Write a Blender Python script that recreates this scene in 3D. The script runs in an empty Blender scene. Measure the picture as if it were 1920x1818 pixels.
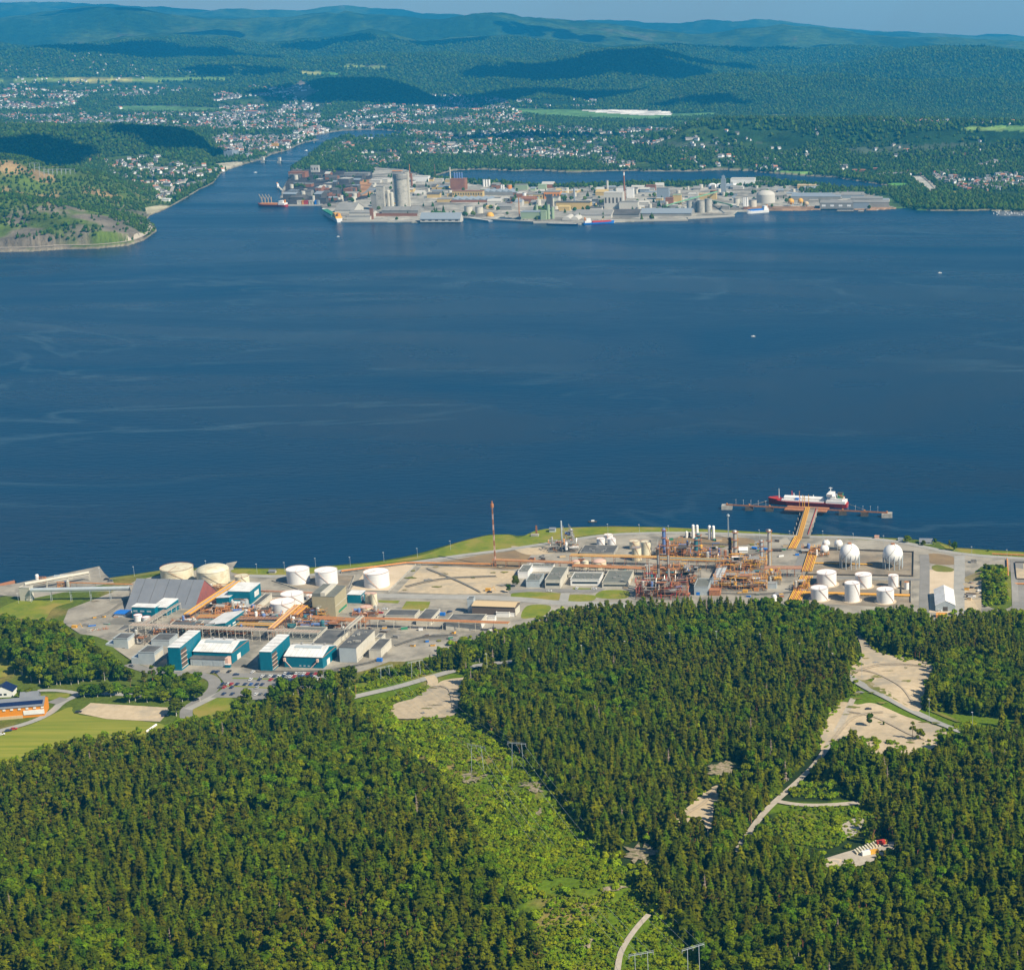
import bpy, math, random
import numpy as np
from mathutils import Vector, Matrix
from mathutils.geometry import delaunay_2d_cdt
SC = bpy.context.scene
COL = SC.collection
R = random.Random(7)
# ---------------------------------------------------------------- camera
FPX, CX, CY, HC = 3393.0, 1650.0, 909.0, 500.0      # focal length in photo pixels, principal point, camera height
TH = math.atan((909.0-30.0)/FPX)
HAZEC = (.03, .48, 1.0, 1); HAZED = 4.7e-5
cd = bpy.data.cameras.new('camera'); cam = bpy.data.objects.new('camera', cd); COL.objects.link(cam)
cd.sensor_fit = 'HORIZONTAL'; cd.sensor_width = 36.0; cd.lens = FPX/1920*36.0
cd.shift_x = (960.0-CX)/1920.0
cd.clip_start = 5.0; cd.clip_end = 120000.0
cam.location = (0, 0, HC); cam.rotation_euler = (math.pi/2-TH, 0, 0)
SC.camera = cam
# ---------------------------------------------------------------- world, sun, exposure
SUN = Vector((0.80, -0.44, 0.0)).normalized(); ELEV = math.radians(42)
SUNV = Vector((SUN.x*math.cos(ELEV), SUN.y*math.cos(ELEV), math.sin(ELEV)))
w = bpy.data.worlds.new("World"); SC.world = w; w.use_nodes = True
nt = w.node_tree; bg = nt.nodes['Background']
sky = nt.nodes.new('ShaderNodeTexSky'); sky.sky_type = 'NISHITA'; sky.sun_disc = False
sky.sun_elevation = ELEV; sky.sun_rotation = math.atan2(SUNV.x, SUNV.y)
sky.altitude = 300; sky.air_density = 1.0; sky.dust_density = 0.3; sky.ozone_density = 3.0
nt.links.new(sky.outputs[0], bg.inputs[0]); bg.inputs[1].default_value = 0.068
ld = bpy.data.lights.new('sun', 'SUN'); ld.energy = 5.0; ld.angle = math.radians(0.5); ld.color = (1.0, 0.89, 0.70)
sun = bpy.data.objects.new('sun', ld); COL.objects.link(sun)
sun.rotation_euler = (-SUNV).to_track_quat('-Z', 'Y').to_euler(); sun.location = (0, 0, 3000)
SC.view_settings.view_transform = 'Standard'; SC.view_settings.look = 'None'
SC.view_settings.exposure = 0.52; SC.view_settings.gamma = 1.0
SC.cycles.use_denoising = True
SC.cycles.max_bounces = 4; SC.cycles.diffuse_bounces = 2; SC.cycles.glossy_bounces = 2
SC.cycles.volume_bounces = 0; SC.cycles.transparent_max_bounces = 4
# ---------------------------------------------------------------- projection
cT, sT = math.cos(TH), math.sin(TH)
def P(px, py, z=0.0):
    a = (px-CX)/FPX; v = (CY-py)/FPX
    dx, dy, dz = a, cT+v*sT, -sT+v*cT
    t = (z-HC)/dz
    return Vector((dx*t, dy*t, z))
def proj(x, y, z):
    d = y*cT-(z-HC)*sT; u = y*sT+(z-HC)*cT
    return CX+FPX*x/d, CY-FPX*u/d
def depth(p): return p[1]*cT-(p[2]-HC)*sT
def zat(px, py, Y):
    v = (CY-py)/FPX
    return HC+Y*(-sT+v*cT)/(cT+v*sT)
def inpoly(px, py, poly):
    px = np.asarray(px, float); py = np.asarray(py, float)
    r = np.zeros(px.shape, bool); n = len(poly)
    for i in range(n):
        x1, y1 = poly[i]; x2, y2 = poly[(i+1) % n]
        if y1 == y2: continue
        c = ((y1 > py) != (y2 > py)) & (px < (x2-x1)*(py-y1)/(y2-y1)+x1)
        r ^= c
    return r
def ss(a, b, x):
    t = np.clip((np.asarray(x, float)-a)/(b-a), 0, 1); return t*t*(3-2*t)
class Noise:
    def __init__(s, seed):
        r = np.random.RandomState(seed); s.t = r.rand(256, 256)
    def __call__(s, x, y):
        x = np.asarray(x, float); y = np.asarray(y, float)
        xi = np.floor(x).astype(int); yi = np.floor(y).astype(int); fx = x-xi; fy = y-yi
        fx = fx*fx*(3-2*fx); fy = fy*fy*(3-2*fy); t = s.t
        a = t[xi & 255, yi & 255]; b = t[(xi+1) & 255, yi & 255]; c = t[xi & 255, (yi+1) & 255]; d = t[(xi+1) & 255, (yi+1) & 255]
        return (a*(1-fx)+b*fx)*(1-fy)+(c*(1-fx)+d*fx)*fy
    def fbm(s, x, y, o=4):
        r = 0; a = .5
        for k in range(o):
            r = r+a*s(np.asarray(x)*2**k+17.3*k, np.asarray(y)*2**k+9.1*k); a *= .5
        return r
N1, N2, N3 = Noise(1), Noise(2), Noise(3)
# ---------------------------------------------------------------- tagging
def tag(o, label=None, cat=None, group=None, kind=None):
    if label: o['label'] = label
    if cat: o['category'] = cat
    if group: o['group'] = group
    if kind: o['kind'] = kind
    return o
def thing(name, label, cat, loc=(0, 0, 0), rz=0.0, group=None):
    o = bpy.data.objects.new(name, None); COL.objects.link(o); o.empty_display_size = 1
    o.location = loc; o.rotation_euler = (0, 0, rz)
    return tag(o, label, cat, group)
# ---------------------------------------------------------------- materials
MATS = {}
def mat(name, c, rough=.8, c2=None, nscale=.2, spec=.3, bump=0, metal=0, rand=0, c3=None, n3=.02, coord='P', aniso=None):
    if name in MATS: return MATS[name]
    m = bpy.data.materials.new(name); m.use_nodes = True; t = m.node_tree; b = t.nodes['Principled BSDF']
    b.inputs['Roughness'].default_value = rough; b.inputs['Specular IOR Level'].default_value = spec; b.inputs['Metallic'].default_value = metal
    if coord == 'P': cs = t.nodes.new('ShaderNodeNewGeometry').outputs['Position']
    else: cs = t.nodes.new('ShaderNodeTexCoord').outputs['Object']
    if aniso:
        mp = t.nodes.new('ShaderNodeMapping'); mp.inputs['Scale'].default_value = aniso; t.links.new(cs, mp.inputs['Vector']); cs = mp.outputs[0]
    def noise(s, det=4):
        n = t.nodes.new('ShaderNodeTexNoise'); n.inputs['Scale'].default_value = s; n.inputs['Detail'].default_value = det; n.inputs['Roughness'].default_value = .66; t.links.new(cs, n.inputs['Vector']); return n
    col = None
    if c2 is not None:
        n = noise(nscale); r = t.nodes.new('ShaderNodeValToRGB'); r.color_ramp.elements[0].position = .36; r.color_ramp.elements[1].position = .64
        r.color_ramp.elements[0].color = (*c, 1); r.color_ramp.elements[1].color = (*c2, 1); t.links.new(n.outputs[0], r.inputs[0]); col = r.outputs[0]
    if c3 is not None:
        n = noise(n3, 5); r = t.nodes.new('ShaderNodeValToRGB'); r.color_ramp.elements[0].position = .48; r.color_ramp.elements[1].position = .62
        r.color_ramp.elements[0].color = (0, 0, 0, 1); r.color_ramp.elements[1].color = (1, 1, 1, 1); t.links.new(n.outputs[0], r.inputs[0])
        x = t.nodes.new('ShaderNodeMix'); x.data_type = 'RGBA'; t.links.new(r.outputs[0], x.inputs[0]); t.links.new(col, x.inputs[6]); x.inputs[7].default_value = (*c3, 1); col = x.outputs[2]
    if rand:
        oi = t.nodes.new('ShaderNodeObjectInfo'); h = t.nodes.new('ShaderNodeHueSaturation')
        mr = t.nodes.new('ShaderNodeMapRange'); mr.inputs[3].default_value = 1-rand; mr.inputs[4].default_value = 1+rand; t.links.new(oi.outputs['Random'], mr.inputs[0]); t.links.new(mr.outputs[0], h.inputs['Value'])
        m2 = t.nodes.new('ShaderNodeMath'); m2.operation = 'FRACT'; m3 = t.nodes.new('ShaderNodeMath'); m3.operation = 'MULTIPLY'; m3.inputs[1].default_value = 7.31; t.links.new(oi.outputs['Random'], m3.inputs[0]); t.links.new(m3.outputs[0], m2.inputs[0])
        mh = t.nodes.new('ShaderNodeMapRange'); mh.inputs[3].default_value = .5-.1*rand; mh.inputs[4].default_value = .5+.055*rand; t.links.new(m2.outputs[0], mh.inputs[0]); t.links.new(mh.outputs[0], h.inputs['Hue'])
        if col is not None: t.links.new(col, h.inputs['Color'])
        else: h.inputs['Color'].default_value = (*c, 1)
        col = h.outputs[0]
    if col is not None: t.links.new(col, b.inputs['Base Color'])
    else: b.inputs['Base Color'].default_value = (*c, 1)
    if bump:
        n = noise(nscale*2); bp = t.nodes.new('ShaderNodeBump'); bp.inputs['Strength'].default_value = bump; bp.inputs['Distance'].default_value = 1.0
        t.links.new(n.outputs[0], bp.inputs['Height']); t.links.new(bp.outputs[0], b.inputs['Normal'])
    MATS[name] = m; return m
# ---------------------------------------------------------------- mesh builder
class MB:
    def __init__(s): s.v = []; s.f = []; s.m = []; s.mi = 0
    def box(s, x0, y0, z0, x1, y1, z1):
        n = len(s.v)
        s.v += [(x0, y0, z0), (x1, y0, z0), (x1, y1, z0), (x0, y1, z0), (x0, y0, z1), (x1, y0, z1), (x1, y1, z1), (x0, y1, z1)]
        s._f([(n, n+3, n+2, n+1), (n+4, n+5, n+6, n+7), (n, n+1, n+5, n+4), (n+1, n+2, n+6, n+5), (n+2, n+3, n+7, n+6), (n+3, n, n+4, n+7)]); return s
    def _f(s, fs): s.f += fs; s.m += [s.mi]*len(fs)
    def cyl(s, x, y, z0, z1, r, n=20, r2=None, cap=True):
        r2 = r if r2 is None else r2; k = len(s.v)
        for i in range(n):
            a = 2*math.pi*i/n; s.v.append((x+r*math.cos(a), y+r*math.sin(a), z0))
        for i in range(n):
            a = 2*math.pi*i/n; s.v.append((x+r2*math.cos(a), y+r2*math.sin(a), z1))
        s._f([(k+i, k+(i+1) % n, k+n+(i+1) % n, k+n+i) for i in range(n)])
        if cap: s._f([tuple(k+n+i for i in range(n)), tuple(k+n-1-i for i in range(n))])
        return s
    def tube(s, pts, r, n=6):
        pts = [Vector(p) for p in pts]; rings = []
        for i, p in enumerate(pts):
            d = (pts[min(i+1, len(pts)-1)]-pts[max(i-1, 0)]).normalized()
            up = Vector((0, 0, 1)) if abs(d.z) < .95 else Vector((1, 0, 0)); a = d.cross(up).normalized(); b = a.cross(d)
            k = len(s.v); rings.append(k)
            for j in range(n):
                t = 2*math.pi*(j+.5)/n; q = p+a*math.cos(t)*r+b*math.sin(t)*r; s.v.append(tuple(q))
        for i in range(len(rings)-1):
            a, b = rings[i], rings[i+1]; s._f([(a+j, a+(j+1) % n, b+(j+1) % n, b+j) for j in range(n)])
        s._f([tuple(rings[0]+n-1-j for j in range(n)), tuple(rings[-1]+j for j in range(n))]); return s
    def beam(s, p, q, w): return s.tube([p, q], w*.7, 4)
    def poly(s, pts, z0, z1):
        k = len(s.v); n = len(pts)
        ar = sum(pts[i][0]*pts[(i+1) % n][1]-pts[(i+1) % n][0]*pts[i][1] for i in range(n))
        if ar < 0: pts = pts[::-1]
        s.v += [(p[0], p[1], z0) for p in pts]+[(p[0], p[1], z1) for p in pts]
        s._f([tuple(k+n+i for i in range(n)), tuple(k+n-1-i for i in range(n))]+[(k+i, k+(i+1) % n, k+n+(i+1) % n, k+n+i) for i in range(n)]); return s
    def prism(s, prof, axis, a0, a1):
        """profile [(t,z)] extruded along axis 'x' or 'y' from a0 to a1 (t is the other axis)"""
        k = len(s.v); n = len(prof)
        for a in (a0, a1):
            for t, z in prof: s.v.append((a, t, z) if axis == 'x' else (t, a, z))
        f1 = tuple(k+i for i in range(n)); f2 = tuple(k+n+n-1-i for i in range(n))
        fs = [f1, f2]+[(k+(i+1) % n, k+i, k+n+i, k+n+(i+1) % n) for i in range(n)]
        s._f(fs); return s
    def ball(s, x, y, z, r, nu=18, nv=10, sz=1.0, v0=0.0):
        k = len(s.v)
        for j in range(nv+1):
            t = v0+(math.pi-v0)*j/nv if v0 else math.pi*j/nv
            for i in range(nu):
                a = 2*math.pi*i/nu; s.v.append((x+r*math.sin(t)*math.cos(a), y+r*math.sin(t)*math.sin(a), z+r*sz*math.cos(t)))
        for j in range(nv):
            for i in range(nu): s._f([(k+j*nu+i, k+(j+1)*nu+i, k+(j+1)*nu+(i+1) % nu, k+j*nu+(i+1) % nu)])
        return s
    def dome(s, x, y, z, r, h, n=24, k2=4):
        k = len(s.v)
        for j in range(k2+1):
            t = math.pi/2*j/k2
            for i in range(n):
                a = 2*math.pi*i/n; s.v.append((x+r*math.cos(t)*math.cos(a), y+r*math.cos(t)*math.sin(a), z+h*math.sin(t)))
        for j in range(k2):
            for i in range(n): s._f([(k+j*n+i, k+j*n+(i+1) % n, k+(j+1)*n+(i+1) % n, k+(j+1)*n+i)])
        return s
    def mesh(s, name, mats, smooth=False):
        me = bpy.data.meshes.new(name); me.from_pydata(s.v, [], s.f)
        for m in (mats if isinstance(mats, (list, tuple)) else [mats]): me.materials.append(m)
        if any(s.m): me.polygons.foreach_set('material_index', s.m)
        if smooth: me.polygons.foreach_set('use_smooth', [len(f) <= 4 for f in s.f]); me.update(); me.set_sharp_from_angle(angle=math.radians(40))
        me.update(); return me
    def obj(s, name, mats, parent=None, smooth=False, loc=(0, 0, 0), rz=0):
        o = bpy.data.objects.new(name, s.mesh(name, mats, smooth)); COL.objects.link(o)
        o.location = loc; o.rotation_euler = (0, 0, rz); o.parent = parent; return o
def npmesh(name, V, F, m, attr=None):
    me = bpy.data.meshes.new(name); nv, nf = len(V), len(F)
    me.vertices.add(nv); me.vertices.foreach_set('co', np.asarray(V, np.float32).ravel())
    me.loops.add(nf*4); me.loops.foreach_set('vertex_index', np.asarray(F, np.int32).ravel())
    me.polygons.add(nf); me.polygons.foreach_set('loop_start', np.arange(0, nf*4, 4, dtype=np.int32)); me.polygons.foreach_set('loop_total', np.full(nf, 4, np.int32))
    me.materials.append(m); me.update(calc_edges=True); me.validate()
    if attr is not None:
        a = me.color_attributes.new('zone', 'FLOAT_COLOR', 'POINT'); a.data.foreach_set('color', np.concatenate([attr, np.ones((nv, 1))], 1).astype(np.float32).ravel())
    me.polygons.foreach_set('use_smooth', [True]*nf)
    o = bpy.data.objects.new(name, me); COL.objects.link(o); return o
def gridfaces(nr, nc):
    i = np.arange(nr-1)[:, None]*nc+np.arange(nc-1)[None, :]; i = i.ravel()
    return np.stack([i, i+1, i+nc+1, i+nc], 1)
def zonemat(name, base_noise=.05, fine=.5, amount=.35, rough=.95, bump=0):
    m = bpy.data.materials.new(name); m.use_nodes = True; t = m.node_tree; b = t.nodes['Principled BSDF']
    b.inputs['Roughness'].default_value = rough; b.inputs['Specular IOR Level'].default_value = .1
    at = t.nodes.new('ShaderNodeVertexColor'); at.layer_name = 'zone'; g = t.nodes.new('ShaderNodeNewGeometry')
    n1 = t.nodes.new('ShaderNodeTexNoise'); n1.inputs['Scale'].default_value = base_noise; n1.inputs['Detail'].default_value = 8; n1.inputs['Roughness'].default_value = .7; t.links.new(g.outputs['Position'], n1.inputs[0])
    mr = t.nodes.new('ShaderNodeMapRange'); mr.inputs[1].default_value = .3; mr.inputs[2].default_value = .7; mr.inputs[3].default_value = 1-amount; mr.inputs[4].default_value = 1+amount; t.links.new(n1.outputs[0], mr.inputs[0])
    v = t.nodes.new('ShaderNodeVectorMath'); v.operation = 'SCALE'; t.links.new(at.outputs[0], v.inputs[0]); t.links.new(mr.outputs[0], v.inputs['Scale'])
    t.links.new(v.outputs[0], b.inputs['Base Color'])
    if bump:
        n = t.nodes.new('ShaderNodeTexNoise'); n.inputs['Scale'].default_value = fine; n.inputs['Detail'].default_value = 5; n.inputs['Roughness'].default_value = .65; t.links.new(g.outputs['Position'], n.inputs[0])
        bp = t.nodes.new('ShaderNodeBump'); bp.inputs['Strength'].default_value = 1; bp.inputs['Distance'].default_value = bump; t.links.new(n.outputs[0], bp.inputs['Height']); t.links.new(bp.outputs[0], b.inputs['Normal'])
    return m
# ================================================================ near shore land
GZ = 4.0
COAST = [(-500,1165),(-200,1140),(-60,1128),(30,1113),(110,1098),(190,1086),(215,1081),(300,1069),(380,1063),(437,1064),(500,1065),(560,1065),(620,1060),(700,1053),(760,1043),(800,1033),(840,1021),(880,1010),(915,1002),(955,1001),(972,1005),(990,1002),(1010,993),(1050,989),(1150,986),(1250,988),(1350,993),(1450,998),(1500,1003),(1540,1001),(1600,1005),(1690,1009),(1760,1015),(1790,1026),(1850,1030),(1920,1034),(2050,1040),(2400,1055)]
FLAT = [(-900,1520),(-200,1480),(0,1455),(150,1430),(300,1400),(450,1365),(620,1335),(740,1300),(870,1250),(1000,1195),(1150,1168),(1300,1160),(1550,1165),(1700,1176),(1920,1185),(2400,1195)]
def wl(l, z): 
    q = [P(a, b, z) for a, b in l]; return np.array([p.x for p in q]), np.array([p.y for p in q])
cxs, cys = wl(COAST, GZ); fxs, fys = wl(FLAT, GZ)
def hn(x, y):
    x = np.asarray(x, float); y = np.asarray(y, float)
    d = np.interp(x, fxs, fys)-y
    h = GZ+14*ss(5, 190, d)+16*ss(170, 520, d)+ss(20, 160, d)*(N1.fbm(x/130, y/130, 3)-.45)*26
    # rocky mound at the right edge of the site
    m = P(1868, 1100, GZ); h = h+9*np.exp(-(((x-m.x)/13)**2+((y-m.y)/42)**2)**1.5)
    # wooded bank on the left
    for (a, b, rx, ry, hh) in ((110, 1232, 42, 45, 8), (30, 1200, 30, 40, 5)):
        m = P(a, b, GZ); h = h+hh*np.exp(-(((x-m.x)/rx)**2+((y-m.y)/ry)**2)**2)
    return h
def hg(x, y):
    """height of the meshed ground (interpolated between its vertices)"""
    x = np.asarray(x, float); y = np.asarray(y, float); c = np.clip((x-xs[0])/(xs[1]-xs[0]), 0, nx-1.001); ci = c.astype(int); fc_ = c-ci
    r0 = np.clip((y-420)/(yc[ci]-420)*(nr-1), 0, nr-1.001); r1 = np.clip((y-420)/(yc[ci+1]-420)*(nr-1), 0, nr-1.001)
    def col(k, r): i = r.astype(int); f = r-i; return Z[i, k]*(1-f)+Z[i+1, k]*f
    return col(ci, r0)*(1-fc_)+col(ci+1, r1)*fc_
def PT(px, py, up=0.0):
    z = GZ
    for _ in range(30):
        p = P(px, py, z); z2 = float(hg(p.x, p.y)); z = z+(z2-z)*.6
    p = P(px, py, z); return Vector((p.x, p.y, float(hg(p.x, p.y))+up))
nx = 330; xs = np.linspace(-1150, 420, nx); nr = 250
yc = np.interp(xs, cxs, cys); T = np.linspace(0, 1, nr)
X = np.repeat(xs[None, :], nr+2, 0); Y = np.concatenate([420+T[:, None]*(yc[None, :]-420), yc[None, :]+1.5, yc[None, :]+7], 0)
Z = hn(X, Y); Z[nr] = 1.5; Z[nr+1] = -4
PXg, PYg = proj(X, Y, Z)
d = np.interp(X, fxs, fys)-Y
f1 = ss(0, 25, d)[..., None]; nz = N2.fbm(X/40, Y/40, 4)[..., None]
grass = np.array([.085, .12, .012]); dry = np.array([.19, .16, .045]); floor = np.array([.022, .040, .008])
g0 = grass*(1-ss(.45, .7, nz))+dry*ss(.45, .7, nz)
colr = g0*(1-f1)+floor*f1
CORR = [(690,1345),(770,1340),(860,1335),(905,1370),(975,1415),(1030,1480),(1070,1530),(1110,1580),(1170,1640),(1225,1700),(1290,1770),(1350,1850),(1040,1850),(1010,1760),(960,1670),(905,1570),(860,1490),(800,1425),(740,1385)]
CORR2 = [(655,1285),(700,1262),(770,1258),(840,1256),(872,1262),(868,1290),(862,1340),(860,1352),(735,1352),(670,1330)]
MOUND = [(1842,1075),(1860,1062),(1885,1058),(1890,1130),(1845,1138)]
RCL = [(1540,1300),(1600,1245),(1640,1262),(1720,1330),(1800,1330),(1925,1345),(1925,1372),(1800,1385),(1700,1360),(1600,1330),(1560,1330)]
fc = (inpoly(PXg, PYg, [(1432,1505),(1660,1500),(1640,1565),(1500,1592)]) | inpoly(PXg, PYg, RCL) | inpoly(PXg, PYg, CORR) | inpoly(PXg, PYg, CORR2))[..., None]
cg = np.array([.10, .16, .006])*(1-ss(.50, .66, nz))+np.array([.24, .19, .06])*ss(.50, .66, nz)
colr = np.where(fc, cg, colr)
colr[nr:] = (.12, .11, .09)
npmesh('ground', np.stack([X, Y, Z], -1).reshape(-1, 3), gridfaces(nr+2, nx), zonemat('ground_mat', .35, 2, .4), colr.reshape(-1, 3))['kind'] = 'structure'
# ================================================================ far shore land
LH = [(-600,500),(-300,484),(0,473),(60,472),(120,468),(180,467),(240,461),(270,451),(295,433),(288,422),(275,412),(282,404),(300,397),(318,389),(350,371),(372,357),(400,344),(415,325),(430,318),(460,308),(490,300),(510,290),(540,282),(565,270),(600,262),(640,257),(690,252),(700,244),(770,250),(700,263),(650,262),(610,275),(590,290),(575,300),(560,310),(545,317),(540,335),(530,352),(525,370),(530,385),(600,385),(605,400),(640,412),(680,416),(780,418),(860,415),(870,407),(925,413),(940,407),(1000,416),(1080,422),(1150,418),(1290,411),(1375,404),(1382,398),(1440,396),(1500,396),(1560,392),(1640,395),(1700,390),(1720,395),(1800,396),(1850,395),(1920,398),(2300,405),(2300,60),(-600,60)]
LAG = [(808,333),(830,326),(850,320),(900,318),(960,321),(1010,320),(1070,324),(1150,321),(1250,322),(1300,322),(1350,319),(1400,321),(1440,325),(1500,330),(1560,333),(1620,342),(1680,351),(1650,357),(1590,356),(1540,350),(1480,344),(1430,338),(1380,342),(1300,345),(1150,347),(1050,350),(990,349),(950,345),(900,342),(860,340)]
LAG2 = [(560,262),(720,262),(770,252),(740,246),(700,243),(640,246),(600,252)]
RIDG = [ # (distance, front width, back width, skyline in photo pixels)
 (25500, 4000, 2500, [(-200,6),(0,3),(100,5),(180,8),(230,15),(290,20),(360,26),(420,22),(480,25),(560,24),(650,24),(700,28),(780,27),(850,31),(950,34),(1050,40),(1100,44),(1180,46),(1280,46),(1340,47),(1420,45),(1500,49),(1580,57),(1640,60),(1700,60),(1760,65),(1830,70),(1850,67),(1890,67),(1920,72),(2200,76)]),
 (18800, 2100, 2500, [(-200,36),(0,30),(70,26),(140,18),(200,16),(250,20),(310,31),(380,36),(430,37),(520,30),(600,25),(660,22),(690,28),(760,30),(830,34),(870,30),(905,28),(960,31),(1020,34),(1090,42),(1160,49),(1230,60),(1300,66),(1400,54),(1470,49),(1540,56),(1620,66),(1720,76),(1900,86),(2200,90)]),
 (15200, 1300, 1700, [(-200,78),(0,76),(60,84),(150,92),(240,72),(330,66),(430,68),(500,82),(600,76),(700,62),(800,80),(880,68),(960,62),(1050,78),(1150,92),(1280,86),(1400,96),(1480,92),(1600,88),(1720,100),(1900,108),(2200,112)]),
 (12600, 1100, 1500, [(-200,97),(0,95),(90,90),(180,92),(300,108),(420,112),(560,118),(700,112),(840,100),(930,106),(1000,120),(1080,110),(1140,98),(1220,95),(1290,112),(1350,126),(1450,132),(1580,128),(1650,112),(1700,97),(1760,91),(1840,94),(1900,99),(1960,104),(2200,110)]),
 (10300, 600, 900, [(-200,170),(400,172),(520,170),(570,160),(620,152),(680,151),(740,156),(780,168),(805,186),(830,200),(900,195),(980,176),(1050,172),(1130,182),(1200,176),(1260,160),(1310,148),(1360,142),(1420,146),(1500,149),(1560,146),(1640,152),(1740,156),(1840,155),(1930,162),(2200,170)]),
 (6700, 420, 520, [(-200,236),(0,240),(90,239),(150,242),(200,238),(260,239),(330,246),(365,256),(385,270),(400,292),(430,320),(500,330),(560,330),(640,330),(760,300),(900,292),(1100,300),(1250,250),(1300,230),(1420,226),(1500,224),(1620,227),(1760,230),(1900,234),(2200,234)]),
 (5050, 330, 420, [(-300,280),(0,287),(50,294),(90,310),(140,318),(190,330),(230,350),(260,372),(285,400),(310,430),(400,450),(2200,450)]),
 (4280, 240, 420, [(-300,360),(-60,366),(0,372),(60,378),(110,385),(160,396),(215,410),(255,425),(290,450),(350,480),(2200,480)]),
]
rows = []
py = 488.0
while True:
    p = P(0, py, 0); rows.append(p.y)
    if p.y > 16000: break
    py -= .9
Yl = rows[-1]
while Yl < 27500: Yl *= 1.011; rows.append(Yl)
rows = np.array(rows); ncol = 1050; cpx = np.linspace(-160, 2060, ncol)
YY = np.repeat(rows[:, None], ncol, 1); DD = YY*cT+HC*sT; XX = (cpx[None, :]-CX)/FPX*DD
PX0, PY0 = proj(XX, YY, np.zeros_like(XX))
def hfar(x, y):
    px = CX+FPX*x/(y*cT+HC*sT)
    b = 2.5+22*ss(5200, 9000, y)*1.0+50*ss(9000, 16000, y)+120*ss(16000, 30000, y)
    b = b+(N1.fbm(x/700, y/700, 4)-.45)*(30*ss(5400, 9000, y)+60*ss(12000, 25000, y))
    h = b
    for D, wf, wb, sk in RIDG:
        xs_ = [a for a, _ in sk]; zs = [zat(a, c, D) for a, c in sk]
        Hk = np.interp(px, xs_, zs)
        dd = (y-D)+(N2.fbm(x/(wf*.9)+3, y/(wf*.9), 3)-.45)*wf*.9*(1-np.exp(-((y-D)/(.35*wf))**2))
        fo = np.where(dd < 0, np.exp(-np.abs(dd/wf)**2.2), np.exp(-(dd/wb)**2))
        nn = (N3.fbm(x/(wf*.35), y/(wf*.35), 5)-.47)*wf*.085
        hk = (Hk-b)*fo+b+nn*fo*np.clip((Hk-b)/60, 0, 1)
        h = np.maximum(h, np.where(Hk > b+4, hk, -99))
    return h
LANDM = inpoly(PX0, PY0, LH) & ~inpoly(PX0, PY0, LAG) & ~inpoly(PX0, PY0, LAG2)
Zf = hfar(XX, YY)
# blend to the waterline over a few rows
def dil(m):
    r = m.copy(); r[1:] |= m[:-1]; r[:-1] |= m[1:]; r[:, 1:] |= m[:, :-1]; r[:, :-1] |= m[:, 1:]; return r
Wm = ~LANDM; near = np.full(XX.shape, 99.0); cur = Wm.copy()
for k in range(1, 14):
    nxt = dil(cur); near[nxt & ~cur & (near > 90)] = k; cur = nxt
Zf = np.where(near < 90, np.minimum(Zf, 2.2+np.maximum(near-1, 0)*(3+6*N1.fbm(XX/70, YY/70, 3))), Zf)
Zf = np.where((near <= 5) & (PX0 < 300) & (PY0 > 400), np.minimum(Zf, 6.5), Zf)
Zf = np.where(Wm, -6, Zf)
IZ = (PX0 > 525) & (PX0 < 1740) & (PY0 > 318) & ~Wm & (YY < 7200)     # flat works island
ISL = [(525,318),(600,308),(760,318),(808,335),(870,345),(950,352),(1150,352),(1380,347),(1480,349),(1590,361),(1700,368),(1745,400),(1400,430),(1000,440),(500,430)]
iz = inpoly(PX0, PY0, ISL) & ~Wm; Zf = np.where(iz, np.minimum(Zf, 3.0), Zf)
PXf, PYf = proj(XX, YY, Zf)
nb = N2.fbm(XX/160, YY/160, 4); nc = N1.fbm(XX/60, YY/60, 3); nd = N3.fbm(XX/900, YY/900, 4)
FOR = np.array([.018, .047, .012]); FOR2 = np.array([.065, .105, .016]); ROCK = np.array([.32, .22, .10]); URB = np.array([.075, .095, .06])
def mixc(a, b, t): return a*(1-t[..., None])+b*t[..., None]
C = mixc(FOR*np.ones(XX.shape+(3,)), FOR2, ss(.4, .6, nd*.6+nb*.4))
C = mixc(C, np.array([.13, .11, .075]), ss(.62, .72, nb*.5+nd*.5)*.6)
for pl in ([(-200,148),(180,148),(380,152),(600,160),(640,195),(800,190),(960,200),(1180,238),(1500,240),(1930,236),(1930,310),(1500,290),(1200,306),(990,312),(760,300),(620,300),(560,320),(430,320),(380,260),(150,236),(-200,238)],):
    m = inpoly(PXf, PYf, pl) & (Zf < 70); C = mixc(C, URB, (m & (nb < .56))*0.8)
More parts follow.
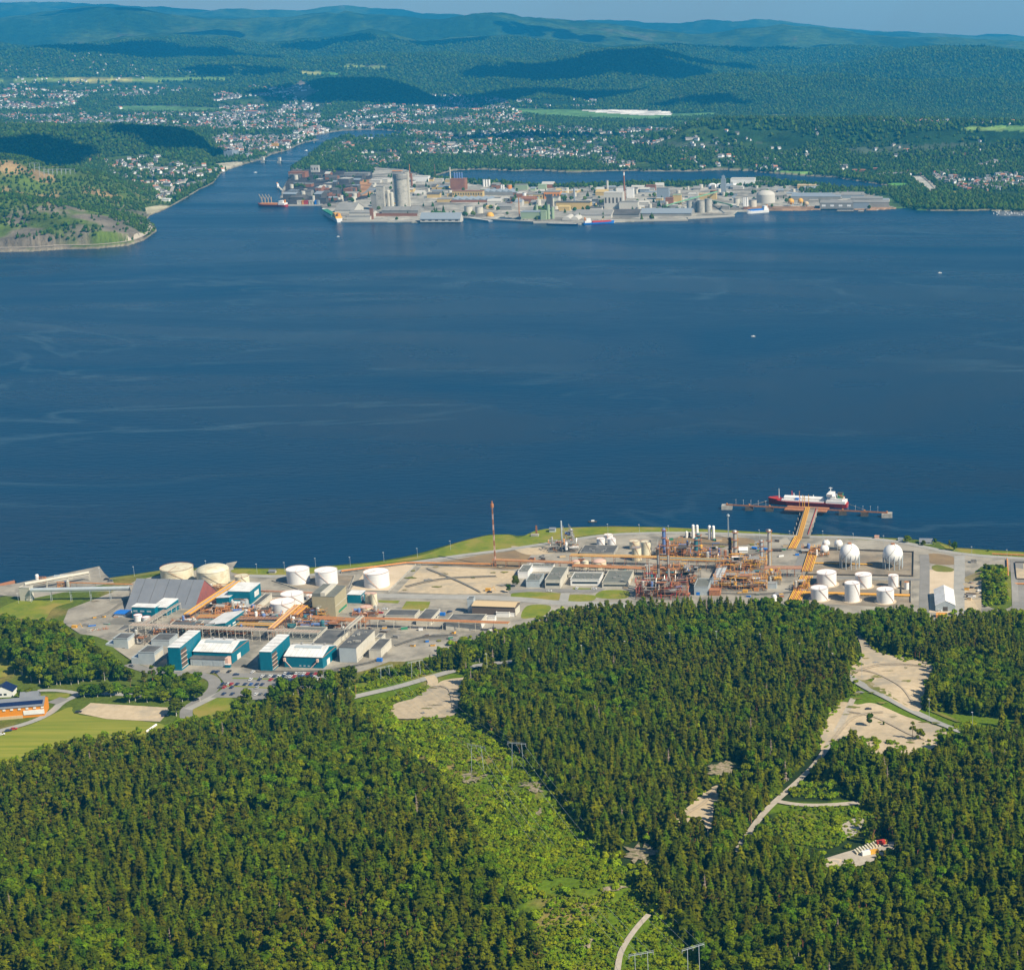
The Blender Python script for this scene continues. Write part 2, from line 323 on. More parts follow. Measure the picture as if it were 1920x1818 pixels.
# bare rock and heather on the left headland
hl = ((PXf < 320) & (PYf > 300) & (YY < 5700)) | ((PXf < 330) & (PYf > 250) & (YY < 7000) & (nb > .5))
C = mixc(C, np.array([.09, .13, .018]), hl*.9)
C = mixc(C, ROCK, hl*ss(.50, .57, nb*.55+nc*.45))
C = mixc(C, np.array([.17, .145, .11]), (hl & (PYf > 385))*ss(.38, .52, nc*.6+nb*.4))
fields = [([(-50,147),(180,145),(430,146),(425,150),(240,155),(120,153),(-50,151)], (.22,.30,.06)),([(120,148),(250,147),(245,153),(130,154)], (.45,.42,.12)),([(270,147),(425,145),(420,150),(300,153)], (.18,.30,.07)),
 ([(205,200),(300,198),(430,203),(420,208),(340,212),(230,210)], (.11,.21,.06)),([(558,136),(600,134),(632,138),(600,142),(570,141)], (.42,.42,.12)),([(640,123),(745,124),(720,130),(660,128)], (.25,.32,.09)),([(600,138),(640,137),(640,141),(605,142)], (.12,.3,.08)),
 ([(960,203),(1085,206),(1200,216),(1340,211),(1350,216),(1290,222),(1200,228),(1060,222),(960,214)], (.11,.22,.06)),([(1082,206),(1180,206),(1262,209),(1258,216),(1200,216),(1120,211)], (.75,.72,.66)),
 ([(1425,214),(1490,215),(1492,219),(1440,220)], (.42,.42,.14)),([(1860,236),(1925,236),(1925,246),(1830,244)], (.15,.28,.07)),
 ([(1664,344),(1700,343),(1702,352),(1668,354)], (.12,.3,.06)),([(1785,358),(1795,358),(1796,369),(1786,369)], (.3,.3,.06)),([(1820,237),(1890,240),(1880,246),(1800,243)], (.2,.3,.07)),
 ([(1440,320),(1525,322),(1525,328),(1480,328)], (.16,.3,.07)),([(995,318),(1160,320),(1160,324),(1000,323)], (.2,.26,.07)),([(1700,330),(1730,330),(1760,355),(1745,362)], (.4,.38,.33)),
 ([(1350,326),(1400,330),(1400,334),(1350,332)], (.2,.26,.08)),([(565,150),(600,175),(560,185),(540,170)], (.2,.16,.12)),([(0,203),(130,190),(160,196),(60,205)], (.09,.2,.06)),([(270,390),(300,384),(318,386),(300,396),(276,402)], (.42,.38,.25)),([(395,308),(445,303),(470,305),(440,314),(420,318)], (.42,.38,.28)),([(610,196),(640,185),(644,187),(614,200)], (.4,.35,.32))]
for pl, c in fields: C = mixc(C, np.array(c), inpoly(PXf, PYf, pl)*1.0)
# works island: concrete, gravel
C = np.where(iz[..., None], mixc(np.array([.36, .34, .29])*np.ones(XX.shape+(3,)), np.array([.22, .20, .17]), ss(.42, .6, nc)), C)
for pl, c in (([(540,318),(700,318),(690,372),(600,384),(530,384)], (.07,.06,.055)),([(675,338),(702,336),(695,366),(670,368)], (.42,.22,.09)),([(1405,386),(1640,388),(1700,390),(1560,397),(1400,400)], (.32,.2,.12)),([(1330,344),(1480,350),(1480,356),(1330,354)], (.3,.3,.27)),([(1640,352),(1740,372),(1745,398),(1690,392),(1640,378)], (.06,.11,.03)),([(1100,372),(1240,384),(1100,386)], (.08,.08,.08)),([(1240,344),(1320,345),(1320,351),(1240,350)],(.09,.16,.04))):
    C = np.where((iz & inpoly(PXf, PYf, pl))[..., None], np.array(c)*(.7+.6*nc[..., None]), C)
C = np.where((near < 2)[..., None] & ~iz[..., None], np.array([.22, .19, .14]), C)
npmesh('terrain', np.stack([XX, YY, Zf], -1).reshape(-1, 3), gridfaces(len(rows), ncol), zonemat('far_land_mat', .012, .02, .6, bump=14), C.reshape(-1, 3))['kind'] = 'structure'
def hfz(x, y):
    """height of the far terrain at a point (bilinear in the grid)"""
    x = np.asarray(x, float); y = np.asarray(y, float)
    r = np.interp(y, rows, np.arange(len(rows))); px = CX+FPX*x/(y*cT+HC*sT)
    c = np.clip((px-cpx[0])/(cpx[1]-cpx[0]), 0, ncol-1.001); r = np.clip(r, 0, len(rows)-1.001)
    ri = r.astype(int); ci = c.astype(int); fr = r-ri; fc_ = c-ci
    return (Zf[ri, ci]*(1-fc_)+Zf[ri, ci+1]*fc_)*(1-fr)+(Zf[ri+1, ci]*(1-fc_)+Zf[ri+1, ci+1]*fc_)*fr
# coastal road along the left headland
# ================================================================ water
def water_mat():
    m = bpy.data.materials.new('fjord_water'); m.use_nodes = True; t = m.node_tree; b = t.nodes['Principled BSDF']
    L = t.links.new; N = t.nodes.new
    g = N('ShaderNodeNewGeometry').outputs['Position']
    b.inputs['IOR'].default_value = 1.33
    # wind lanes and slicks: warped, elongated noise
    mp = N('ShaderNodeMapping'); mp.inputs['Scale'].default_value = (.0012, .0024, 1); L(g, mp.inputs[0])
    n = N('ShaderNodeTexNoise'); n.inputs['Scale'].default_value = 1; n.inputs['Detail'].default_value = 6; n.inputs['Distortion'].default_value = 2.0; n.inputs['Roughness'].default_value = .5; L(mp.outputs[0], n.inputs[0])
    # thin foam slicks
    ab = N('ShaderNodeMath'); ab.operation = 'SUBTRACT'; ab.inputs[1].default_value = .5; L(n.outputs[0], ab.inputs[0])
    aa = N('ShaderNodeMath'); aa.operation = 'ABSOLUTE'; L(ab.outputs[0], aa.inputs[0])
    sl = N('ShaderNodeMapRange'); sl.inputs[1].default_value = 0; sl.inputs[2].default_value = .024; sl.inputs[3].default_value = .30; sl.inputs[4].default_value = 0; L(aa.outputs[0], sl.inputs[0])
    n2 = N('ShaderNodeTexNoise'); n2.inputs['Scale'].default_value = .0011; n2.inputs['Detail'].default_value = 3; L(g, n2.inputs[0])
    ms = N('ShaderNodeMapRange'); ms.inputs[1].default_value = .44; ms.inputs[2].default_value = .60; L(n2.outputs[0], ms.inputs[0])
    sm = N('ShaderNodeMath'); sm.operation = 'MULTIPLY'; L(sl.outputs[0], sm.inputs[0]); L(ms.outputs[0], sm.inputs[1])
    mp3 = N('ShaderNodeMapping'); mp3.inputs['Scale'].default_value = (.0007, .0019, 1); mp3.inputs['Location'].default_value = (3, 5, 0); L(g, mp3.inputs[0])
    n3 = N('ShaderNodeTexNoise'); n3.inputs['Scale'].default_value = 1; n3.inputs['Detail'].default_value = 9; n3.inputs['Distortion'].default_value = 1.6; n3.inputs['Roughness'].default_value = .6; L(mp3.outputs[0], n3.inputs[0])
    r3 = N('ShaderNodeMapRange'); r3.inputs[1].default_value = .35; r3.inputs[2].default_value = .68; L(n3.outputs[0], r3.inputs[0])
    cr = N('ShaderNodeMix'); cr.data_type = 'RGBA'; L(r3.outputs[0], cr.inputs[0]); cr.inputs[6].default_value = WC1; cr.inputs[7].default_value = WC2
    c2 = N('ShaderNodeMix'); c2.data_type = 'RGBA'; L(sm.outputs[0], c2.inputs[0]); L(cr.outputs[2], c2.inputs[6]); c2.inputs[7].default_value = WC3
    L(c2.outputs[2], b.inputs['Base Color'])
    rr = N('ShaderNodeMapRange'); rr.inputs[3].default_value = .20; rr.inputs[4].default_value = .42; L(r3.outputs[0], rr.inputs[0]); L(rr.outputs[0], b.inputs['Roughness'])
    # waves
    mw = N('ShaderNodeMapping'); mw.inputs['Scale'].default_value = (.05, .16, 1); mw.inputs['Rotation'].default_value = (0, 0, .35); L(g, mw.inputs[0])
    w1 = N('ShaderNodeTexNoise'); w1.inputs['Scale'].default_value = 1; w1.inputs['Detail'].default_value = 5; w1.inputs['Roughness'].default_value = .6; L(mw.outputs[0], w1.inputs[0])
    bp = N('ShaderNodeBump'); bp.inputs['Strength'].default_value = 1; bp.inputs['Distance'].default_value = 1.1; L(w1.outputs[0], bp.inputs['Height']); L(bp.outputs[0], b.inputs['Normal'])
    b.inputs['Specular IOR Level'].default_value = .18
    return m
WC1 = (.0002, .015, .044, 1); WC2 = (.0015, .036, .088, 1); WC3 = (.07, .13, .17, 1)
wm = MB(); wm.v = [(-30000, -3000, 0), (15000, -3000, 0), (15000, 27800, 0), (-30000, 27800, 0)]; wm._f([(0, 1, 2, 3)])
wm.obj('water', water_mat())['kind'] = 'structure'
# ================================================================ ground surfaces laid on the near shore
ZL = [0.10]
def smooth(pts, closed=True, k=4):
    out = []; n = len(pts)
    rng = range(n) if closed else range(n-1)
    for i in rng:
        p0, p1, p2, p3 = [pts[(i+j) % n] if closed else pts[min(max(i+j, 0), n-1)] for j in (-1, 0, 1, 2)]
        for s in range(k):
            t = s/k; out.append(tuple(.5*((2*p1[a])+(-p0[a]+p2[a])*t+(2*p0[a]-5*p1[a]+4*p2[a]-p3[a])*t*t+(-p0[a]+3*p1[a]-3*p2[a]+p3[a])*t**3) for a in range(2)))
    if not closed: out.append(pts[-1])
    return out
def patch(name, pts, m, smt=True, step=5.0, hill=False):
    if smt: pts = smooth(pts)
    w = [PT(a, b) if hill else P(a, b, GZ) for a, b in pts]
    ps = [Vector((p.x, p.y)) for p in w]
    ps = [p for i, p in enumerate(ps) if (p-ps[i-1]).length > .3]; n = len(ps); zo = ZL[0]; ZL[0] += .005
    xs_ = [p.x for p in ps]; ys_ = [p.y for p in ps]; inner = []
    if hill:
        gx, gy = np.meshgrid(np.arange(min(xs_), max(xs_), step), np.arange(min(ys_), max(ys_), step))
        ok = inpoly(gx, gy, [(p.x, p.y) for p in ps]); inner = [Vector((a, b)) for a, b in zip(gx[ok], gy[ok])]
        zo += .35
    vs, es, fs, *_ = delaunay_2d_cdt(ps+inner, [], [list(range(n))], 1, 1e-4)
    me = bpy.data.meshes.new(name); hz = hg([v.x for v in vs], [v.y for v in vs])+zo
    me.from_pydata([(v.x, v.y, float(z)) for v, z in zip(vs, hz)], [], fs); me.materials.append(m); me.update()
    if len(me.polygons) and me.polygons[0].normal.z < 0: me.flip_normals()
    o = bpy.data.objects.new(name, me); COL.objects.link(o); o['kind'] = 'structure'; return o
def strip(name, pts, wd, m, hill=False, step=5.0):
    pts = smooth(pts, False, 6); w = [PT(a, b) if hill else P(a, b, GZ) for a, b in pts]
    q = [w[0]]
    for p in w[1:]:
        while (Vector((p.x, p.y))-Vector((q[-1].x, q[-1].y))).length > step:
            dd = (Vector((p.x, p.y, 0))-Vector((q[-1].x, q[-1].y, 0))).normalized(); q.append(q[-1]+dd*step)
    zo = ZL[0]+(.35 if hill else 0); ZL[0] += .005; V = []; F = []
    for i, p in enumerate(q):
        dd = (q[min(i+1, len(q)-1)]-q[max(i-1, 0)]); dd.z = 0; dd.normalize(); nn = Vector((-dd.y, dd.x, 0))
        for k in (-.5, 0, .5):
            v = p+nn*wd*k; V.append((v.x, v.y, float(hg(v.x, v.y))+zo))
    for i in range(len(q)-1):
        for k in (0, 1): F.append((3*i+k+1, 3*i+k, 3*i+3+k, 3*i+4+k))
    me = bpy.data.meshes.new(name); me.from_pydata(V, [], F); me.materials.append(m); me.update()
    if me.polygons[0].normal.z < 0: me.flip_normals()
    o = bpy.data.objects.new(name, me); COL.objects.link(o); o['kind'] = 'structure'; return o
M_yard = mat('yard_concrete', (.27, .245, .20), .95, (.37, .34, .28), .05, c3=(.18, .17, .145), n3=.03)
M_asph = mat('asphalt', (.20, .195, .18), .95, (.25, .24, .225), .08)
M_road = mat('pale_asphalt', (.30, .295, .27), .95, (.36, .35, .32), .1)
M_grav = mat('pale_gravel', (.46, .365, .235), .97, (.55, .445, .30), .2, c3=(.36, .31, .23), n3=.03)
M_sand = mat('sand', (.52, .42, .29), .97, (.60, .49, .35), .06)
M_gras = mat('mown_grass', (.12, .17, .008), .95, (.20, .22, .012), .08, c3=(.26, .22, .04), n3=.03)
M_dry = mat('dry_grass', (.20, .19, .035), .95, (.10, .13, .015), .06, c3=(.30, .24, .12), n3=.03)
M_fld = mat('hay_field', (.17, .21, .012), .95, (.30, .28, .035), 1.0, aniso=(.012, .16, 1), c3=(.12, .16, .015), n3=.012)
M_soil = mat('brown_soil', (.27, .19, .10), .97, (.20, .145, .085), .06)
M_bund = mat('bund_gravel', (.25, .20, .14), .97, (.17, .15, .12), .05, c3=(.32, .27, .20), n3=.03)
M_path = mat('track_gravel', (.46, .41, .33), .97, (.38, .33, .26), .3)
M_rock = mat('grey_rock', (.20, .16, .11), .95, (.40, .33, .22), .45, bump=.5, c3=(.09, .11, .02), n3=.3)
YARD = [(118,1168),(128,1142),(180,1122),(235,1100),(255,1088),(300,1078),(330,1068),(437,1071),(520,1078),(600,1077),(640,1071),(700,1063),(780,1053),(900,1040),(1000,1026),(1050,1018),(1120,1006),(1160,1002),(1300,999),(1460,1004),(1500,1006),(1690,1014),(1740,1024),(1780,1035),(1850,1044),(1920,1048),(2150,1058),(2150,1215),(1920,1200),(1700,1185),(1550,1175),(1300,1165),(1200,1155),(1080,1150),(1020,1165),(985,1190),(900,1210),(840,1225),(760,1240),(730,1240),(690,1255),(640,1268),(600,1262),(480,1262),(370,1262),(330,1262),(290,1256),(250,1240),(215,1222),(190,1205),(150,1190)]
patch('yard', YARD, M_yard, smt=False)
patch('quay_apron', [(425,1072),(424,1056),(445,1052),(437,1064),(442,1072)], M_yard, smt=False)
patch('field', [(-300,1390),(-100,1392),(0,1374),(60,1357),(105,1336),(135,1325),(150,1340),(300,1356),(292,1372),(200,1395),(60,1440),(-100,1480),(-400,1520)], M_fld)
patch('lawn', [(0,1140),(50,1122),(120,1123),(137,1128),(100,1140),(80,1165),(40,1160),(0,1150)], M_gras)
patch('lawn', [(0,1240),(12,1238),(15,1268),(0,1272),(-60,1280),(-60,1240)], M_gras)
patch('lawn', [(362,1336),(368,1318),(395,1306),(430,1306),(440,1320),(425,1342),(380,1346)], M_gras)
patch('lawn', [(752,1143),(801,1145),(807,1128),(762,1127)], M_gras, smt=False)
patch('lawn', [(709,1125),(750,1126),(746,1131),(710,1129)], M_gras, smt=False)
patch('lawn', [(958,1118),(970,1110),(1050,1112),(1050,1122),(1040,1125),(972,1121)], M_gras)
patch('lawn', [(1061,1123),(1068,1115),(1114,1116),(1110,1126),(1066,1127)], M_gras)
patch('lawn', [(977,1158),(988,1136),(1025,1134),(1033,1141),(1020,1154),(1000,1158)], M_gras)
patch('lawn', [(1118,1120),(1130,1107),(1178,1108),(1172,1122)], M_gras)
patch('lawn', [(75,1309),(80,1301),(120,1299),(131,1302),(118,1311)], M_gras)
patch('lawn', [(1075,1102),(1120,1103),(1120,1107),(1072,1106)], M_gras, smt=False)
patch('shore_grass', [(225,1086),(300,1074),(304,1069),(250,1078),(205,1084)], M_dry)
patch('shore_grass', [(440,1067),(530,1067),(620,1062),(700,1055),(790,1041),(850,1020),(915,1004),(955,1003),(975,1008),(1020,992),(1150,988),(1300,991),(1450,1000),(1440,1002),(1300,997),(1160,1000),(1100,1004),(1000,1021),(900,1036),(780,1049),(640,1068),(560,1078),(450,1076)], M_gras)
patch('shore_grass', [(1535,1003),(1600,1007),(1690,1011),(1700,1016),(1600,1011),(1530,1007)], M_gras, smt=False)
patch('shore_grass', [(1760,1018),(1790,1028),(1850,1032),(1920,1036),(2100,1043),(2100,1053),(1920,1045),(1850,1042),(1780,1033)], M_gras, smt=False)
patch('bare_ground', [(820,1057),(850,1050),(900,1041),(980,1030),(1005,1028),(992,1045),(975,1066),(900,1064)], M_soil)
patch('bare_ground', [(745,1110),(790,1062),(800,1060),(965,1070),(962,1092),(950,1112),(850,1114)], M_grav, smt=False)
patch('bare_ground', [(958,1024),(1000,1027),(1040,1024),(1055,1034),(990,1040)], M_grav)
patch('tank_bund_floor', [(655,1108),(693,1062),(782,1057),(728,1109)], M_sand, smt=False)
patch('tank_bund_floor', [(512,1092),(545,1076),(663,1079),(650,1102),(560,1105)], M_bund, smt=False)
patch('tank_bund_floor', [(1532,1032),(1712,1037),(1713,1080),(1515,1077)], M_bund, smt=False)
patch('tank_bund_floor', [(1500,1086),(1708,1090),(1709,1140),(1490,1130)], M_bund, smt=False)
patch('tank_bund_floor', [(1903,1056),(2080,1058),(2080,1090),(1905,1087)], M_grav, smt=False)
patch('bare_ground', [(1742,1068),(1792,1070),(1792,1150),(1738,1148)], M_sand, smt=False)
patch('bare_ground', [(1742,1038),(1785,1043),(1791,1058),(1745,1056)], M_soil)
patch('lawn', [(1747,1063),(1758,1059),(1787,1066),(1783,1072),(1755,1071)], M_dry)
patch('bare_ground', [(1805,1094),(1840,1094),(1840,1150),(1806,1150)], M_grav, smt=False)
patch('lawn', [(1805,1090),(1812,1081),(1840,1073),(1842,1092)], M_dry)
patch('bare_ground', [(1270,1008),(1400,1009),(1400,1022),(1260,1024)], M_soil)
strip('road', [(445,1079),(560,1080),(640,1070),(720,1061),(800,1051),(860,1042),(940,1032),(1000,1023),(1060,1014),(1130,1004),(1200,1000),(1300,999),(1400,1002),(1500,1006),(1600,1008),(1680,1015),(1740,1027),(1800,1038),(1900,1046),(2100,1055)], 8, M_road)
strip('road', [(600,1121),(700,1117),(800,1119),(900,1120),(980,1124),(1060,1131),(1190,1134)], 12, M_road)
strip('road', [(1060,1112),(1056,1130)], 8, M_road)
strip('road', [(955,1110),(1010,1106),(1110,1108),(1130,1100)], 9, M_asph)
strip('road', [(1733,1040),(1734,1080),(1732,1160)], 9, M_asph)
strip('road', [(1799,1042),(1799,1080),(1797,1160)], 10, M_road)
strip('road', [(1485,1008),(1497,1020),(1505,1045),(1490,1075)], 9, M_asph)
strip('road', [(1500,1082),(1600,1084),(1730,1087)], 6, M_asph)
strip('road', [(1906,1050),(1912,1160)], 12, M_asph)
strip('road', [(-80,1390),(0,1370),(60,1353),(95,1336),(115,1318),(135,1308),(160,1300),(230,1302),(340,1312)], 6, M_road)
strip('road', [(70,1295),(100,1294),(130,1297),(150,1302)], 5, M_road)
strip('road', [(100,1312),(120,1316)], 12, M_asph)
strip('road', [(350,1350),(350,1330),(368,1317),(390,1302),(402,1288),(400,1274),(380,1266),(330,1263),(280,1258),(235,1243)], 9, M_asph)
strip('road', [(352,1330),(385,1314),(420,1296),(440,1280)], 7, M_road)
patch('car_park', [(143,1336),(158,1327),(170,1318),(319,1327),(312,1340),(300,1353),(200,1348)], M_grav, smt=False)
patch('car_park', [(405,1262),(520,1262),(650,1264),(650,1290),(600,1325),(440,1308),(395,1308),(425,1285)], M_asph, smt=False)
for l in ([(436,1271.5),(520,1274),(615,1281)], [(415,1286),(450,1287),(520,1291)]): strip('grass_strip', l, 2.2, M_gras)
strip('road', [(600,1325),(670,1306),(747,1288),(805,1271),(840,1261),(880,1252),(910,1246),(972,1240),(1100,1228)], 8, M_road, True)
strip('road', [(1340,1222),(1420,1224),(1500,1240),(1560,1256),(1595,1272),(1625,1289),(1660,1307),(1720,1338),(1800,1372),(1900,1405)], 7, M_road, True)
strip('verge', [(1612,1273),(1640,1288),(1680,1306),(1740,1330),(1800,1355)], 4, M_dry, True)
patch('clearing', [(738,1346),(738,1322),(785,1308),(812,1290),(830,1277),(862,1272),(872,1276),(860,1318),(850,1342),(795,1348)], M_grav, hill=True)
strip('gravel_track', [(805,1268),(812,1280),(800,1300),(770,1318)], 8, M_grav, True)
patch('clearing', [(1589,1258),(1615,1235),(1608,1196),(1583,1174),(1603,1180),(1633,1213),(1661,1228),(1752,1246),(1742,1275),(1734,1295),(1722,1335),(1670,1310),(1632,1288),(1640,1272),(1615,1276)], M_grav, hill=True)
patch('clearing', [(1546,1352),(1573,1318),(1608,1322),(1640,1320),(1700,1345),(1773,1370),(1755,1400),(1693,1425),(1615,1410),(1590,1380),(1562,1400),(1538,1405)], M_grav, hill=True)
patch('verge', [(1628,1288),(1650,1300),(1700,1322),(1690,1318),(1650,1290),(1625,1276)], M_dry, hill=True)
strip('forest_track', [(1600,1310),(1570,1370),(1535,1425),(1500,1462),(1460,1498),(1430,1528),(1405,1562),(1380,1600)], 4.5, M_path, True)
strip('forest_track', [(1452,1502),(1500,1510),(1560,1510),(1620,1505)], 5, M_path, True)
patch('clearing', [(1262,1540),(1295,1510),(1325,1482),(1358,1472),(1350,1500),(1338,1520),(1335,1560),(1325,1580),(1322,1550)], M_grav, hill=True)
patch('clearing', [(1540,1616),(1575,1602),(1650,1582),(1700,1578),(1690,1592),(1650,1610),(1600,1628),(1560,1630)], M_path, hill=True)
patch('clearing', [(1565,1565),(1590,1540),(1620,1535),(1610,1560),(1590,1572)], M_path, hill=True)
patch('sand_heap_floor', [(1543,1616),(1560,1611),(1578,1613),(1572,1622),(1550,1622)], M_sand, hill=True)
strip('forest_track', [(1150,1860),(1158,1820),(1165,1785),(1190,1745),(1218,1714)], 3.2, M_path, True)
for l in ([(855,1455),(880,1440),(925,1448),(905,1468),(870,1475)], [(960,1470),(1000,1460),(1028,1468),(1020,1490),(975,1486)], [(1160,1590),(1200,1578),(1240,1590),(1225,1620),(1180,1622)], [(1075,1770),(1100,1752),(1120,1765),(1100,1785)], [(1310,1440),(1360,1425),(1400,1440),(1360,1460),(1320,1458)], [(990,1525),(1020,1515),(1025,1530),(1000,1535)], [(1120,1665),(1165,1655),(1180,1668),(1135,1678)]):
    l = smooth(l, True, 7); mx_ = sum(a for a, _ in l)/len(l); my_ = sum(b_ for _, b_ in l)/len(l)
    patch('rock_outcrop', [(mx_+(a-mx_)*R.uniform(.35, .95), my_+(b_-my_)*R.uniform(.35, .95)) for a, b_ in l], M_rock, smt=False, hill=True)
for (x0, x1, y0, y1, n) in ((1600, 1735, 1235, 1325, 16), (1560, 1760, 1325, 1395, 12), (745, 860, 1285, 1340, 6), (755, 950, 1062, 1108, 14), (1300, 1420, 1010, 1030, 5), (160, 240, 1120, 1180, 6), (720, 860, 1190, 1225, 5)):
    for _ in range(n):
        a, b_ = R.uniform(x0, x1), R.uniform(y0, y1); rx_ = R.uniform(4, 14); ry_ = R.uniform(.8, 2.6); n_ = 14; hl_ = y0 > 1230 and x0 != 755
        patch('weed_patch', [(a+math.cos(k*6.283/n_)*rx_*R.uniform(.4, 1.2), b_+math.sin(k*6.283/n_)*ry_*R.uniform(.4, 1.2)) for k in range(n_)], R.choice([M_dry, M_dry, M_asph, M_rock]), smt=False, hill=hl_)

# wheel tracks and worn routes over the yards and clearings
M_worn = mat('worn_gravel', (.34, .28, .20), .97, (.44, .37, .27), .4); M_stain_shade = mat('stain_shade_concrete', (.15, .14, .12), .95, (.22, .205, .175), .3)  # dark concrete: stained wheel tracks, and painted shade under the process units
for l in ([(1590,1255),(1640,1262),(1690,1290),(1715,1325)], [(1600,1260),(1660,1245),(1740,1250)], [(1590,1335),(1640,1345),(1700,1375),(1740,1390)], [(1560,1390),(1600,1345),(1660,1335)], [(800,1290),(840,1290),(850,1330)], [(1275,1532),(1320,1505),(1340,1482)]):
    strip('wheel_track', l, 1.6, M_worn, True); strip('wheel_track', [(a+3, b_+2.5) for a, b_ in l], .9, M_worn, True)
for l in ([(760,1100),(830,1085),(940,1080)], [(800,1066),(860,1090),(900,1110)], [(150,1165),(200,1150),(240,1120)], [(740,1210),(790,1195),(860,1190)], [(1400,1045),(1440,1030),(1490,1030)], [(1240,1020),(1300,1018),(1380,1022)], [(1350,1112),(1420,1114),(1490,1110)], [(480,1258),(560,1259),(640,1256)], [(620,1256),(700,1240),(730,1220)]):
    strip('wheel_track', l, 1.8, M_stain_shade); strip('wheel_track', [(a+2, b_+2) for a, b_ in l], 1.0, M_stain_shade)
# ================================================================ trees
TGT = 'trees'
M_bark = mat('bark', (.14, .09, .06), .9); M_pbark = mat('pine_bark', (.30, .13, .06), .9); M_wbark = mat('birch_bark', (.5, .47, .42), .9)
def leafmat(name, a, b, rand, c3=None): return mat(name, a, .75, b, .35, spec=.03, rand=rand, coord='P', c3=c3, n3=.05)
M_spr = leafmat('spruce_needles', (.030, .054, .001), (.086, .110, .002), .44)
M_pin = leafmat('pine_needles', (.050, .074, .002), (.112, .134, .004), .38)
M_lea = leafmat('broad_leaves', (.040, .080, .001), (.098, .146, .002), .42)
M_bus = leafmat('bush_leaves', (.090, .150, .003), (.19, .26, .005), .32)
M_dead = mat('dead_twigs', (.22, .17, .13), .9)
def crown_spruce(mb, seed, H=17, Rm=2.9, layers=13, nb=9):
    r = random.Random(seed)
    mb.cyl(0, 0, H*.1, H*.93, Rm*.46, 7, .2, cap=False)
    for i in range(layers):
        t = i/(layers-1); z = H*(.10+.87*t); rad = Rm*(1-t)**.72*(.72+.56*r.random())+.25; a0 = r.random()*6.28
        for j in range(nb):
            a = a0+6.283*j/nb+r.uniform(-.25, .25); rr = rad*r.uniform(.55, 1.25); wv = rr*.34; ca, sa = math.cos(a), math.sin(a)
            k = len(mb.v); dz = rr*.42
            mb.v += [(ca*.1, sa*.1, z+.25*rr), (ca*rr*.55-sa*wv, sa*rr*.55+ca*wv, z-dz*.35), (ca*rr, sa*rr, z-dz), (ca*rr*.55+sa*wv, sa*rr*.55-ca*wv, z-dz*.35)]
            mb._f([(k, k+2, k+1), (k, k+3, k+2)])
    k = len(mb.v); mb.v += [(.15, 0, H*.92), (-.1, .12, H*.92), (-.1, -.12, H*.92), (0, 0, H)]; mb._f([(k, k+1, k+3), (k+1, k+2, k+3), (k+2, k, k+3)])
def leaf(mb, r, p, nrm, s):
    a = nrm.orthogonal().normalized(); b = nrm.cross(a); t = r.random()*6.28; u = a*math.cos(t)+b*math.sin(t); v = nrm.cross(u); k = len(mb.v)
    for c, d in ((-1, -.6), (.7, -1), (1, .7), (-.6, 1)): mb.v.append(tuple(p+u*(s*c)+v*(s*d*.8)))
    mb._f([(k, k+1, k+2, k+3)])
def lobes(mb, r, L, per, s):
    for (x, y, z, rad, fz) in L:
        mb.ball(x, y, z, rad*.80, 7, 5, fz)
        for _ in range(per):
            d = Vector((r.gauss(0, 1), r.gauss(0, 1), r.gauss(.25, 1))).normalized()
            q = r.uniform(.78, 1.12); p = Vector((x+d.x*rad*q, y+d.y*rad*q, z+d.z*rad*fz*q))
            n = (d+Vector((r.gauss(0, .45), r.gauss(0, .45), r.gauss(.2, .45)))).normalized(); leaf(mb, r, p, n, s*r.uniform(.7, 1.3))
def crown_broad(mb, seed, H=14, Rm=4.2, n=8, per=46, s=.55):
    r = random.Random(seed); L = [(0, 0, H*.72, Rm*.62, 1.0)]
    for i in range(n):
        a = 6.283*i/n*1.7+r.random(); q = Rm*r.uniform(.3, .62); L.append((math.cos(a)*q, math.sin(a)*q, H*r.uniform(.27, .84), Rm*r.uniform(.36, .54), r.uniform(.85, 1.2)))
    lobes(mb, r, L, per, s)
def crown_pine(mb, seed, H=16, Rm=2.9, per=44):
    r = random.Random(seed); L = [(0, 0, H*.90, Rm*.5, .8)]
    for i in range(7):
        a = 2.4*i+r.random(); t = r.uniform(.5, .86); q = Rm*(1.15-t)*r.uniform(.5, 1.3); L.append((math.cos(a)*q, math.sin(a)*q, H*t, Rm*r.uniform(.32, .46), r.uniform(.55, .8)))
    lobes(mb, r, L, per, .42)
def crown_bush(mb, seed, H=3.0, Rm=2.0, per=30):
    r = random.Random(seed); L = []
    for i in range(5):
        a = 6.283*i/5+r.random(); q = Rm*.5; L.append((math.cos(a)*q, math.sin(a)*q, H*r.uniform(.3, .6), Rm*r.uniform(.4, .6), .9))
    lobes(mb, r, L, per, .32)
def trunk(mb, H, r0, limbs=4, seed=0, z1=.8):
    r = random.Random(seed); mb.cyl(0, 0, -1.0, H*z1, r0, 7, r0*.35)
    for i in range(limbs):
        a = 6.28*i/limbs+r.random(); z = H*r.uniform(.35, .6); mb.tube([(0, 0, z), (math.cos(a)*H*.09, math.sin(a)*H*.09, z+H*.08), (math.cos(a)*H*.14, math.sin(a)*H*.14, z+H*.17)], r0*.3, 4)
KINDS = {'spruce_tree': (crown_spruce, 17, M_spr, M_bark, .22), 'pine_tree': (crown_pine, 16, M_pin, M_pbark, .24), 'broadleaf_tree': (crown_broad, 13, M_lea, M_wbark, .22)}
MESH = {}; PC = {}
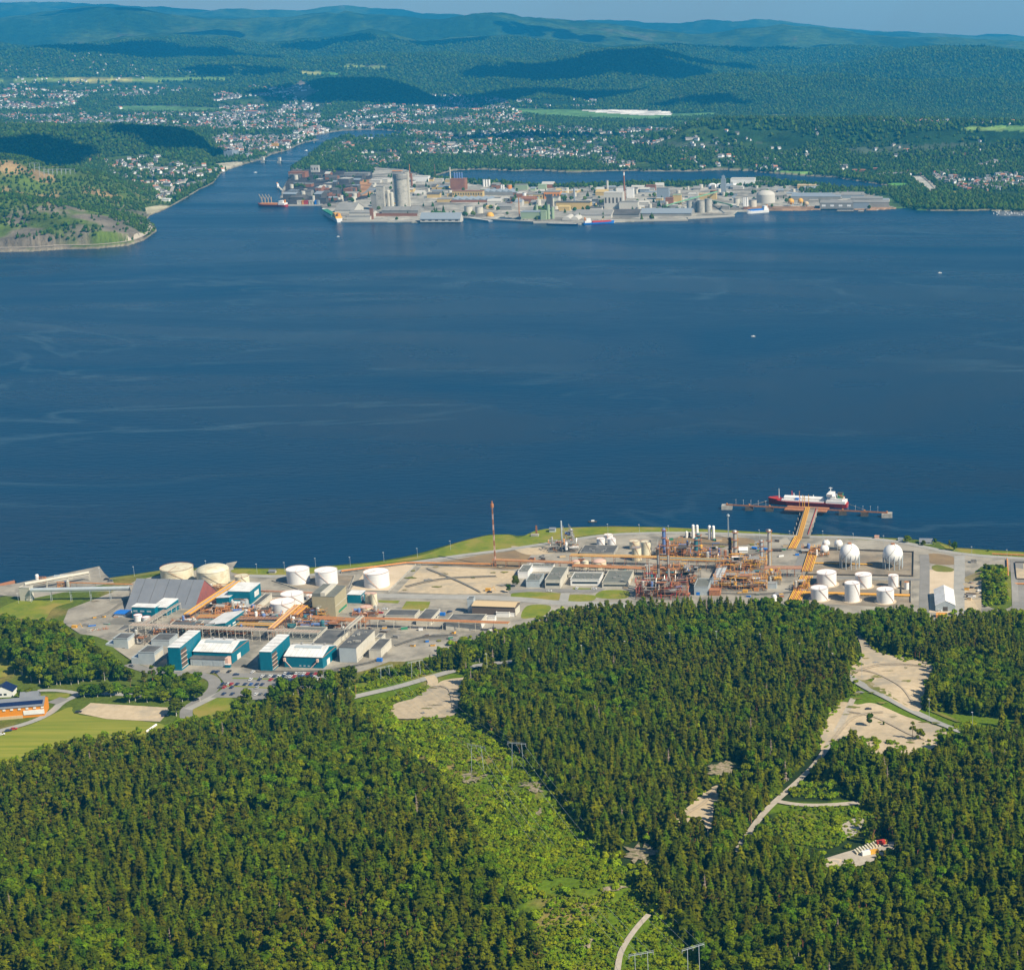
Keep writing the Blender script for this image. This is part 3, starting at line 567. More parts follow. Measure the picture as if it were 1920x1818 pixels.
for kn, (fn, H, ml, mt, r0) in KINDS.items():
    PC[kn] = bpy.data.collections.new('sources_'+kn); MESH[kn] = []
    for s_ in range(4):
        c = MB(); kw = {}
        if kn == 'spruce_tree': fn(c, s_*11+1, Rm=(3.5, 4.2, 3.8, 4.6)[s_])
        elif kn == 'pine_tree': fn(c, s_*7+2)
        else: fn(c, s_*5+3, Rm=(3.4, 4.0, 3.1, 4.4)[s_], H=(13, 12, 14, 12)[s_])
        t = MB(); trunk(t, H, r0, 5 if kn != 'spruce_tree' else 0, s_, .9 if kn == 'spruce_tree' else .8)
        cm = c.mesh('crown', ml); tm = t.mesh('trunk', mt); MESH[kn].append((cm, tm))
        full = MB(); full.v = c.v+t.v; n0 = len(c.v); full.f = c.f+[tuple(i+n0 for i in f) for f in t.f]; full.m = [0]*len(c.f)+[1]*len(t.f)
        o = bpy.data.objects.new('%s_source_%d' % (kn, s_), full.mesh(kn, [ml, mt])); PC[kn].objects.link(o)
c = MB(); crown_spruce(c, 99, Rm=2.0, layers=9, nb=6); c.cyl(0, 0, -1, 15, .25, 6, .1); PC['spruce_tree'].objects.link(bpy.data.objects.new('spruce_tree_source_4', c.mesh('dead_spruce', M_dead)))
PC['bush'] = bpy.data.collections.new('sources_bush'); MESH['bush'] = []
for s_ in range(3):
    c = MB(); crown_bush(c, s_+40, Rm=(1.6, 2.1, 1.3)[s_], H=(2.6, 3.2, 3.8)[s_]); me = c.mesh('bush', M_bus); MESH['bush'].append(me); PC['bush'].objects.link(bpy.data.objects.new('bush_source_%d' % s_, me))
def scatter(name, pts, rots, scls, idx, coll, kind='stuff', label=None):
    me = bpy.data.meshes.new(name); n = len(pts); me.vertices.add(n); me.vertices.foreach_set('co', np.asarray(pts, np.float32).ravel())
    a = me.attributes.new('rot', 'FLOAT_VECTOR', 'POINT'); a.data.foreach_set('vector', np.asarray(rots, np.float32).ravel())
    a = me.attributes.new('scl', 'FLOAT_VECTOR', 'POINT'); a.data.foreach_set('vector', np.asarray(scls, np.float32).ravel())
    a = me.attributes.new('idx', 'INT', 'POINT'); a.data.foreach_set('value', np.asarray(idx, np.int32))
    o = bpy.data.objects.new(name, me); COL.objects.link(o)
    ng = bpy.data.node_groups.new('scatter_'+name, 'GeometryNodeTree')
    ng.interface.new_socket('Geometry', in_out='INPUT', socket_type='NodeSocketGeometry'); ng.interface.new_socket('Geometry', in_out='OUTPUT', socket_type='NodeSocketGeometry')
    A = ng.nodes.new; gi = A('NodeGroupInput'); go = A('NodeGroupOutput'); ci = A('GeometryNodeCollectionInfo'); ip = A('GeometryNodeInstanceOnPoints')
    ci.inputs['Collection'].default_value = coll; ci.inputs['Separate Children'].default_value = True; ci.inputs['Reset Children'].default_value = True
    def na(nm, ty):
        q = A('GeometryNodeInputNamedAttribute'); q.data_type = ty; q.inputs['Name'].default_value = nm; return q.outputs[0]
    L = ng.links.new; L(gi.outputs[0], ip.inputs['Points']); L(ci.outputs[0], ip.inputs['Instance']); ip.inputs['Pick Instance'].default_value = True
    L(na('idx', 'INT'), ip.inputs['Instance Index']); L(na('rot', 'FLOAT_VECTOR'), ip.inputs['Rotation']); L(na('scl', 'FLOAT_VECTOR'), ip.inputs['Scale']); L(ip.outputs[0], go.inputs[0])
    md = o.modifiers.new('scatter', 'NODES'); md.node_group = ng
    return tag(o, label, None, None, kind)
rs = np.random.RandomState(3)
SCRUB = [(1452,1514),(1612,1512),(1640,1528),(1622,1560),(1560,1592),(1500,1585),(1445,1560),(1432,1538)]
SCRUB2 = [(1560,1500),(1480,1494),(1500,1470),(1540,1462),(1600,1480)]
FOREST = [(-400,1470),(-100,1440),(0,1424),(60,1404),(130,1380),(200,1370),(280,1367),(330,1348),(420,1332),(465,1316),(500,1302),(545,1290),(600,1274),(640,1276),(668,1285),(700,1264),(760,1248),(800,1226),(870,1190),(960,1172),(1000,1157),(1040,1142),(1100,1127),(1200,1117),(1300,1111),(1400,1113),(1480,1119),(1530,1122),(1560,1130),(1580,1142),(1600,1146),(1650,1136),(1690,1128),(1720,1134),(1745,1148),(1775,1150),(1800,1138),(1850,1142),(1920,1136),(2300,1136),(2300,2400),(-400,2400)]
NOTREE = [CORR, CORR2, SCRUB, SCRUB2,
 [(1583,1172),(1603,1178),(1636,1212),(1661,1224),(1752,1244),(1740,1280),(1726,1330),(1760,1336),(1925,1350),(1925,1362),(1820,1358),(1800,1375),(1772,1371),(1752,1398),(1690,1408),(1620,1390),(1595,1368),(1560,1400),(1530,1405),(1546,1352),(1570,1318),(1600,1302),(1612,1290),(1588,1258),(1615,1234),(1606,1196)],
 [(1262,1532),(1298,1506),(1330,1478),(1358,1472),(1345,1500),(1340,1540),(1330,1566),(1318,1560),(1320,1535)],
 [(1538,1612),(1578,1598),(1650,1578),(1692,1574),(1690,1584),(1650,1600),(1605,1616),(1560,1622)],
 [(1448,1494),(1500,1500),(1560,1500),(1612,1496),(1612,1510),(1560,1513),(1500,1513),(1440,1512)],
 [(1562,1560),(1585,1536),(1622,1530),(1618,1560),(1590,1572)],
 [(1545,1395),(1556,1402),(1470,1496),(1384,1590),(1374,1584),(1440,1505),(1510,1430)],
 [(1318,1435),(1380,1420),(1395,1440),(1330,1458)], [(1150,1592),(1200,1575),(1240,1590),(1225,1615),(1170,1618)],
 [(880,1243),(975,1237),(1010,1235),(975,1246),(900,1256),(870,1262)], [(1380,1215),(1425,1212),(1430,1219),(1370,1222)]]
def allowed(px, py, tx, ty, nos=NOTREE):
    ok = inpoly(tx, ty, FOREST) & inpoly(px, py+2, FOREST)
    for pl in nos:
        for f in (0, .4, .8): ok &= ~inpoly(px+(tx-px)*f, py+(ty-py)*f, pl)
    return ok
def cand(step, x0=-700, x1=330, y0=600, y1=1480):
    gx, gy = np.meshgrid(np.arange(x0, x1, step), np.arange(y0, y1, step)); gx = gx+rs.uniform(-.48, .48, gx.shape)*step; gy = gy+rs.uniform(-.48, .48, gy.shape)*step
    return gx.ravel(), gy.ravel()
gx, gy = cand(4.25); gh = hn(gx, gy); nk = N1.fbm(gx/70, gy/70, 3); nk2 = N3.fbm(gx/55+9, gy/55, 3); u = rs.rand(len(gx))
k_all = np.where(nk+.30*(u-.5) > .515, 2, np.where(nk2+.55*(u-.5) > .47, 1, 0))
hsc = np.array([.90, .84, .88])[k_all]*(.48+.80*rs.rand(len(gx)))*(.85+.3*N2(gx/45, gy/45))
Ht = np.array([17, 16, 13.])[k_all]*hsc
bx, by = proj(gx, gy, gh); tx, ty = proj(gx, gy, gh+Ht)
ok = allowed(bx, by, tx, ty) & (bx > -70) & (bx < 1990) & (ty < 1870) & (rs.rand(len(gx)) < .96-.42*ss(.52, .66, N2.fbm(gx/34+5, gy/34, 3)))
gx, gy, gh, k_all, hsc, Ht, bx, by, tx, ty = [q[ok] for q in (gx, gy, gh, k_all, hsc, Ht, bx, by, tx, ty)]
print('forest trees', len(gx), np.bincount(k_all))
rot = rs.rand(len(gx))*6.28; var = rs.randint(0, 4, len(gx));  wsc = hsc*(.9+.35*rs.rand(len(gx)))
names = ['spruce_tree', 'pine_tree', 'broadleaf_tree']
LBL = {'spruce_tree': 'tall dark green pointed spruce standing in the near forest', 'pine_tree': 'olive green rounded pine with loose crown in the near forest', 'broadleaf_tree': 'bright green bushy broadleaf tree growing among the near conifers'}
def tree(kn, x, y, z, s, sw, rz, v, label, group=None, nm=None):
    t = thing(nm or kn, label, (nm or kn).replace('_', ' '), (x, y, z), rz, group); t.scale = (sw, sw, s); cm, tm = MESH[kn][v]
    for nm, me in (('crown', cm), ('trunk', tm)):
        o = bpy.data.objects.new(nm, me); COL.objects.link(o); o.parent = t
    return t
def tree_at(kn, px, pyb, hpx, label, group=None, v=None, wide=1.0, nm=None):
    p = PT(px, pyb); H = KINDS[kn][1]; s = hpx*depth(p)/FPX/.93/H
    return tree(kn, p.x, p.y, p.z-.1, s, s*wide, R.random()*6.28, R.randrange(4) if v is None else v, label, group, nm)
def treelabel(kn, px, py, s):
    size = 'very tall ' if s > 1.12 else 'tall ' if s > .95 else 'middling ' if s > .8 else 'short '
    look = {'spruce_tree': 'dark spruce', 'pine_tree': 'olive pine', 'broadleaf_tree': 'bright broadleaf tree'}[kn]
    xl = 200+(py-1340)*.35; xr = 740+(py-1340)*.95
    if px < xr: side = 'at the far left edge' if px < 160 else 'left of the cleared strip' if px < xr-170 else 'at the left edge of the cleared strip'
    else: side = 'in the bottom right corner' if px > 1600 and py > 1650 else 'below the sandy clearings' if px > 1420 else 'right of the cleared strip'
    band = 'near the bottom edge' if py > 1730 else 'just above the bottom edge' if py > 1600 else 'midway up the forest'
    return ' '.join((size+look+' '+side+', '+band).split()[:16])
for k, kn in enumerate(names):
    I = np.where(k_all == k)[0]; vis = I[(bx[I] > 0) & (bx[I] < 1920) & (ty[I] > 0) & (by[I] < 1815)]
    o_ = vis[np.argsort(-(Ht[vis]*by[vis]**1.2))][:(300, 300, 185)[k]]
    for i in o_: tree(kn, gx[i], gy[i], gh[i], hsc[i], wsc[i], rot[i], int(var[i]), treelabel(kn, bx[i], by[i], hsc[i]), kn.replace('_', ' ')+'s of the near forest')
    rest = np.setdiff1d(I, o_); n = len(rest)
    scatter(kn.split('_')[0]+'_forest', np.stack([gx[rest], gy[rest], gh[rest]], 1), np.stack([np.zeros(n), np.zeros(n), rot[rest]], 1), np.stack([wsc[rest], wsc[rest], hsc[rest]], 1), np.where((rs.rand(n) < .012) & (k == 0), 4, var[rest]), PC[kn])
# undergrowth and the bushes of the power line corridor
ax, ay = cand(2.1, -420, 200, 600, 1420); ah = hn(ax, ay); px_, py_ = proj(ax, ay, ah); tx2, ty2 = proj(ax, ay, ah+2.5)
nb_ = N2.fbm(ax/14, ay/14, 3); okb = (inpoly(px_, py_, CORR) | inpoly(px_, py_, CORR2) | ((inpoly(px_, py_, SCRUB) | inpoly(px_, py_, SCRUB2)) & (rs.rand(len(px_)) < .75))) & (nb_ < .64)
for pl in ([(738,1344),(738,1318),(790,1305),(812,1285),(800,1278),(830,1272),(866,1270),(876,1275),(862,1322),(850,1345),(800,1349)], [(655,1318),(655,1302),(747,1280),(805,1263),(872,1246),(880,1260),(805,1280),(740,1300)], [(1150,1850),(1156,1790),(1180,1740),(1225,1708),(1222,1722),(1195,1755),(1172,1800),(1166,1850)]):
    for f in (0, 1): okb &= ~inpoly(px_+(tx2-px_)*f, py_+(ty2-py_)*f, pl)
for (cx_, cy_, rx_, ry_) in ((885,1458,40,17),(995,1476,34,14),(905,1425,30,10),(1098,1768,22,16),(1150,1666,30,10),(1005,1522,16,8),(1060,1610,20,6),(1130,1725,20,8)):
    okb &= ~((((px_-cx_)/rx_)**2+((py_-cy_)/ry_)**2 < .9+.8*(N3(ax/6, ay/6)-.5)) & (rs.rand(len(px_)) < .72))
B = [(ax[okb], ay[okb], ah[okb], .34+.45*rs.rand(okb.sum())+.9*(rs.rand(okb.sum()) > .95))]
# undergrowth inside the forest
ux, uy = cand(7.5); uh = hn(ux, uy); qx, qy = proj(ux, uy, uh)
oku = inpoly(qx, qy-6, FOREST) & (qx > -60) & (qx < 1980)
for pl in NOTREE: oku &= ~(inpoly(qx, qy, pl) | inpoly(qx, qy-8, pl))
B.append((ux[oku], uy[oku], uh[oku], 1.0+.9*rs.rand(oku.sum())))
# ragged edges of the clearings
ex, ey = cand(2.6, -330, 160, 700, 1420); eh = hn(ex, ey); qx, qy = proj(ex, ey, eh)
for pl in (NOTREE[4], NOTREE[5], NOTREE[6], CORR2):
    cx_ = sum(a for a, _ in pl)/len(pl); cy_ = sum(b for _, b in pl)/len(pl); sh_ = .90+.10*(N3(ex/9, ey/9)-.5)
    oke = inpoly(qx, qy, pl) & ~inpoly(cx_+(qx-cx_)/sh_, cy_+(qy-cy_)/sh_, pl) & (rs.rand(len(ex)) < .55) & (N2(ex/12, ey/12) > .35)
    B.append((ex[oke], ey[oke], eh[oke], .3+.8*rs.rand(oke.sum())))
# scrub on the rocky mound and along the fringes
mx, my = cand(2.6, 80, 200, 1280, 1600); mh = hn(mx, my); qx, qy = proj(mx, my, mh); okm = inpoly(qx, qy, MOUND) & (rs.rand(len(mx)) < .5)
B.append((mx[okm], my[okm], mh[okm], .5+1.1*rs.rand(okm.sum())))
bxx, byy, bzz, bs = [np.concatenate(q) for q in zip(*B)]; n = len(bxx); print('bushes', n)
scatter('undergrowth', np.stack([bxx, byy, bzz], 1), np.stack([np.zeros(n), np.zeros(n), rs.rand(n)*6.28], 1), np.stack([bs*1.05, bs*1.05, bs], 1), rs.randint(0, 3, n), PC['bush'])
# ---- woods by the left edge
WOOD = [(-40,1165),(0,1158),(8,1150),(40,1158),(60,1162),(98,1155),(120,1172),(135,1182),(172,1195),(195,1212),(210,1232),(230,1246),(262,1262),(262,1282),(205,1276),(140,1284),(85,1292),(30,1272),(10,1240),(-40,1235)]
wx, wy = cand(6.2, -900, -480, 1180, 1620); wh = hn(wx, wy); qx, qy = proj(wx, wy, wh); ht_ = .75+.55*rs.rand(len(wx)); tq, tr_ = proj(wx, wy, wh+11*ht_)
okw = inpoly(qx, qy, WOOD) & inpoly(tq, tr_, WOOD+[]) ; wx, wy, wh, ht_ = wx[okw], wy[okw], wh[okw], ht_[okw]
print('left wood', len(wx))
n = len(wx); scatter('left_wood', np.stack([wx, wy, wh], 1), np.stack([np.zeros(n), np.zeros(n), rs.rand(n)*6.28], 1), np.stack([ht_*1.08, ht_*1.08, ht_], 1), rs.randint(0, 4, n), PC['broadleaf_tree'])
# ================================================================ builders for the works
M_teal = mat('teal_cladding', (.0, .125, .19), .5, (.0, .15, .22), .5, spec=.4)
M_wroof = mat('white_roof', (.76, .76, .74), .6, (.68, .68, .66), .15, c3=(.60, .59, .56), n3=.12)
M_droof = mat('roofing_felt', (.075, .078, .08), .95, (.11, .112, .112), .12, c3=(.15, .15, .145), n3=.05)
M_groof = mat('greenish_roofing', (.13, .14, .125), .95, (.17, .175, .155), .15)
M_conc = mat('concrete_wall', (.36, .345, .30), .9, (.44, .42, .37), .25, c3=(.28, .27, .24), n3=.12)
M_lconc = mat('light_concrete', (.50, .47, .39), .9, (.58, .55, .47), .3)
M_beige = mat('beige_panel', (.34, .30, .19), .8, (.38, .335, .215), .4)
M_cream = mat('cream_paint', (.70, .66, .50), .5, (.64, .59, .43), .25, c3=(.58, .50, .34), n3=.15)
M_white = mat('white_paint', (.80, .79, .76), .45, (.74, .73, .70), .2)
M_tank = mat('tank_paint', (.76, .755, .74), .5, (.69, .68, .66), .5, aniso=(.5, .5, .07))
M_troof = mat('tank_roof_paint', (.85, .85, .84), .5, (.80, .80, .78), .3)
M_orng = mat('orange_pipe', (.62, .27, .07), .6, (.46, .20, .08), .6)
M_yell = mat('yellow_pipe', (.74, .42, .05), .55, (.60, .31, .05), .6)
M_rust = mat('rusty_steel', (.46, .19, .08), .85, (.30, .14, .08), .5)
M_redp = mat('red_paint', (.50, .035, .03), .6, (.42, .05, .035), .4)
M_stl = mat('grey_steel', (.24, .235, .225), .6, (.32, .31, .29), .5)
M_dstl = mat('dark_steel', (.07, .065, .06), .7, (.11, .09, .07), .6)
M_gal = mat('galvanised_sheet', (.42, .47, .49), .45, (.36, .41, .44), .2)
M_blue = mat('blue_paint', (.02, .16, .55), .5); M_bluc = mat('blue_vessel', (.10, .18, .42), .5, (.14, .22, .42), .5)
M_tvs = mat('teal_vessel', (.04, .16, .19), .5); M_glass = mat('dark_glass', (.03, .045, .06), .15, spec=.6)
M_brick = mat('red_brown_gable', (.30, .10, .09), .85, (.24, .085, .075), .3); M_sroof = mat('slate_grey_roof', (.16, .175, .20), .8, (.19, .205, .23), .08)
M_tan = mat('tan_roof', (.55, .42, .25), .8); M_brn = mat('brown_wall', (.13, .10, .08), .9)
M_silv = mat('silver_vessel', (.55, .54, .50), .35, (.45, .43, .38), .5, metal=.3); M_pink = mat('salmon_paint', (.62, .42, .34), .7)
M_tanst = mat('tan_steel', (.50, .36, .18), .7, (.38, .25, .12), .5); M_timb = mat('orange_timber', (.66, .24, .015), .8); M_green = mat('green_paint', (.04, .22, .12), .6); M_hull = mat('dark_red_hull', (.36, .025, .02), .5); M_blk = mat('black_rubber', (.015, .015, .015), .8)
M_navy = mat('navy_paint', (.01, .02, .07), .4)
def zrel(C, hpx): return zat(C[0], C[1]-hpx, P(C[0], C[1], GZ).y)-GZ
def bld(name, label, C, A, B, h, wall, roof, kind='flat', rise=2.0, ang=-3.0, cat='building', win=(), doors=(), group=None, hm=None, parap=True, over=.3, roofnm='roof', gable=None):
    """C: near right ground corner, A: near left ground corner (or width in m), B: far right corner (or depth in m), h: wall height in photo pixels"""
    a = math.radians(ang); u = Vector((math.cos(a), math.sin(a), 0)); v = Vector((-u.y, u.x, 0)); c = P(C[0], C[1], GZ)
    W = A if isinstance(A, (int, float)) else (c-P(A[0], A[1], GZ)).dot(u)
    D = B if isinstance(B, (int, float)) else (P(B[0], B[1], GZ)-c).dot(v)
    H = hm if hm else zrel(C, h)
    t = thing(name, label, cat, (c.x, c.y, GZ), a, group)
    m = MB()
    if kind in ('flat',):
        m.box(-W, 0, -.5, 0, D, H); m.obj('wall', wall, t)
        r = MB()
        if parap:
            r.box(-W-.15, -.15, H+.02, .15, D+.15, H+.25); r.mi = 1
            for b in ((-W-.15, -.15, .15, .25), (-W-.15, D-.25, .15, D+.15), (-W-.15, .25, -W+.25, D-.25), (-.25, .25, .15, D-.25)): r.box(b[0], b[1], H+.25, b[2], b[3], H+.7)
        else: r.box(-W-over, -over, H+.02, over, D+over, H+.4)
        r.obj(roofnm, [roof, wall], t)
    elif kind == 'gu':   # ridge runs left-right
        m.prism([(0, -.5), (D, -.5), (D, H), (D/2, H+rise), (0, H)], 'x', -W, 0); m.mi = 0
        m.obj('wall', [gable or wall], t)
        r = MB(); r.prism([(-over*2, H-rise*over*4/D+.03), (D/2, H+rise+.03), (D+over*2, H-rise*over*4/D+.03), (D+over*2, H-rise*over*4/D+.33), (D/2, H+rise+.38), (-over*2, H-rise*over*4/D+.33)], 'x', -W-over, over); r.obj(roofnm, roof, t)
    elif kind == 'gv':   # ridge runs away from the viewer
        m.prism([(-W, -.5), (0, -.5), (0, H), (-W/2, H+rise), (-W, H)], 'y', 0, D); m.obj('wall', wall, t)
        r = MB(); k = rise*over*4/W; r.prism([(-W-over*2, H-k+.03), (-W/2, H+rise+.03), (over*2, H-k+.03), (over*2, H-k+.33), (-W/2, H+rise+.38), (-W-over*2, H-k+.33)], 'y', -over, D+over); r.obj(roofnm, roof, t)
    elif kind in ('sv', 'su', 'sul'):   # single slope
        if kind == 'sv':
            m.prism([(0, -.5), (D, -.5), (D, H+rise), (0, H)], 'x', -W, 0); m.obj('wall', wall, t)
            r = MB(); r.prism([(-over, H+.03), (D+over, H+rise+.03), (D+over, H+rise+.35), (-over, H+.35)], 'x', -W-over, over)
        else:
            l, q = (H+rise, H) if kind == 'sul' else (H, H+rise)
            m.prism([(-W, -.5), (0, -.5), (0, q), (-W, l)], 'y', 0, D); m.obj('wall', wall, t)
            r = MB(); r.prism([(-W-over, l+.03), (over, q+.03), (over, q+.35), (-W-over, l+.35)], 'y', -over, D+over)
        r.obj(roofnm, roof, t)
    wo = next(c for c in t.children if c.name.startswith('wall'))
    for wn in win:       # (face, z0, z1, from, to) in metres / fractions
        f, z0, z1, q0, q1 = wn[:5]; wm_ = wn[5] if len(wn) > 5 else M_glass; n = wn[6] if len(wn) > 6 else 1
        for i in range(n):
            a0 = q0+(q1-q0)*i/n; a1 = q0+(q1-q0)*(i+(1 if n == 1 else .62))/n; b = MB()
            if f == 'f': b.box(-W+W*a0, -.10, z0, -W+W*a1, .05, z1)
            elif f == 'r': b.box(-.05, D*a0, z0, .10, D*a1, z1)
            b.obj('window', wm_, wo)
    for f, q0, q1, z1, dm in doors:
        b = MB()
        if f == 'f': b.box(-W+W*q0, -.13, 0, -W+W*q1, .05, z1)
        else: b.box(-.05, D*q0, 0, .13, D*q1, z1)
        b.obj('door', dm, wo)
    t['_'] = 0; del t['_']
    return t, W, D, H
def roofbits(t, W, D, H, seed, n=5, m=None):
    r = random.Random(seed)
    for i in range(n):
        x = -W*r.uniform(.12, .88); y = D*r.uniform(.15, .85); b = MB(); s = r.uniform(.5, 1.3); b.box(x-s, y-s*.7, H+.2, x+s, y+s*.7, H+.25+r.uniform(.6, 1.4)); b.obj('roof_vent', m or M_stl, next(c for c in t.children if c.name.startswith('roof')))
def tank(label, cx, top, bot, wpx, m=None, roof='cone', rm=None, stair=True, rail=None, group=None, name='storage_tank', base=False, r=None, gz=GZ):
    m = M_tank if m is None or m is M_white and wpx > 14 else m; f = P(cx, bot, gz); rad = wpx/2*depth(f)/FPX; c = P(cx, bot, gz); 
    for _ in range(3): yc_ = f.y+rad*.98; xc = (cx-CX)/FPX*(yc_*cT+(HC-gz)*sT)
    H = zat(cx, top, yc_)-gz; t = thing(name, label, 'tank', (xc, yc_, gz), 0, group)
    so = MB().cyl(0, 0, -.3, H, rad, 40).obj('shell', m, t, True)
    q = MB()
    if roof == 'cone': q.cyl(0, 0, H+.02, H+rad*.045, rad*1.02, 40, .3)
    elif roof == 'dome': q.dome(0, 0, H+.02, rad*.995, rad*.3, 32)
    elif roof == 'flat': q.cyl(0, 0, H+.02, H+.3, rad*1.01, 40)
    ro = q.obj('roof', rm or (M_troof if m is M_tank else m), t, roof != 'cone')
    ring = MB(); k = 32
    ring.tube([(math.cos(i*6.2832/k)*rad*1.01, math.sin(i*6.2832/k)*rad*1.01, H+.5) for i in range(k+1)], .13, 4); ring.obj('railing', rail or M_rust, ro)
    b = MB()
    for zz in [H*j/5 for j in range(1, 5)]: b.cyl(0, 0, zz, zz+.12, rad*1.008, 40, cap=False)
    b.obj('seam', m, so)
    if stair:
        st = MB(); a0 = random.Random(cx).uniform(-2.3, -1.2); n = 14
        st.tube([(math.cos(a0+i*1.1/n)*rad*1.04, math.sin(a0+i*1.1/n)*rad*1.04, H*(1-i/n)+.2) for i in range(n+1)], .17, 4)
        st.obj('stairs', rail or M_rust, t); sp = MB(); sp.beam((0, 0, H+rad*.08), (math.cos(a0)*rad, math.sin(a0)*rad, H+.6), .15); sp.obj('walkway', rail or M_rust, ro)
    if base: MB().cyl(0, 0, .02, .45, rad*1.28, 40).obj('foundation', M_sand, t)
    return t
def sphere(label, cx, cy, rpx, m=None, group=None, name='spherical_tank', nleg=12):
    m = m or M_white; z = 20.0
    for _ in range(12):     # the ball stands on legs: centre 1.42 radii above the ground
        p = P(cx, cy, z); rad = rpx*depth(p)/FPX; z = GZ+rad*1.42
    Y = P(cx, cy, z).y
    x = (cx-CX)/FPX*(Y*cT-(z-HC)*sT); t = thing(name, label, 'tank', (x, Y, GZ), 0, group)
    MB().ball(0, 0, rad*1.42, rad, 36, 20).obj('vessel', m, t, True)
    for i in range(nleg):
        a = 6.2832*(i+.3)/nleg; MB().cyl(math.cos(a)*rad*.98, math.sin(a)*rad*.98, 0, rad*1.42, rad*.045, 8).obj('leg', M_gal, t)
    st = MB(); st.tube([(math.cos(a)*rad*1.02*math.cos(e), math.sin(a)*rad*1.02*math.cos(e), rad*1.42+rad*1.02*math.sin(e)) for a, e in [(-2.4+i*.14, -.5+i*.16) for i in range(13)]], rad*.02, 4); st.obj('stairs', M_stl, t)
    MB().cyl(0, 0, rad*2.4, rad*2.5, rad*.2, 12).obj('top_platform', M_rust, t)
    return t
def column(name, label, cx, top, bot, wpx, m, cat='column', bands=None, plat=3, cap='dome', gz=GZ, taper=1.0, group=None, seed=0):
    c = P(cx, bot, gz); rad = wpx/2*depth(c)/FPX; H = zat(cx, top, c.y)-gz; t = thing(name, label, cat, (c.x, c.y, gz), 0, group)
    MB().cyl(0, 0, -.3, H, rad, 16, rad*taper).obj('shell', m, t, True)
    if cap == 'dome': MB().dome(0, 0, H+.01, rad*taper*.99, rad*taper*.7, 16, 3).obj('cap', m, t, True)
    if bands:
        for z0, z1 in ((.84, .98), (.55, .64)): MB().cyl(0, 0, H*z0, H*z1, (rad*(1-z0)+rad*taper*z0)*1.04, 16).obj('painted_band', bands, t)
    for i in range(plat):
        z = H*(.98-i*.9/max(plat, 1)*.9); b = MB(); b.cyl(0, 0, z-.25, z, rad*1.7, 12); b.tube([(math.cos(k*.6283)*rad*1.7, math.sin(k*.6283)*rad*1.7, z+1) for k in range(11)], .07, 4); b.obj('platform', M_rust, t)
    if plat: b = MB(); b.beam((rad*1.15, -rad*.6, .3), (rad*1.15, -rad*.6, H), .3); b.obj('ladder', M_yell if seed % 2 else M_rust, t)
    return t
def rack(label, a, b, wd, h, pipes, step=8.0, za=None, sup=None, name='pipe_rack', r=.38, gz=GZ, deck=False, group=None, rungs=True):
    """elevated pipe bridge between two ground pixels"""
    p, q = P(a[0], a[1], gz), P(b[0], b[1], gz); L = (q-p).length; an = math.atan2(q.y-p.y, q.x-p.x)
    t = thing(name, label, 'pipe rack', (p.x, p.y, gz), an, group); n = max(1, int(L/step)); sup = sup or M_stl; hw = wd/2
    for i in range(n+1):
        x = L*i/n; s = MB(); s.beam((x, -hw, -.2), (x, -hw, h+.6), .3); s.beam((x, hw, -.2), (x, hw, h+.6), .3); s.beam((x, -hw-.2, h-.3), (x, hw+.2, h-.3), .3)
        if h > 5: s.beam((x, -hw, h*.55), (x, hw, h*.55), .2); 
        s.obj('support', sup, t)
    s = MB(); s.beam((0, -hw, h-.05), (L, -hw, h-.05), .28); s.beam((0, hw, h-.05), (L, hw, h-.05), .28)
    if rungs:
        for i in range(int(L/2.6)): s.box(i*2.6, -hw, h+.2, i*2.6+.45, hw, h+.5)
    s.obj('girder', sup, t)
    if wd >= 4: pipes = list(pipes)+[M_stl]+list(pipes)[::-1]; r *= .62
    k = len(pipes)
    for i, pm in enumerate(pipes):
        y = -hw+wd*(i+.5)/k; rr = r*(1, .7, .85, .6)[i % 4]; s = MB(); s.tube([(0, y, h+.2+rr), (L, y, h+.2+rr)], rr, 8); s.obj('pipe', pm, t)
    return t
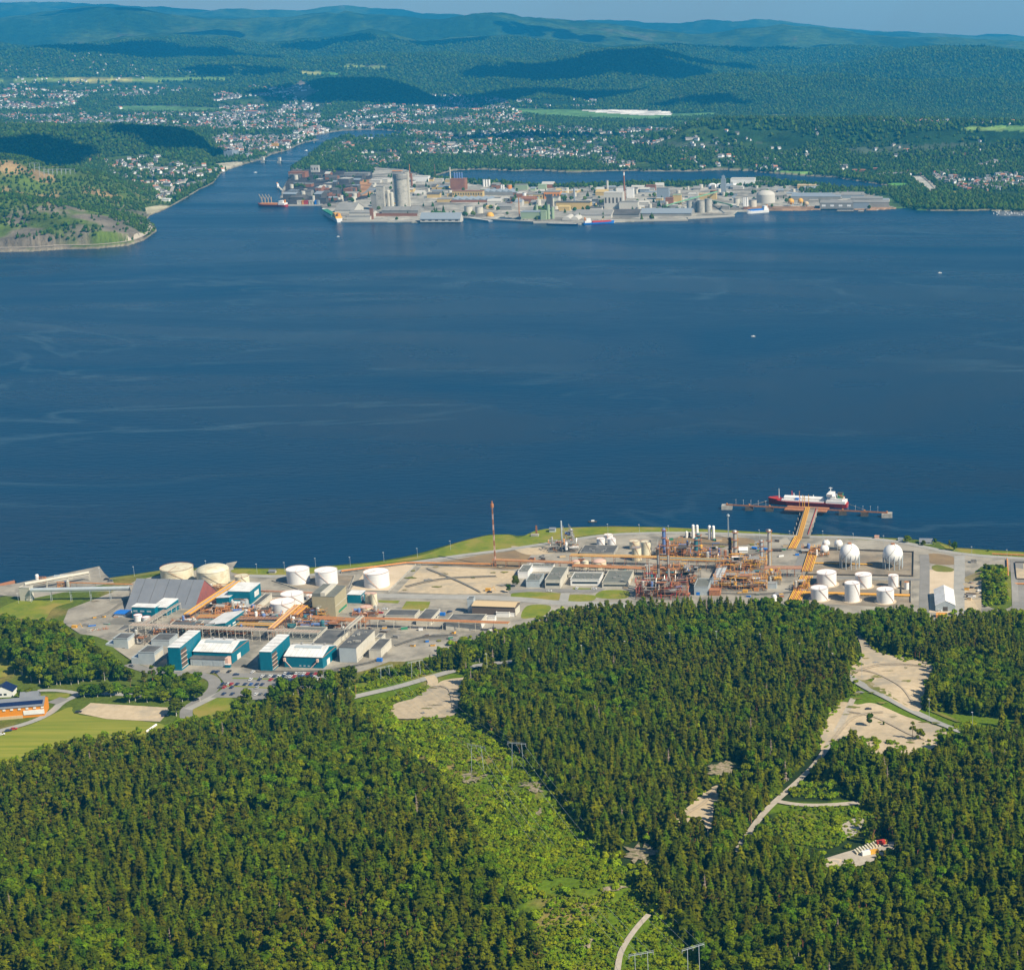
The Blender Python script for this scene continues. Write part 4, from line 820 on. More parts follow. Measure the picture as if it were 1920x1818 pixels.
def unit(label, C, W, D, H, seed, cols, nves=6, npipe=26, name='process_unit', lev=3, ang=0, fm=None):
    """steel framed process structure with vessels and pipework"""
    c = P(C[0], C[1], GZ); r = random.Random(seed); t = thing(name, label, 'process plant', (c.x, c.y, GZ), math.radians(ang)); fm = fm or r.choice([M_orng, M_rust, M_tanst])
    nx_, ny_ = max(2, int(W/6)), max(2, int(D/6)); f = MB()
    for i in range(nx_+1):
        for j in range(ny_+1): 
            if r.random() < .9: f.beam((-W*i/nx_, D*j/ny_, 0), (-W*i/nx_, D*j/ny_, H*r.choice((.6, .8, 1, 1.05))), .22)
    for l in range(1, lev+1):
        z = H*l/lev
        for i in range(nx_+1): f.beam((-W*i/nx_, 0, z), (-W*i/nx_, D, z), .16)
        for j in range(ny_+1): f.beam((-W, D*j/ny_, z), (0, D*j/ny_, z), .16)
    for i in range(nx_): f.beam((-W*i/nx_, 0, 0), (-W*(i+1)/nx_, 0, H/lev), .12)
    f.obj('frame', fm, t)
    b = MB(); b.box(-W-.8, -.8, -.2, .8, D+.8, .75); b.obj('shade_slab', M_stain_shade, t)  # dark slab added under the frame, its colour standing in for deep shadow
    for l in range(1, lev+1):
        z = H*l/lev
        for _ in range(3):
            x0 = -W*r.random()*.7; y0 = D*r.random()*.5; b = MB(); b.box(x0-W*r.uniform(.15, .3), y0, z+.12, x0, y0+D*r.uniform(.25, .5), z+.3); b.obj('deck', r.choice([M_dstl, M_stl, M_rust]), t)
    for i in range(nves):
        x = -W*r.random(); y = D*r.random(); z = H*r.choice((0, .33, .66)); s = r.uniform(.8, 1.7); b = MB()
        if r.random() < .5: b.cyl(x, y, z, z+r.uniform(3, 7), s, 12); b.dome(x, y, b.v[-1][2], s*.99, s*.5, 12, 2)
        else: b.tube([(x-3.5, y, z+s+.5), (x+3.5, y, z+s+.5)], s, 12)
        b.obj('vessel', r.choice([M_silv, M_white, M_tvs, M_bluc, M_silv, cols[0]]), t)
    for i in range(int(npipe*1.6)):
        x = -W*r.random(); y = D*r.random(); z = H*r.uniform(.15, 1.1); dx = r.choice((-1, 1))*r.uniform(2, W*.35); dy = r.choice((-1, 1))*r.uniform(1, D*.3); z2 = max(.4, z+r.choice((-1, 1))*r.uniform(1.5, H*.5)); q = r.uniform(.14, .42)
        x2 = min(1, max(-W-1, x+dx)); y2 = min(D+1, max(-1, y+dy))
        b = MB(); b.tube([(x, y, z), (x2, y, z), (x2, y2, z2), (x2, y2, max(.2, z2-2))] if r.random() < .7 else [(x, y, z), (x, y, z2), (x2, y, z2), (x2, y2, z2)], q, 6); b.obj('pipe', r.choice(cols), t)
    return t
def bundle(label, a, b, wd, n, h, mats, name='pipe_bundle', gz=GZ, r=None):
    p, q = P(a[0], a[1], gz), P(b[0], b[1], gz); L = (q-p).length; t = thing(name, label, 'pipes', (p.x, p.y, gz), math.atan2(q.y-p.y, q.x-p.x))
    for i in range(n):
        y = -wd/2+wd*(i+.5)/n; rr = r or wd/n*.36; s = MB(); s.tube([(0, y, h+rr), (L, y, h+rr)], rr, 8); s.obj('pipe', mats[i % len(mats)], t)
    for i in range(int(L/6)+1): s = MB(); s.box(i*6, -wd/2, 0, i*6+.6, wd/2, h); s.obj('support', M_conc, t)
    return t
def wallline(label, pts, h, th=.4, m=None, name='bund_wall', gz=GZ):
    w = [P(a, b, gz) for a, b in pts]; b = MB()
    for p, q in zip(w, w[1:]):
        d = (q-p).normalized(); n = Vector((-d.y, d.x, 0))*th/2; d = d*th*.48
        b.poly([(p-n-d)[:2], (q-n+d)[:2], (q+n+d)[:2], (p+n-d)[:2]], gz-.2, gz+h)
    return tag(b.obj(name, m or M_conc), label, 'wall')
# ================================================================ left part of the works
YO = [M_yell, M_orng, M_yell, M_silv, M_orng, M_rust]; OR = [M_orng, M_rust, M_silv, M_orng, M_pink]
# --- turquoise buildings
def tower(label, C, A, B, h):
    t, W, D, H = bld('plant_tower', label, C, A, B, h, M_teal, M_wroof, 'sv', 1.0, -4, over=.15)
    for i in range(4): b = MB(); b.box(-.02, D*.03, H*(.12+.2*i), .12, D*.28, H*(.27+.2*i)); b.obj('open_bay', M_dstl, t)
    for i in range(4): b = MB(); b.box(-.02, D*.02, H*(.09+.2*i), .35, D*.30, H*(.12+.2*i)); b.obj('landing', M_pink if i % 2 else M_lconc, t)
    b = MB(); b.box(-.02, D*.62, 0, .16, D*.635, H*.97); b.obj('cladding_joint', M_tvs, t)
    b = MB(); b.box(-.02, D*.30, H*.5, .14, D*.98, H*.51); b.obj('cladding_joint', M_tvs, t)
    b = MB(); b.box(-W-3.5, D*.1, 0, -W-.01, D*.5, H*.55); b.obj('side_annex', M_teal, t)
    for i in range(5): b = MB(); b.box(-W, D*(.1+.19*i), H+.5+.95*(.1+.19*i), 0, D*(.1+.19*i)+.25, H+.62+.95*(.1+.19*i)); b.obj('roof_joint', M_gal, t)
    return t
tower('tall turquoise tower with white roof near the parked cars, leftmost of the two', (341, 1257), (323, 1253), (371, 1226), 43)
tower('tall turquoise tower with white roof between the two turquoise halls', (511, 1259), (493, 1255), (539, 1228), 37)
def hall(label, C, A, B, h, annex):
    t, W, D, H = bld('production_hall', label, C, A, B, h, M_teal, M_wroof, 'gu', 4.2, -6, over=.25, doors=(('r', .28, .48, 4.6, M_wroof),))
    b = MB(); b.prism([(D*.36, H+3.35), (D*.46, H+4.15), (D*.46, H+4.75), (D*.36, H+3.95)], 'x', -W*.86, -W*.16); b.obj('skylight', M_gal, t)
    b = MB(); b.box(-.02, D*.02, H-.6, .12, D*.98, H-.1); b.obj('wall_stripe', M_rust, t)
    for i in range(9): b = MB(); x = -W*(.06+.11*i); b.prism([(-.3, H+.25), (D*.5, H+4.55), (D*.5, H+4.68), (-.3, H+.40)], 'x', x, x+.2); b.obj('roof_joint', M_gal, t)
    for i in range(3): b = MB(); x = -W*(.2+.3*i); b.box(x, D*.62, H+2, x+1.4, D*.68, H+5.2); b.obj('roof_vent', M_stl, t)
    if annex:
        b = MB(); b.box(-W*.98, -7, -.2, -W*.10, -.02, 5.6); b.obj('annex', M_gal, t); b = MB(); b.box(-W-.2, -7.3, 5.62, -W*.08, -.02, 6.1); b.obj('annex_roof', M_droof, t)
        for i in range(3): b = MB(); b.box(-W*(.93-.27*i), -7.15, .2, -W*(.93-.27*i)+W*.22, -6.95, 4); b.obj('roller_door', M_bluc if 0 else M_gal, t)
        b = MB(); b.box(-W*.10+.05, -6, -.2, -W*.02, -.3, 6.6); b.obj('porch', M_pink, t)
    else:
        for x0 in (-W*.98, -W*.12):
            s = 1 if x0 < -W*.5 else -1; b = MB(); b.beam((x0, -1.2, 6.2), (x0+s*6, -2.5, .3), .5); b.box(x0-.7, -2, 5.6, x0+.7, -.05, 8); b.obj('external_stairs', M_pink, t)
        for i in range(4): b = MB(); b.box(-W*(.62-.11*i), -.12, 1.2, -W*(.62-.11*i)+1.6, .05, 2.2); b.obj('window', M_gal, t)
    return t
hall('long turquoise hall with white roof and grey lean-to garages in front', (436, 1244), (366, 1240), (461, 1219), 21, True)
hall('long turquoise hall with white roof and pink outside stairs beside the car park', (606, 1253), (536, 1249), (629, 1230), 21, False)
bld('plant_building', 'turquoise building with slanted white roof in the middle of the pipework', (424, 1185), (391, 1180), (447, 1161), 11, M_teal, M_wroof, 'su', 3.0, -8, win=(('r', 3, 4.2, .1, .9, M_wroof, 3), ('r', .8, 1.8, .1, .75, M_lconc)))
bld('plant_building', 'low turquoise block left of the slanted white roof', (390, 1180), (366, 1176), 14, 8, M_teal, M_stl, 'flat', 0, -8)
bld('plant_building', 'large turquoise block with white roof behind the blue-grey silos', (470, 1134), (432, 1131), (479, 1118), 25, M_teal, M_wroof, 'sv', .6, -4, over=.2, win=(('r', 4, 9, .4, .8, M_wroof), ('f', 5, 5.6, .25, .8, M_rust)))
bld('plant_building', 'turquoise block with stepped white roof beside the orange pipe bridge', (431, 1137), (411, 1133), (446, 1124), 15, M_teal, M_wroof, 'su', 1.2, -8, win=(('r', 3.5, 5, .2, .8, M_wroof),))
bld('plant_building', 'small turquoise annex with white roof next to the blue-grey silos', (450, 1138), (434, 1137), 9, 6, M_teal, M_wroof, 'flat', 0, -6, parap=False)
bld('plant_building', 'turquoise building with window band in front of the grey roofed store', (292, 1163), (253, 1159), 9, 24, M_teal, M_wroof, 'flat', 0, -6, parap=False, win=(('f', 7.2, 8.6, .06, .95, M_gal, 3),))
bld('plant_building', 'tall turquoise building with broad white roof in front of the red gable store', (314, 1160), (290, 1157), 20, 20, M_teal, M_wroof, 'sv', 1.5, -8, over=.2, hm=10)
# --- the big A-frame store
t, W, D, H = bld('salt_store', 'huge grey sloping roof store with red-brown gable wall', (363, 1147), (236, 1144), (406, 1113), 2.5, M_brick, M_sroof, 'gu', 19.5, -4, over=.4)
for i in range(5): b = MB(); b.prism([(D*.08, H+19.5*.16+.45), (D*.5, H+19.5+.4), (D*.5, H+19.5+.55), (D*.08, H+19.5*.16+.6)], 'x', -W*(.15+.18*i), -W*(.15+.18*i)+.25); b.obj('roof_joint', M_droof, t)
# --- silos
for cx, tp, bt, w_, lb in ((260, 1153, 1171, 15, 'white silo with red top rails beside the blue tarpaulin, the taller'), (275.5, 1157, 1171, 15, 'white silo with red top rails beside the turquoise window building, the shorter')): tank(lb, cx, tp, bt, w_, M_white, 'flat', rail=M_redp, stair=False, name='silo')
for cx, tp, bt, lb in ((456, 1127, 1141, 'pale blue-grey silo beside the small turquoise annex, nearest of the three'), (462, 1124, 1138, 'pale blue-grey silo beside the small turquoise annex, middle of the three'), (467, 1124, 1134, 'pale blue-grey silo at the foot of the large turquoise block, farthest of three')): tank(lb, cx, tp, bt, 8, M_gal, 'flat', stair=False, name='silo')
tank('pale slim silo standing right of the large turquoise block', 482, 1111, 1120, 8, M_gal, 'flat', stair=False, name='silo')
# --- storage tanks
tank('broad cream storage tank closest to the left quay', 333, 1063, 1093, 59, M_cream, 'cone', rail=M_rust)
tank('broad cream storage tank with domed roof right of the first cream tank', 401, 1067, 1101, 59, M_cream, 'dome', rail=M_lconc)
tank('small cream tank behind the turquoise block', 455, 1079, 1100, 26, M_cream, 'cone')
for cx, tp, bt, w_, lb in ((560, 1066, 1097, 42, 'white tank by the shore, left one in the dark gravel bund'), (613, 1068, 1100, 41, 'white tank by the shore, right one in the dark gravel bund'), (707, 1071, 1104, 47, 'white tank standing alone in the sandy bund'), (549, 1112, 1137, 41, 'white flat tank behind the other white tank among the pipework'), (531, 1127, 1151, 45, 'big white tank with orange rim right among the pipework')): tank(lb, cx, tp, bt, w_, M_white, 'cone', rail=M_pink if w_ < 45 else M_orng)
tank('small white tank with orange rim left of the tall beige building', 583, 1115, 1126, 17, M_white, 'cone', rail=M_orng)
tank('small cream tank with pinkish top, left of the close pair', 691, 1112, 1132, 12, M_cream, 'cone', rm=M_pink, rail=M_pink)
tank('small cream tank with pinkish top, right of the close pair', 702, 1112, 1136, 12, M_cream, 'cone', rm=M_pink, rail=M_pink)
tank('cream tank with salmon roof right of the tall beige building', 688, 1137, 1153, 22, M_cream, 'cone', rm=M_pink, rail=M_orng)
tank('small pale tank in front of the big white tank with orange rim', 544, 1144, 1152, 9, M_cream, 'dome', stair=False)
# --- beige building
t, W, D, H = bld('boiler_house', 'tall windowless beige building with stepped grey roof', (630, 1156), (591, 1152), (657, 1137), 37, M_beige, M_groof, 'sv', 1.2, -4, over=.1, win=(('r', 1.0, 3.2, .25, .95, M_green),))
b = MB(); b.box(-W*.62, 0.4, H+.3, -W*.42, D-.4, H+3.4); b.obj('roof_ridge', M_lconc, t); b = MB(); b.box(-W+.2, .4, H+.3, -W*.63, D-.4, H+2.9); b.obj('upper_roof', M_groof, t)
b = MB(); b.box(-.01, D*.02, H*.5, .1, D*.98, H*.52); b.obj('wall_joint', M_lconc, t)
bld('plant_building', 'small white block with turquoise side behind the beige building', (677, 1131), (657, 1126), 12, 16, M_teal, M_wroof, 'flat', 0, -4, parap=False, win=(('r', 2, 6, .1, .6, M_wroof),))
# --- grey buildings at the lower left
t, W, D, H = bld('substation_building', 'grey concrete block with open bays and pale gable end, upper of the two', (241, 1221), (218, 1218), (251, 1211), 23, M_gal, M_droof, 'flat', 0, -4, win=(('r', 0.3, 8.5, .05, .95, M_lconc),))
b = MB(); b.box(-W-7, 0, -.2, -W-.02, D*.8, 6); b.obj('side_annex', M_gal, t)
for i in range(4): b = MB(); b.box(-W-6.3+i*4.3, -.12, .8, -W-4+i*4.3, .05, 3); b.obj('bay', M_dstl, t)
t, W, D, H = bld('substation_building', 'grey concrete block with dark roof and pale gable end, lower of the two', (291, 1246), (264, 1243), (302, 1233), 22, M_gal, M_droof, 'flat', 0, -4, win=(('r', 0.3, 7.5, .05, .95, M_lconc),))
b = MB(); b.box(-W-6, 0, -.2, -W-.02, D*.8, 5.5); b.obj('side_annex', M_gal, t)
bld('shed', 'low dark roofed shed behind the upper grey block', (252, 1190), (222, 1187), 14, 7, M_conc, M_droof)
bld('shed', 'low shed between the grey blocks and the left turquoise tower', (318, 1212), (286, 1210), 16, 11, M_gal, M_droof)
bld('flat_roofed_building', 'flat dark roofed building behind the pipe rack above the left tower', (365, 1188), (313, 1185), 20, 9, M_lconc, M_droof)
bld('flat_roofed_building', 'flat dark roofed building directly behind the right turquoise tower', (498, 1190), (470, 1188), 22, 8, M_conc, M_groof)
t, W, D, H = bld('flat_roofed_building', 'wide low building with greenish flat roof and sunken court', (588, 1210), (532, 1206), (622, 1185), 9, M_lconc, M_groof); b = MB(); b.box(-W*.9, D*.35, H+.28, -W*.2, D*.42, H+.34); b.obj('court_edge', M_dstl, t)
bld('flat_roofed_building', 'low building with dark flat roof left of the long concrete block', (626, 1217), (588, 1213), (650, 1190), 9, M_lconc, M_droof)
bld('warehouse', 'long low building with dark roof and cream side wall', (479, 1149), (469, 1147), (509, 1123), 10, M_lconc, M_droof)
t, W, D, H = bld('concrete_block', 'tall long concrete building with black roof near the car park', (670, 1242), (641, 1238), (707, 1208), 28, M_lconc, M_droof, 'flat', 0, -4, parap=False, win=(('r', 1, 2, .05, .95, M_stl, 12),))
b = MB(); b.box(-W+.02, -.12, .2, -.3, .03, H-.4); b.obj('grey_front', M_gal, t); roofbits(t, W, D, H, 5, 9, M_conc)
bld('concrete_block', 'short pale concrete building right of the long concrete one', (715, 1234), (695, 1231), (738, 1213), 15, M_lconc, M_droof); bld('shed', 'narrow dark roofed link behind the short pale building', (716, 1208), (706, 1206), 10, 12, M_lconc, M_droof)
bld('workshop', 'pale low building with black roof under the long orange pipe bridge, left', (778, 1166), (722, 1165), 16, 11, M_lconc, M_droof, ang=-2)
bld('workshop', 'low building with black roof and blue containers beside it', (808, 1172), (782, 1170), (828, 1152), 10, M_lconc, M_droof, ang=-3, win=(('r', 1, 2.5, .1, .9, M_glass, 4),))
bld('workshop', 'wide flat dark roofed building at the forest edge', (900, 1182), (838, 1179), (915, 1166), 14, M_lconc, M_droof, ang=-3, doors=(('r', .2, .6, 4, M_wroof),))
t, W, D, H = bld('warehouse', 'long dark walled warehouse with tan roof', (966, 1156), (890, 1149), (975, 1146), 18, M_brn, M_tan, 'gu', 1.6, -6, win=(('r', .3, 6.5, .05, .95, M_lconc),))
bld('stair_tower', 'grey tower at the left end of the tan roofed warehouse', (889, 1149), (878, 1148), 6, 26, M_gal, M_droof, ang=-3)
for lb, C, A, h in (('small white shed in front of the tan warehouse, left', (955, 1157), (931, 1156), 8), ('small white shed in front of the tan warehouse, right', (965, 1156), (956, 1156), 6), ('white box shed beside the wide flat roof', (928, 1165), (912, 1164), 7)): bld('shed', lb, C, A, 5, h, M_white, M_stl)
# --- pipe racks
rack('long grey pipe rack crossing in front of the turquoise towers', (248, 1190), (600, 1204), 7, 9, [M_stl, M_orng, M_lconc, M_rust], 7, sup=M_lconc)
rack('grey pipe rack climbing from the silos to the grey roofed store', (272, 1186), (334, 1147), 6, 8, [M_stl, M_rust], 7, sup=M_lconc)
rack('wide orange pipe bridge beside the red gable', (352, 1166), (446, 1103), 6, 6.5, [M_yell, M_yell, M_orng, M_lconc], 9, sup=M_rust, r=.75, rungs=False)
rack('yellow green pipe bridge between the white tanks and the flat roofs', (510, 1200), (560, 1155), 5, 10, [M_yell, M_lconc, M_orng], 8, sup=M_rust, r=.6, rungs=False)
rack('orange pipe bridge running up to the tall beige building', (553, 1170), (592, 1136), 6, 8, [M_yell, M_orng, M_orng], 8, sup=M_rust, r=.6, rungs=False)
rack('rusty orange pipe rack right of the beige building foot', (578, 1170), (690, 1178), 8, 6.5, [M_orng, M_rust, M_orng, M_rust, M_orng], 6, sup=M_rust)
rack('long orange pipe bridge running right towards the forest', (680, 1175), (955, 1184), 5, 7.5, [M_orng, M_yell, M_rust], 14, sup=M_lconc, r=.6, rungs=False)
rack('rusty pipe rack left of the big white tank', (410, 1170), (545, 1168), 10, 5, [M_rust, M_stl, M_rust, M_orng], 6, sup=M_dstl)
rack('orange pipe rack in the middle of the left works', (372, 1165), (455, 1164), 8, 4.5, [M_orng, M_rust, M_yell], 7, sup=M_rust)
rack('yellow pipes on the dark rack below the rusty one', (448, 1185), (520, 1187), 6, 7, [M_yell, M_rust], 7, sup=M_dstl, r=.8)
rack('thin rusty pipe bridge along the tank bunds', (470, 1117), (600, 1122), 2.5, 5, [M_rust, M_pink], 14, sup=M_rust, rungs=False)
rack('orange pipe line along the shore road, left stretch', (640, 1074), (762, 1058), 3, 1.2, [M_orng, M_yell], 12, sup=M_conc, r=.8, rungs=False)
rack('orange pipe line along the shore road, middle stretch', (762, 1058), (925, 1061), 3, 1.2, [M_orng, M_yell], 12, sup=M_conc, r=.8, rungs=False)
rack('orange pipe bridge from the red mast towards the process area', (925, 1061), (1075, 1067), 4, 6, [M_orng, M_yell], 12, sup=M_rust, r=.7, rungs=False)
rack('pale sloping pipe bridge over the long concrete roof', (652, 1205), (680, 1180), 4, 12, [M_lconc, M_stl], 7, sup=M_lconc)
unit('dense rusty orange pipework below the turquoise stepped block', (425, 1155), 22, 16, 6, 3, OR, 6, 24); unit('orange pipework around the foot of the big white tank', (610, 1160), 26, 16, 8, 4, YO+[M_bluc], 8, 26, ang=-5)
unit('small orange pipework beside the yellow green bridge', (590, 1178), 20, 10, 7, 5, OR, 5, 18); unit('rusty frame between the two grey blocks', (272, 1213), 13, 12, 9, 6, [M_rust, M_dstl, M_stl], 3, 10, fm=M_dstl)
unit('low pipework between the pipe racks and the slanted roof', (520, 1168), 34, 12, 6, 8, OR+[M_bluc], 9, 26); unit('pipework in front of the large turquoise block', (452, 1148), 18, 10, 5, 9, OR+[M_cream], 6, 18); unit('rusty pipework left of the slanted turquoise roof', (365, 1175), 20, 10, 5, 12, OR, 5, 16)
# --- quay with conveyors on the left
b = MB(); q = [P(a, c, 0) for a, c in ((-60, 1116), (34, 1101), (110, 1085), (187, 1069), (196, 1082), (215, 1100), (150, 1112), (60, 1130), (40, 1128))]; b.poly([(p.x, p.y) for p in q], -2, GZ+.06); tag(b.obj('quay', M_yard), 'concrete loading quay at the left shore', 'quay')
rack('pale roofed conveyor gallery along the left quay', (48, 1110), (168, 1088), 3.2, 6, [M_lconc], 14, sup=M_lconc, name='conveyor_gallery', r=1.4, rungs=False)
rack('long pale blue conveyor tube from the quay tower to the grey store', (60, 1128), (245, 1124), 3, 9, [M_gal], 15, sup=M_gal, name='conveyor_gallery', r=1.7, rungs=False)
rack('orange brown pipe bridge from the quay towards the grey store', (108, 1104), (250, 1108), 2.5, 6, [M_orng, M_rust], 16, sup=M_stl, rungs=False)
bld('transfer_tower', 'pale concrete conveyor tower at the quay corner', (57, 1127), (42, 1124), 6, 24, M_lconc, M_conc, ang=-8)
bld('quay_shed', 'small pale shed on the outer edge of the left quay', (135, 1085), (112, 1087), 4, 6, M_lconc, M_gal, ang=12)
bld('quay_shed', 'small grey shed at the end of the left quay gallery', (111, 1088), (100, 1090), 4, 7, M_gal, M_gal, ang=12)
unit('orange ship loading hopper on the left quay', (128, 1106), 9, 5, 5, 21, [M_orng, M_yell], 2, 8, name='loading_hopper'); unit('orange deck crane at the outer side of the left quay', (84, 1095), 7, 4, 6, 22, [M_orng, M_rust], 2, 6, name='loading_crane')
b = MB(); q = [P(a, c, 0) for a, c in ((-90, 1122), (0, 1101), (31, 1094), (33, 1103), (5, 1115), (-80, 1136))]; b.poly([(p.x, p.y) for p in q], -1, 3.2); b.mi = 1; b.poly([((p.x-q[0].x)*.97+q[0].x, p.y+.6*(-1 if i > 2 else -1)) for i, p in enumerate(q)], 3.22, 3.6); o = b.obj('barge', [M_blk, M_rust]); tag(o, 'black hulled barge with red rim moored at the left quay', 'barge')
# tarpaulin stacks, scrap heaps
bld('covered_stack', 'bright blue tarpaulin stack on the gravel yard', (236, 1158), (213, 1158), 10, 7, M_wroof, M_blue, 'gu', .6, -8, cat='stack', roofnm='tarpaulin'); bld('covered_stack', 'small blue roofed trailer beside the upper grey block', (213, 1194), (202, 1195), 14, 3.5, M_conc, M_blue, 'flat', 0, -30, cat='trailer', parap=False)
def heap(label, px, py, w_, h_, m, seed, name='heap', n=26):
    c = P(px, py, GZ); r = random.Random(seed); b = MB()
    for i in range(n):
        x, y = r.gauss(0, w_/4), r.gauss(0, w_/5); l = r.uniform(1, 3); a = r.random()*3.14; b.beam((x-l*math.cos(a), y-l*math.sin(a), r.uniform(.1, h_*.6)), (x+l*math.cos(a), y+l*math.sin(a), r.uniform(.2, h_)), r.uniform(.2, .5))
    b.ball(0, 0, 0, w_*.2, 8, 6, .5); return tag(b.obj(name, m, loc=(c.x, c.y, GZ)), label, 'heap')
heap('dark scrap heap in the middle of the gravel yard', 190, 1184, 12, 3, M_rust, 1, 'scrap_heap'); heap('pale scrap pile left of the dark scrap heap', 175, 1185, 10, 2, M_lconc, 2, 'scrap_heap'); heap('timber pile at the edge of the gravel yard', 175, 1199, 12, 2, M_tan, 3, 'timber_pile')
# --- masts
def lattice(name, label, a, b, wd, m1, m2=None, cat='mast', top=None, gz=GZ):
    p = P(b[0], b[1], gz); H = zat(a[0], a[1], p.y)-gz; t = thing(name, label, cat, (p.x, p.y, gz)); n = 12
    for i in range(n):
        z0, z1 = H*i/n, H*(i+1)/n; s = MB(); w0 = wd*(1-.35*i/n)
        for sx, sy in ((-1, -1), (1, -1), (1, 1), (-1, 1)): s.beam((sx*w0, sy*w0, z0), (sx*w0, sy*w0, z1), .22)
        s.beam((-w0, -w0, z0), (w0, -w0, z1), .14); s.beam((w0, -w0, z0), (w0, w0, z1), .14); s.beam((w0, w0, z0), (-w0, w0, z1), .14); s.beam((-w0, w0, z0), (-w0, -w0, z1), .14); s.cyl(0, 0, z0, z1, wd*.4, 6)
        s.obj('mast_section', m1 if (i % 2 == 0 or not m2) else m2, t)
    if top: s = MB(); s.cyl(0, 0, H*.94, H*1.0, 1.5, 8); s.cyl(0, 0, H, H*1.04, .6, 8); s.obj('flare_tip', top, t)
    return t
lattice('flare_stack', 'tall slim rust red lattice flare mast by the shore', (918, 944), (929, 1062), .55, M_rust, M_pink, top=M_rust)
column('chimney', 'slim pale blue-grey pipe mast behind the shore road', 1054, 977, 1025, 3, M_gal, 'chimney', plat=0)
lattice('floodlight_mast', 'tall thin floodlight mast near the shore road by the process columns', (1366, 965), (1366, 1008), .5, M_gal, top=M_gal)
bld('light_station', 'small concrete light station on the grass point', (1009, 1006), (996, 1005), 4, 2.5, M_conc, M_conc, cat='hut'); lattice('beacon', 'small brown beacon tower on the grass point', (1006, 985), (1006, 1002), .8, M_rust, cat='beacon'); bld('hut', 'small grey hut on the shore grass', (1041, 998), (1030, 998), 5, 6, M_gal, M_sroof, 'gu', 1, 0); bld('hut', 'tiny hut by the shore left of the white tanks', (516, 1075), (505, 1074), 4, 4, M_conc, M_sroof, 'gu', 1, 0)
# --- lamps along the shore and roads
lx = [(35,1131),(188,1083),(252,1080),(387,1069),(482,1075),(534,1072),(592,1064),(657,1062),(720,1053),(783,1045),(845,1031),(1199,1000),(1254,1002),(1424,1010),(1481,1012),(1543,1012),(1600,1017),(1657,1021),(1822,1042),(1888,1048),(1140,999)]
def lamp(px, py, hpx, label, gz=None):
    p = P(px, py, GZ) if gz is None else gz; H = hpx; t = thing('street_lamp', label, 'lamp', tuple(p), 0, 'lamp posts of the site')
    MB().cyl(0, 0, -.3, H, .14, 6, .09).obj('pole', M_gal, t); b = MB(); b.box(-.9, -.25, H, .3, .25, H+.25); b.obj('lamp_head', M_white, t)
for i, (a, c) in enumerate(lx): lamp(a, c, 9, 'thin grey lamp post by the shore road' if a < 1000 else 'thin grey lamp post along the right shore road')
for a, c in ((914,1262),(994,1252),(1092,1246),(1173,1238),(1257,1222),(1344,1219),(1426,1224),(1500,1242),(1562,1262),(1742,1350),(1823,1376),(1616,1270)): p = PT(a, c); lamp(a, c, 16, 'tall lamp post beside the forest road', p)

# ---- more pipework and yard gear
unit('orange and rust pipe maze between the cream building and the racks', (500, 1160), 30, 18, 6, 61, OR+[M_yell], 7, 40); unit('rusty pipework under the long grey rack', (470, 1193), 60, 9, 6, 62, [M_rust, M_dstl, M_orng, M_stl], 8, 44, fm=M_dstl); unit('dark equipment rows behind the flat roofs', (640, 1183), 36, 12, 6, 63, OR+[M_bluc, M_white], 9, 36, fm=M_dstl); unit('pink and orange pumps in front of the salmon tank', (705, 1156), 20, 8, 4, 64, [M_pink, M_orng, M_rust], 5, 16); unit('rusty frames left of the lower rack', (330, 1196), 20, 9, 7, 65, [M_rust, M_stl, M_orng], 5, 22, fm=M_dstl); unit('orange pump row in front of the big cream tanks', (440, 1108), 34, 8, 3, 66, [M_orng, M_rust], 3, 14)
ry = random.Random(77)
YC = [('white skip', M_white), ('blue skip', M_blue), ('rusty skip', M_rust), ('grey crate stack', M_stl), ('yellow crate stack', M_yell), ('pale pallet stack', M_tan), ('dark pallet stack', M_brn), ('green container', M_green)]
for (x0, x1, y0, y1, n, wh) in ((150, 235, 1150, 1190, 8, 'on the gravel yard'), (380, 640, 1200, 1212, 7, 'behind the turquoise halls'), (740, 860, 1178, 1215, 9, 'on the paved yard by the forest'), (480, 660, 1108, 1112, 5, 'in front of the tank bunds'), (1160, 1200, 1084, 1112, 5, 'beside the furnaces'), (1350, 1470, 1110, 1120, 9, 'in front of the steel deck'), (1395, 1500, 1012, 1052, 16, 'on the gravel behind the yellow pipes'), (1220, 1360, 1010, 1030, 8, 'on the gravel by the white vessels'), (620, 960, 1178, 1186, 8, 'under the long orange bridge'), (1806, 1838, 1095, 1128, 7, 'on the lot beside the mound'), (990, 1200, 1044, 1052, 8, 'behind the offices')):
    for i in range(n):
        nm_, m_ = ry.choice(YC); p = P(ry.uniform(x0, x1), ry.uniform(y0, y1), GZ); t = thing(nm_.split()[-1] if 'stack' not in nm_ else nm_.split()[-2]+'_stack', nm_+' '+wh, 'yard goods', (p.x, p.y, GZ+.25), ry.uniform(-.4, .4), nm_+'s '+wh); b = MB(); l, w_, h_ = ry.uniform(2, 6), ry.uniform(1.4, 2.6), ry.uniform(1, 2.6)
        b.box(-l/2, -w_/2, 0, l/2, w_/2, h_); b.obj('body', m_, t); b = MB(); b.box(-l/2-.1, -w_/2-.1, h_+.02, l/2+.1, w_/2+.1, h_+.15); b.obj('top', M_stl, t)
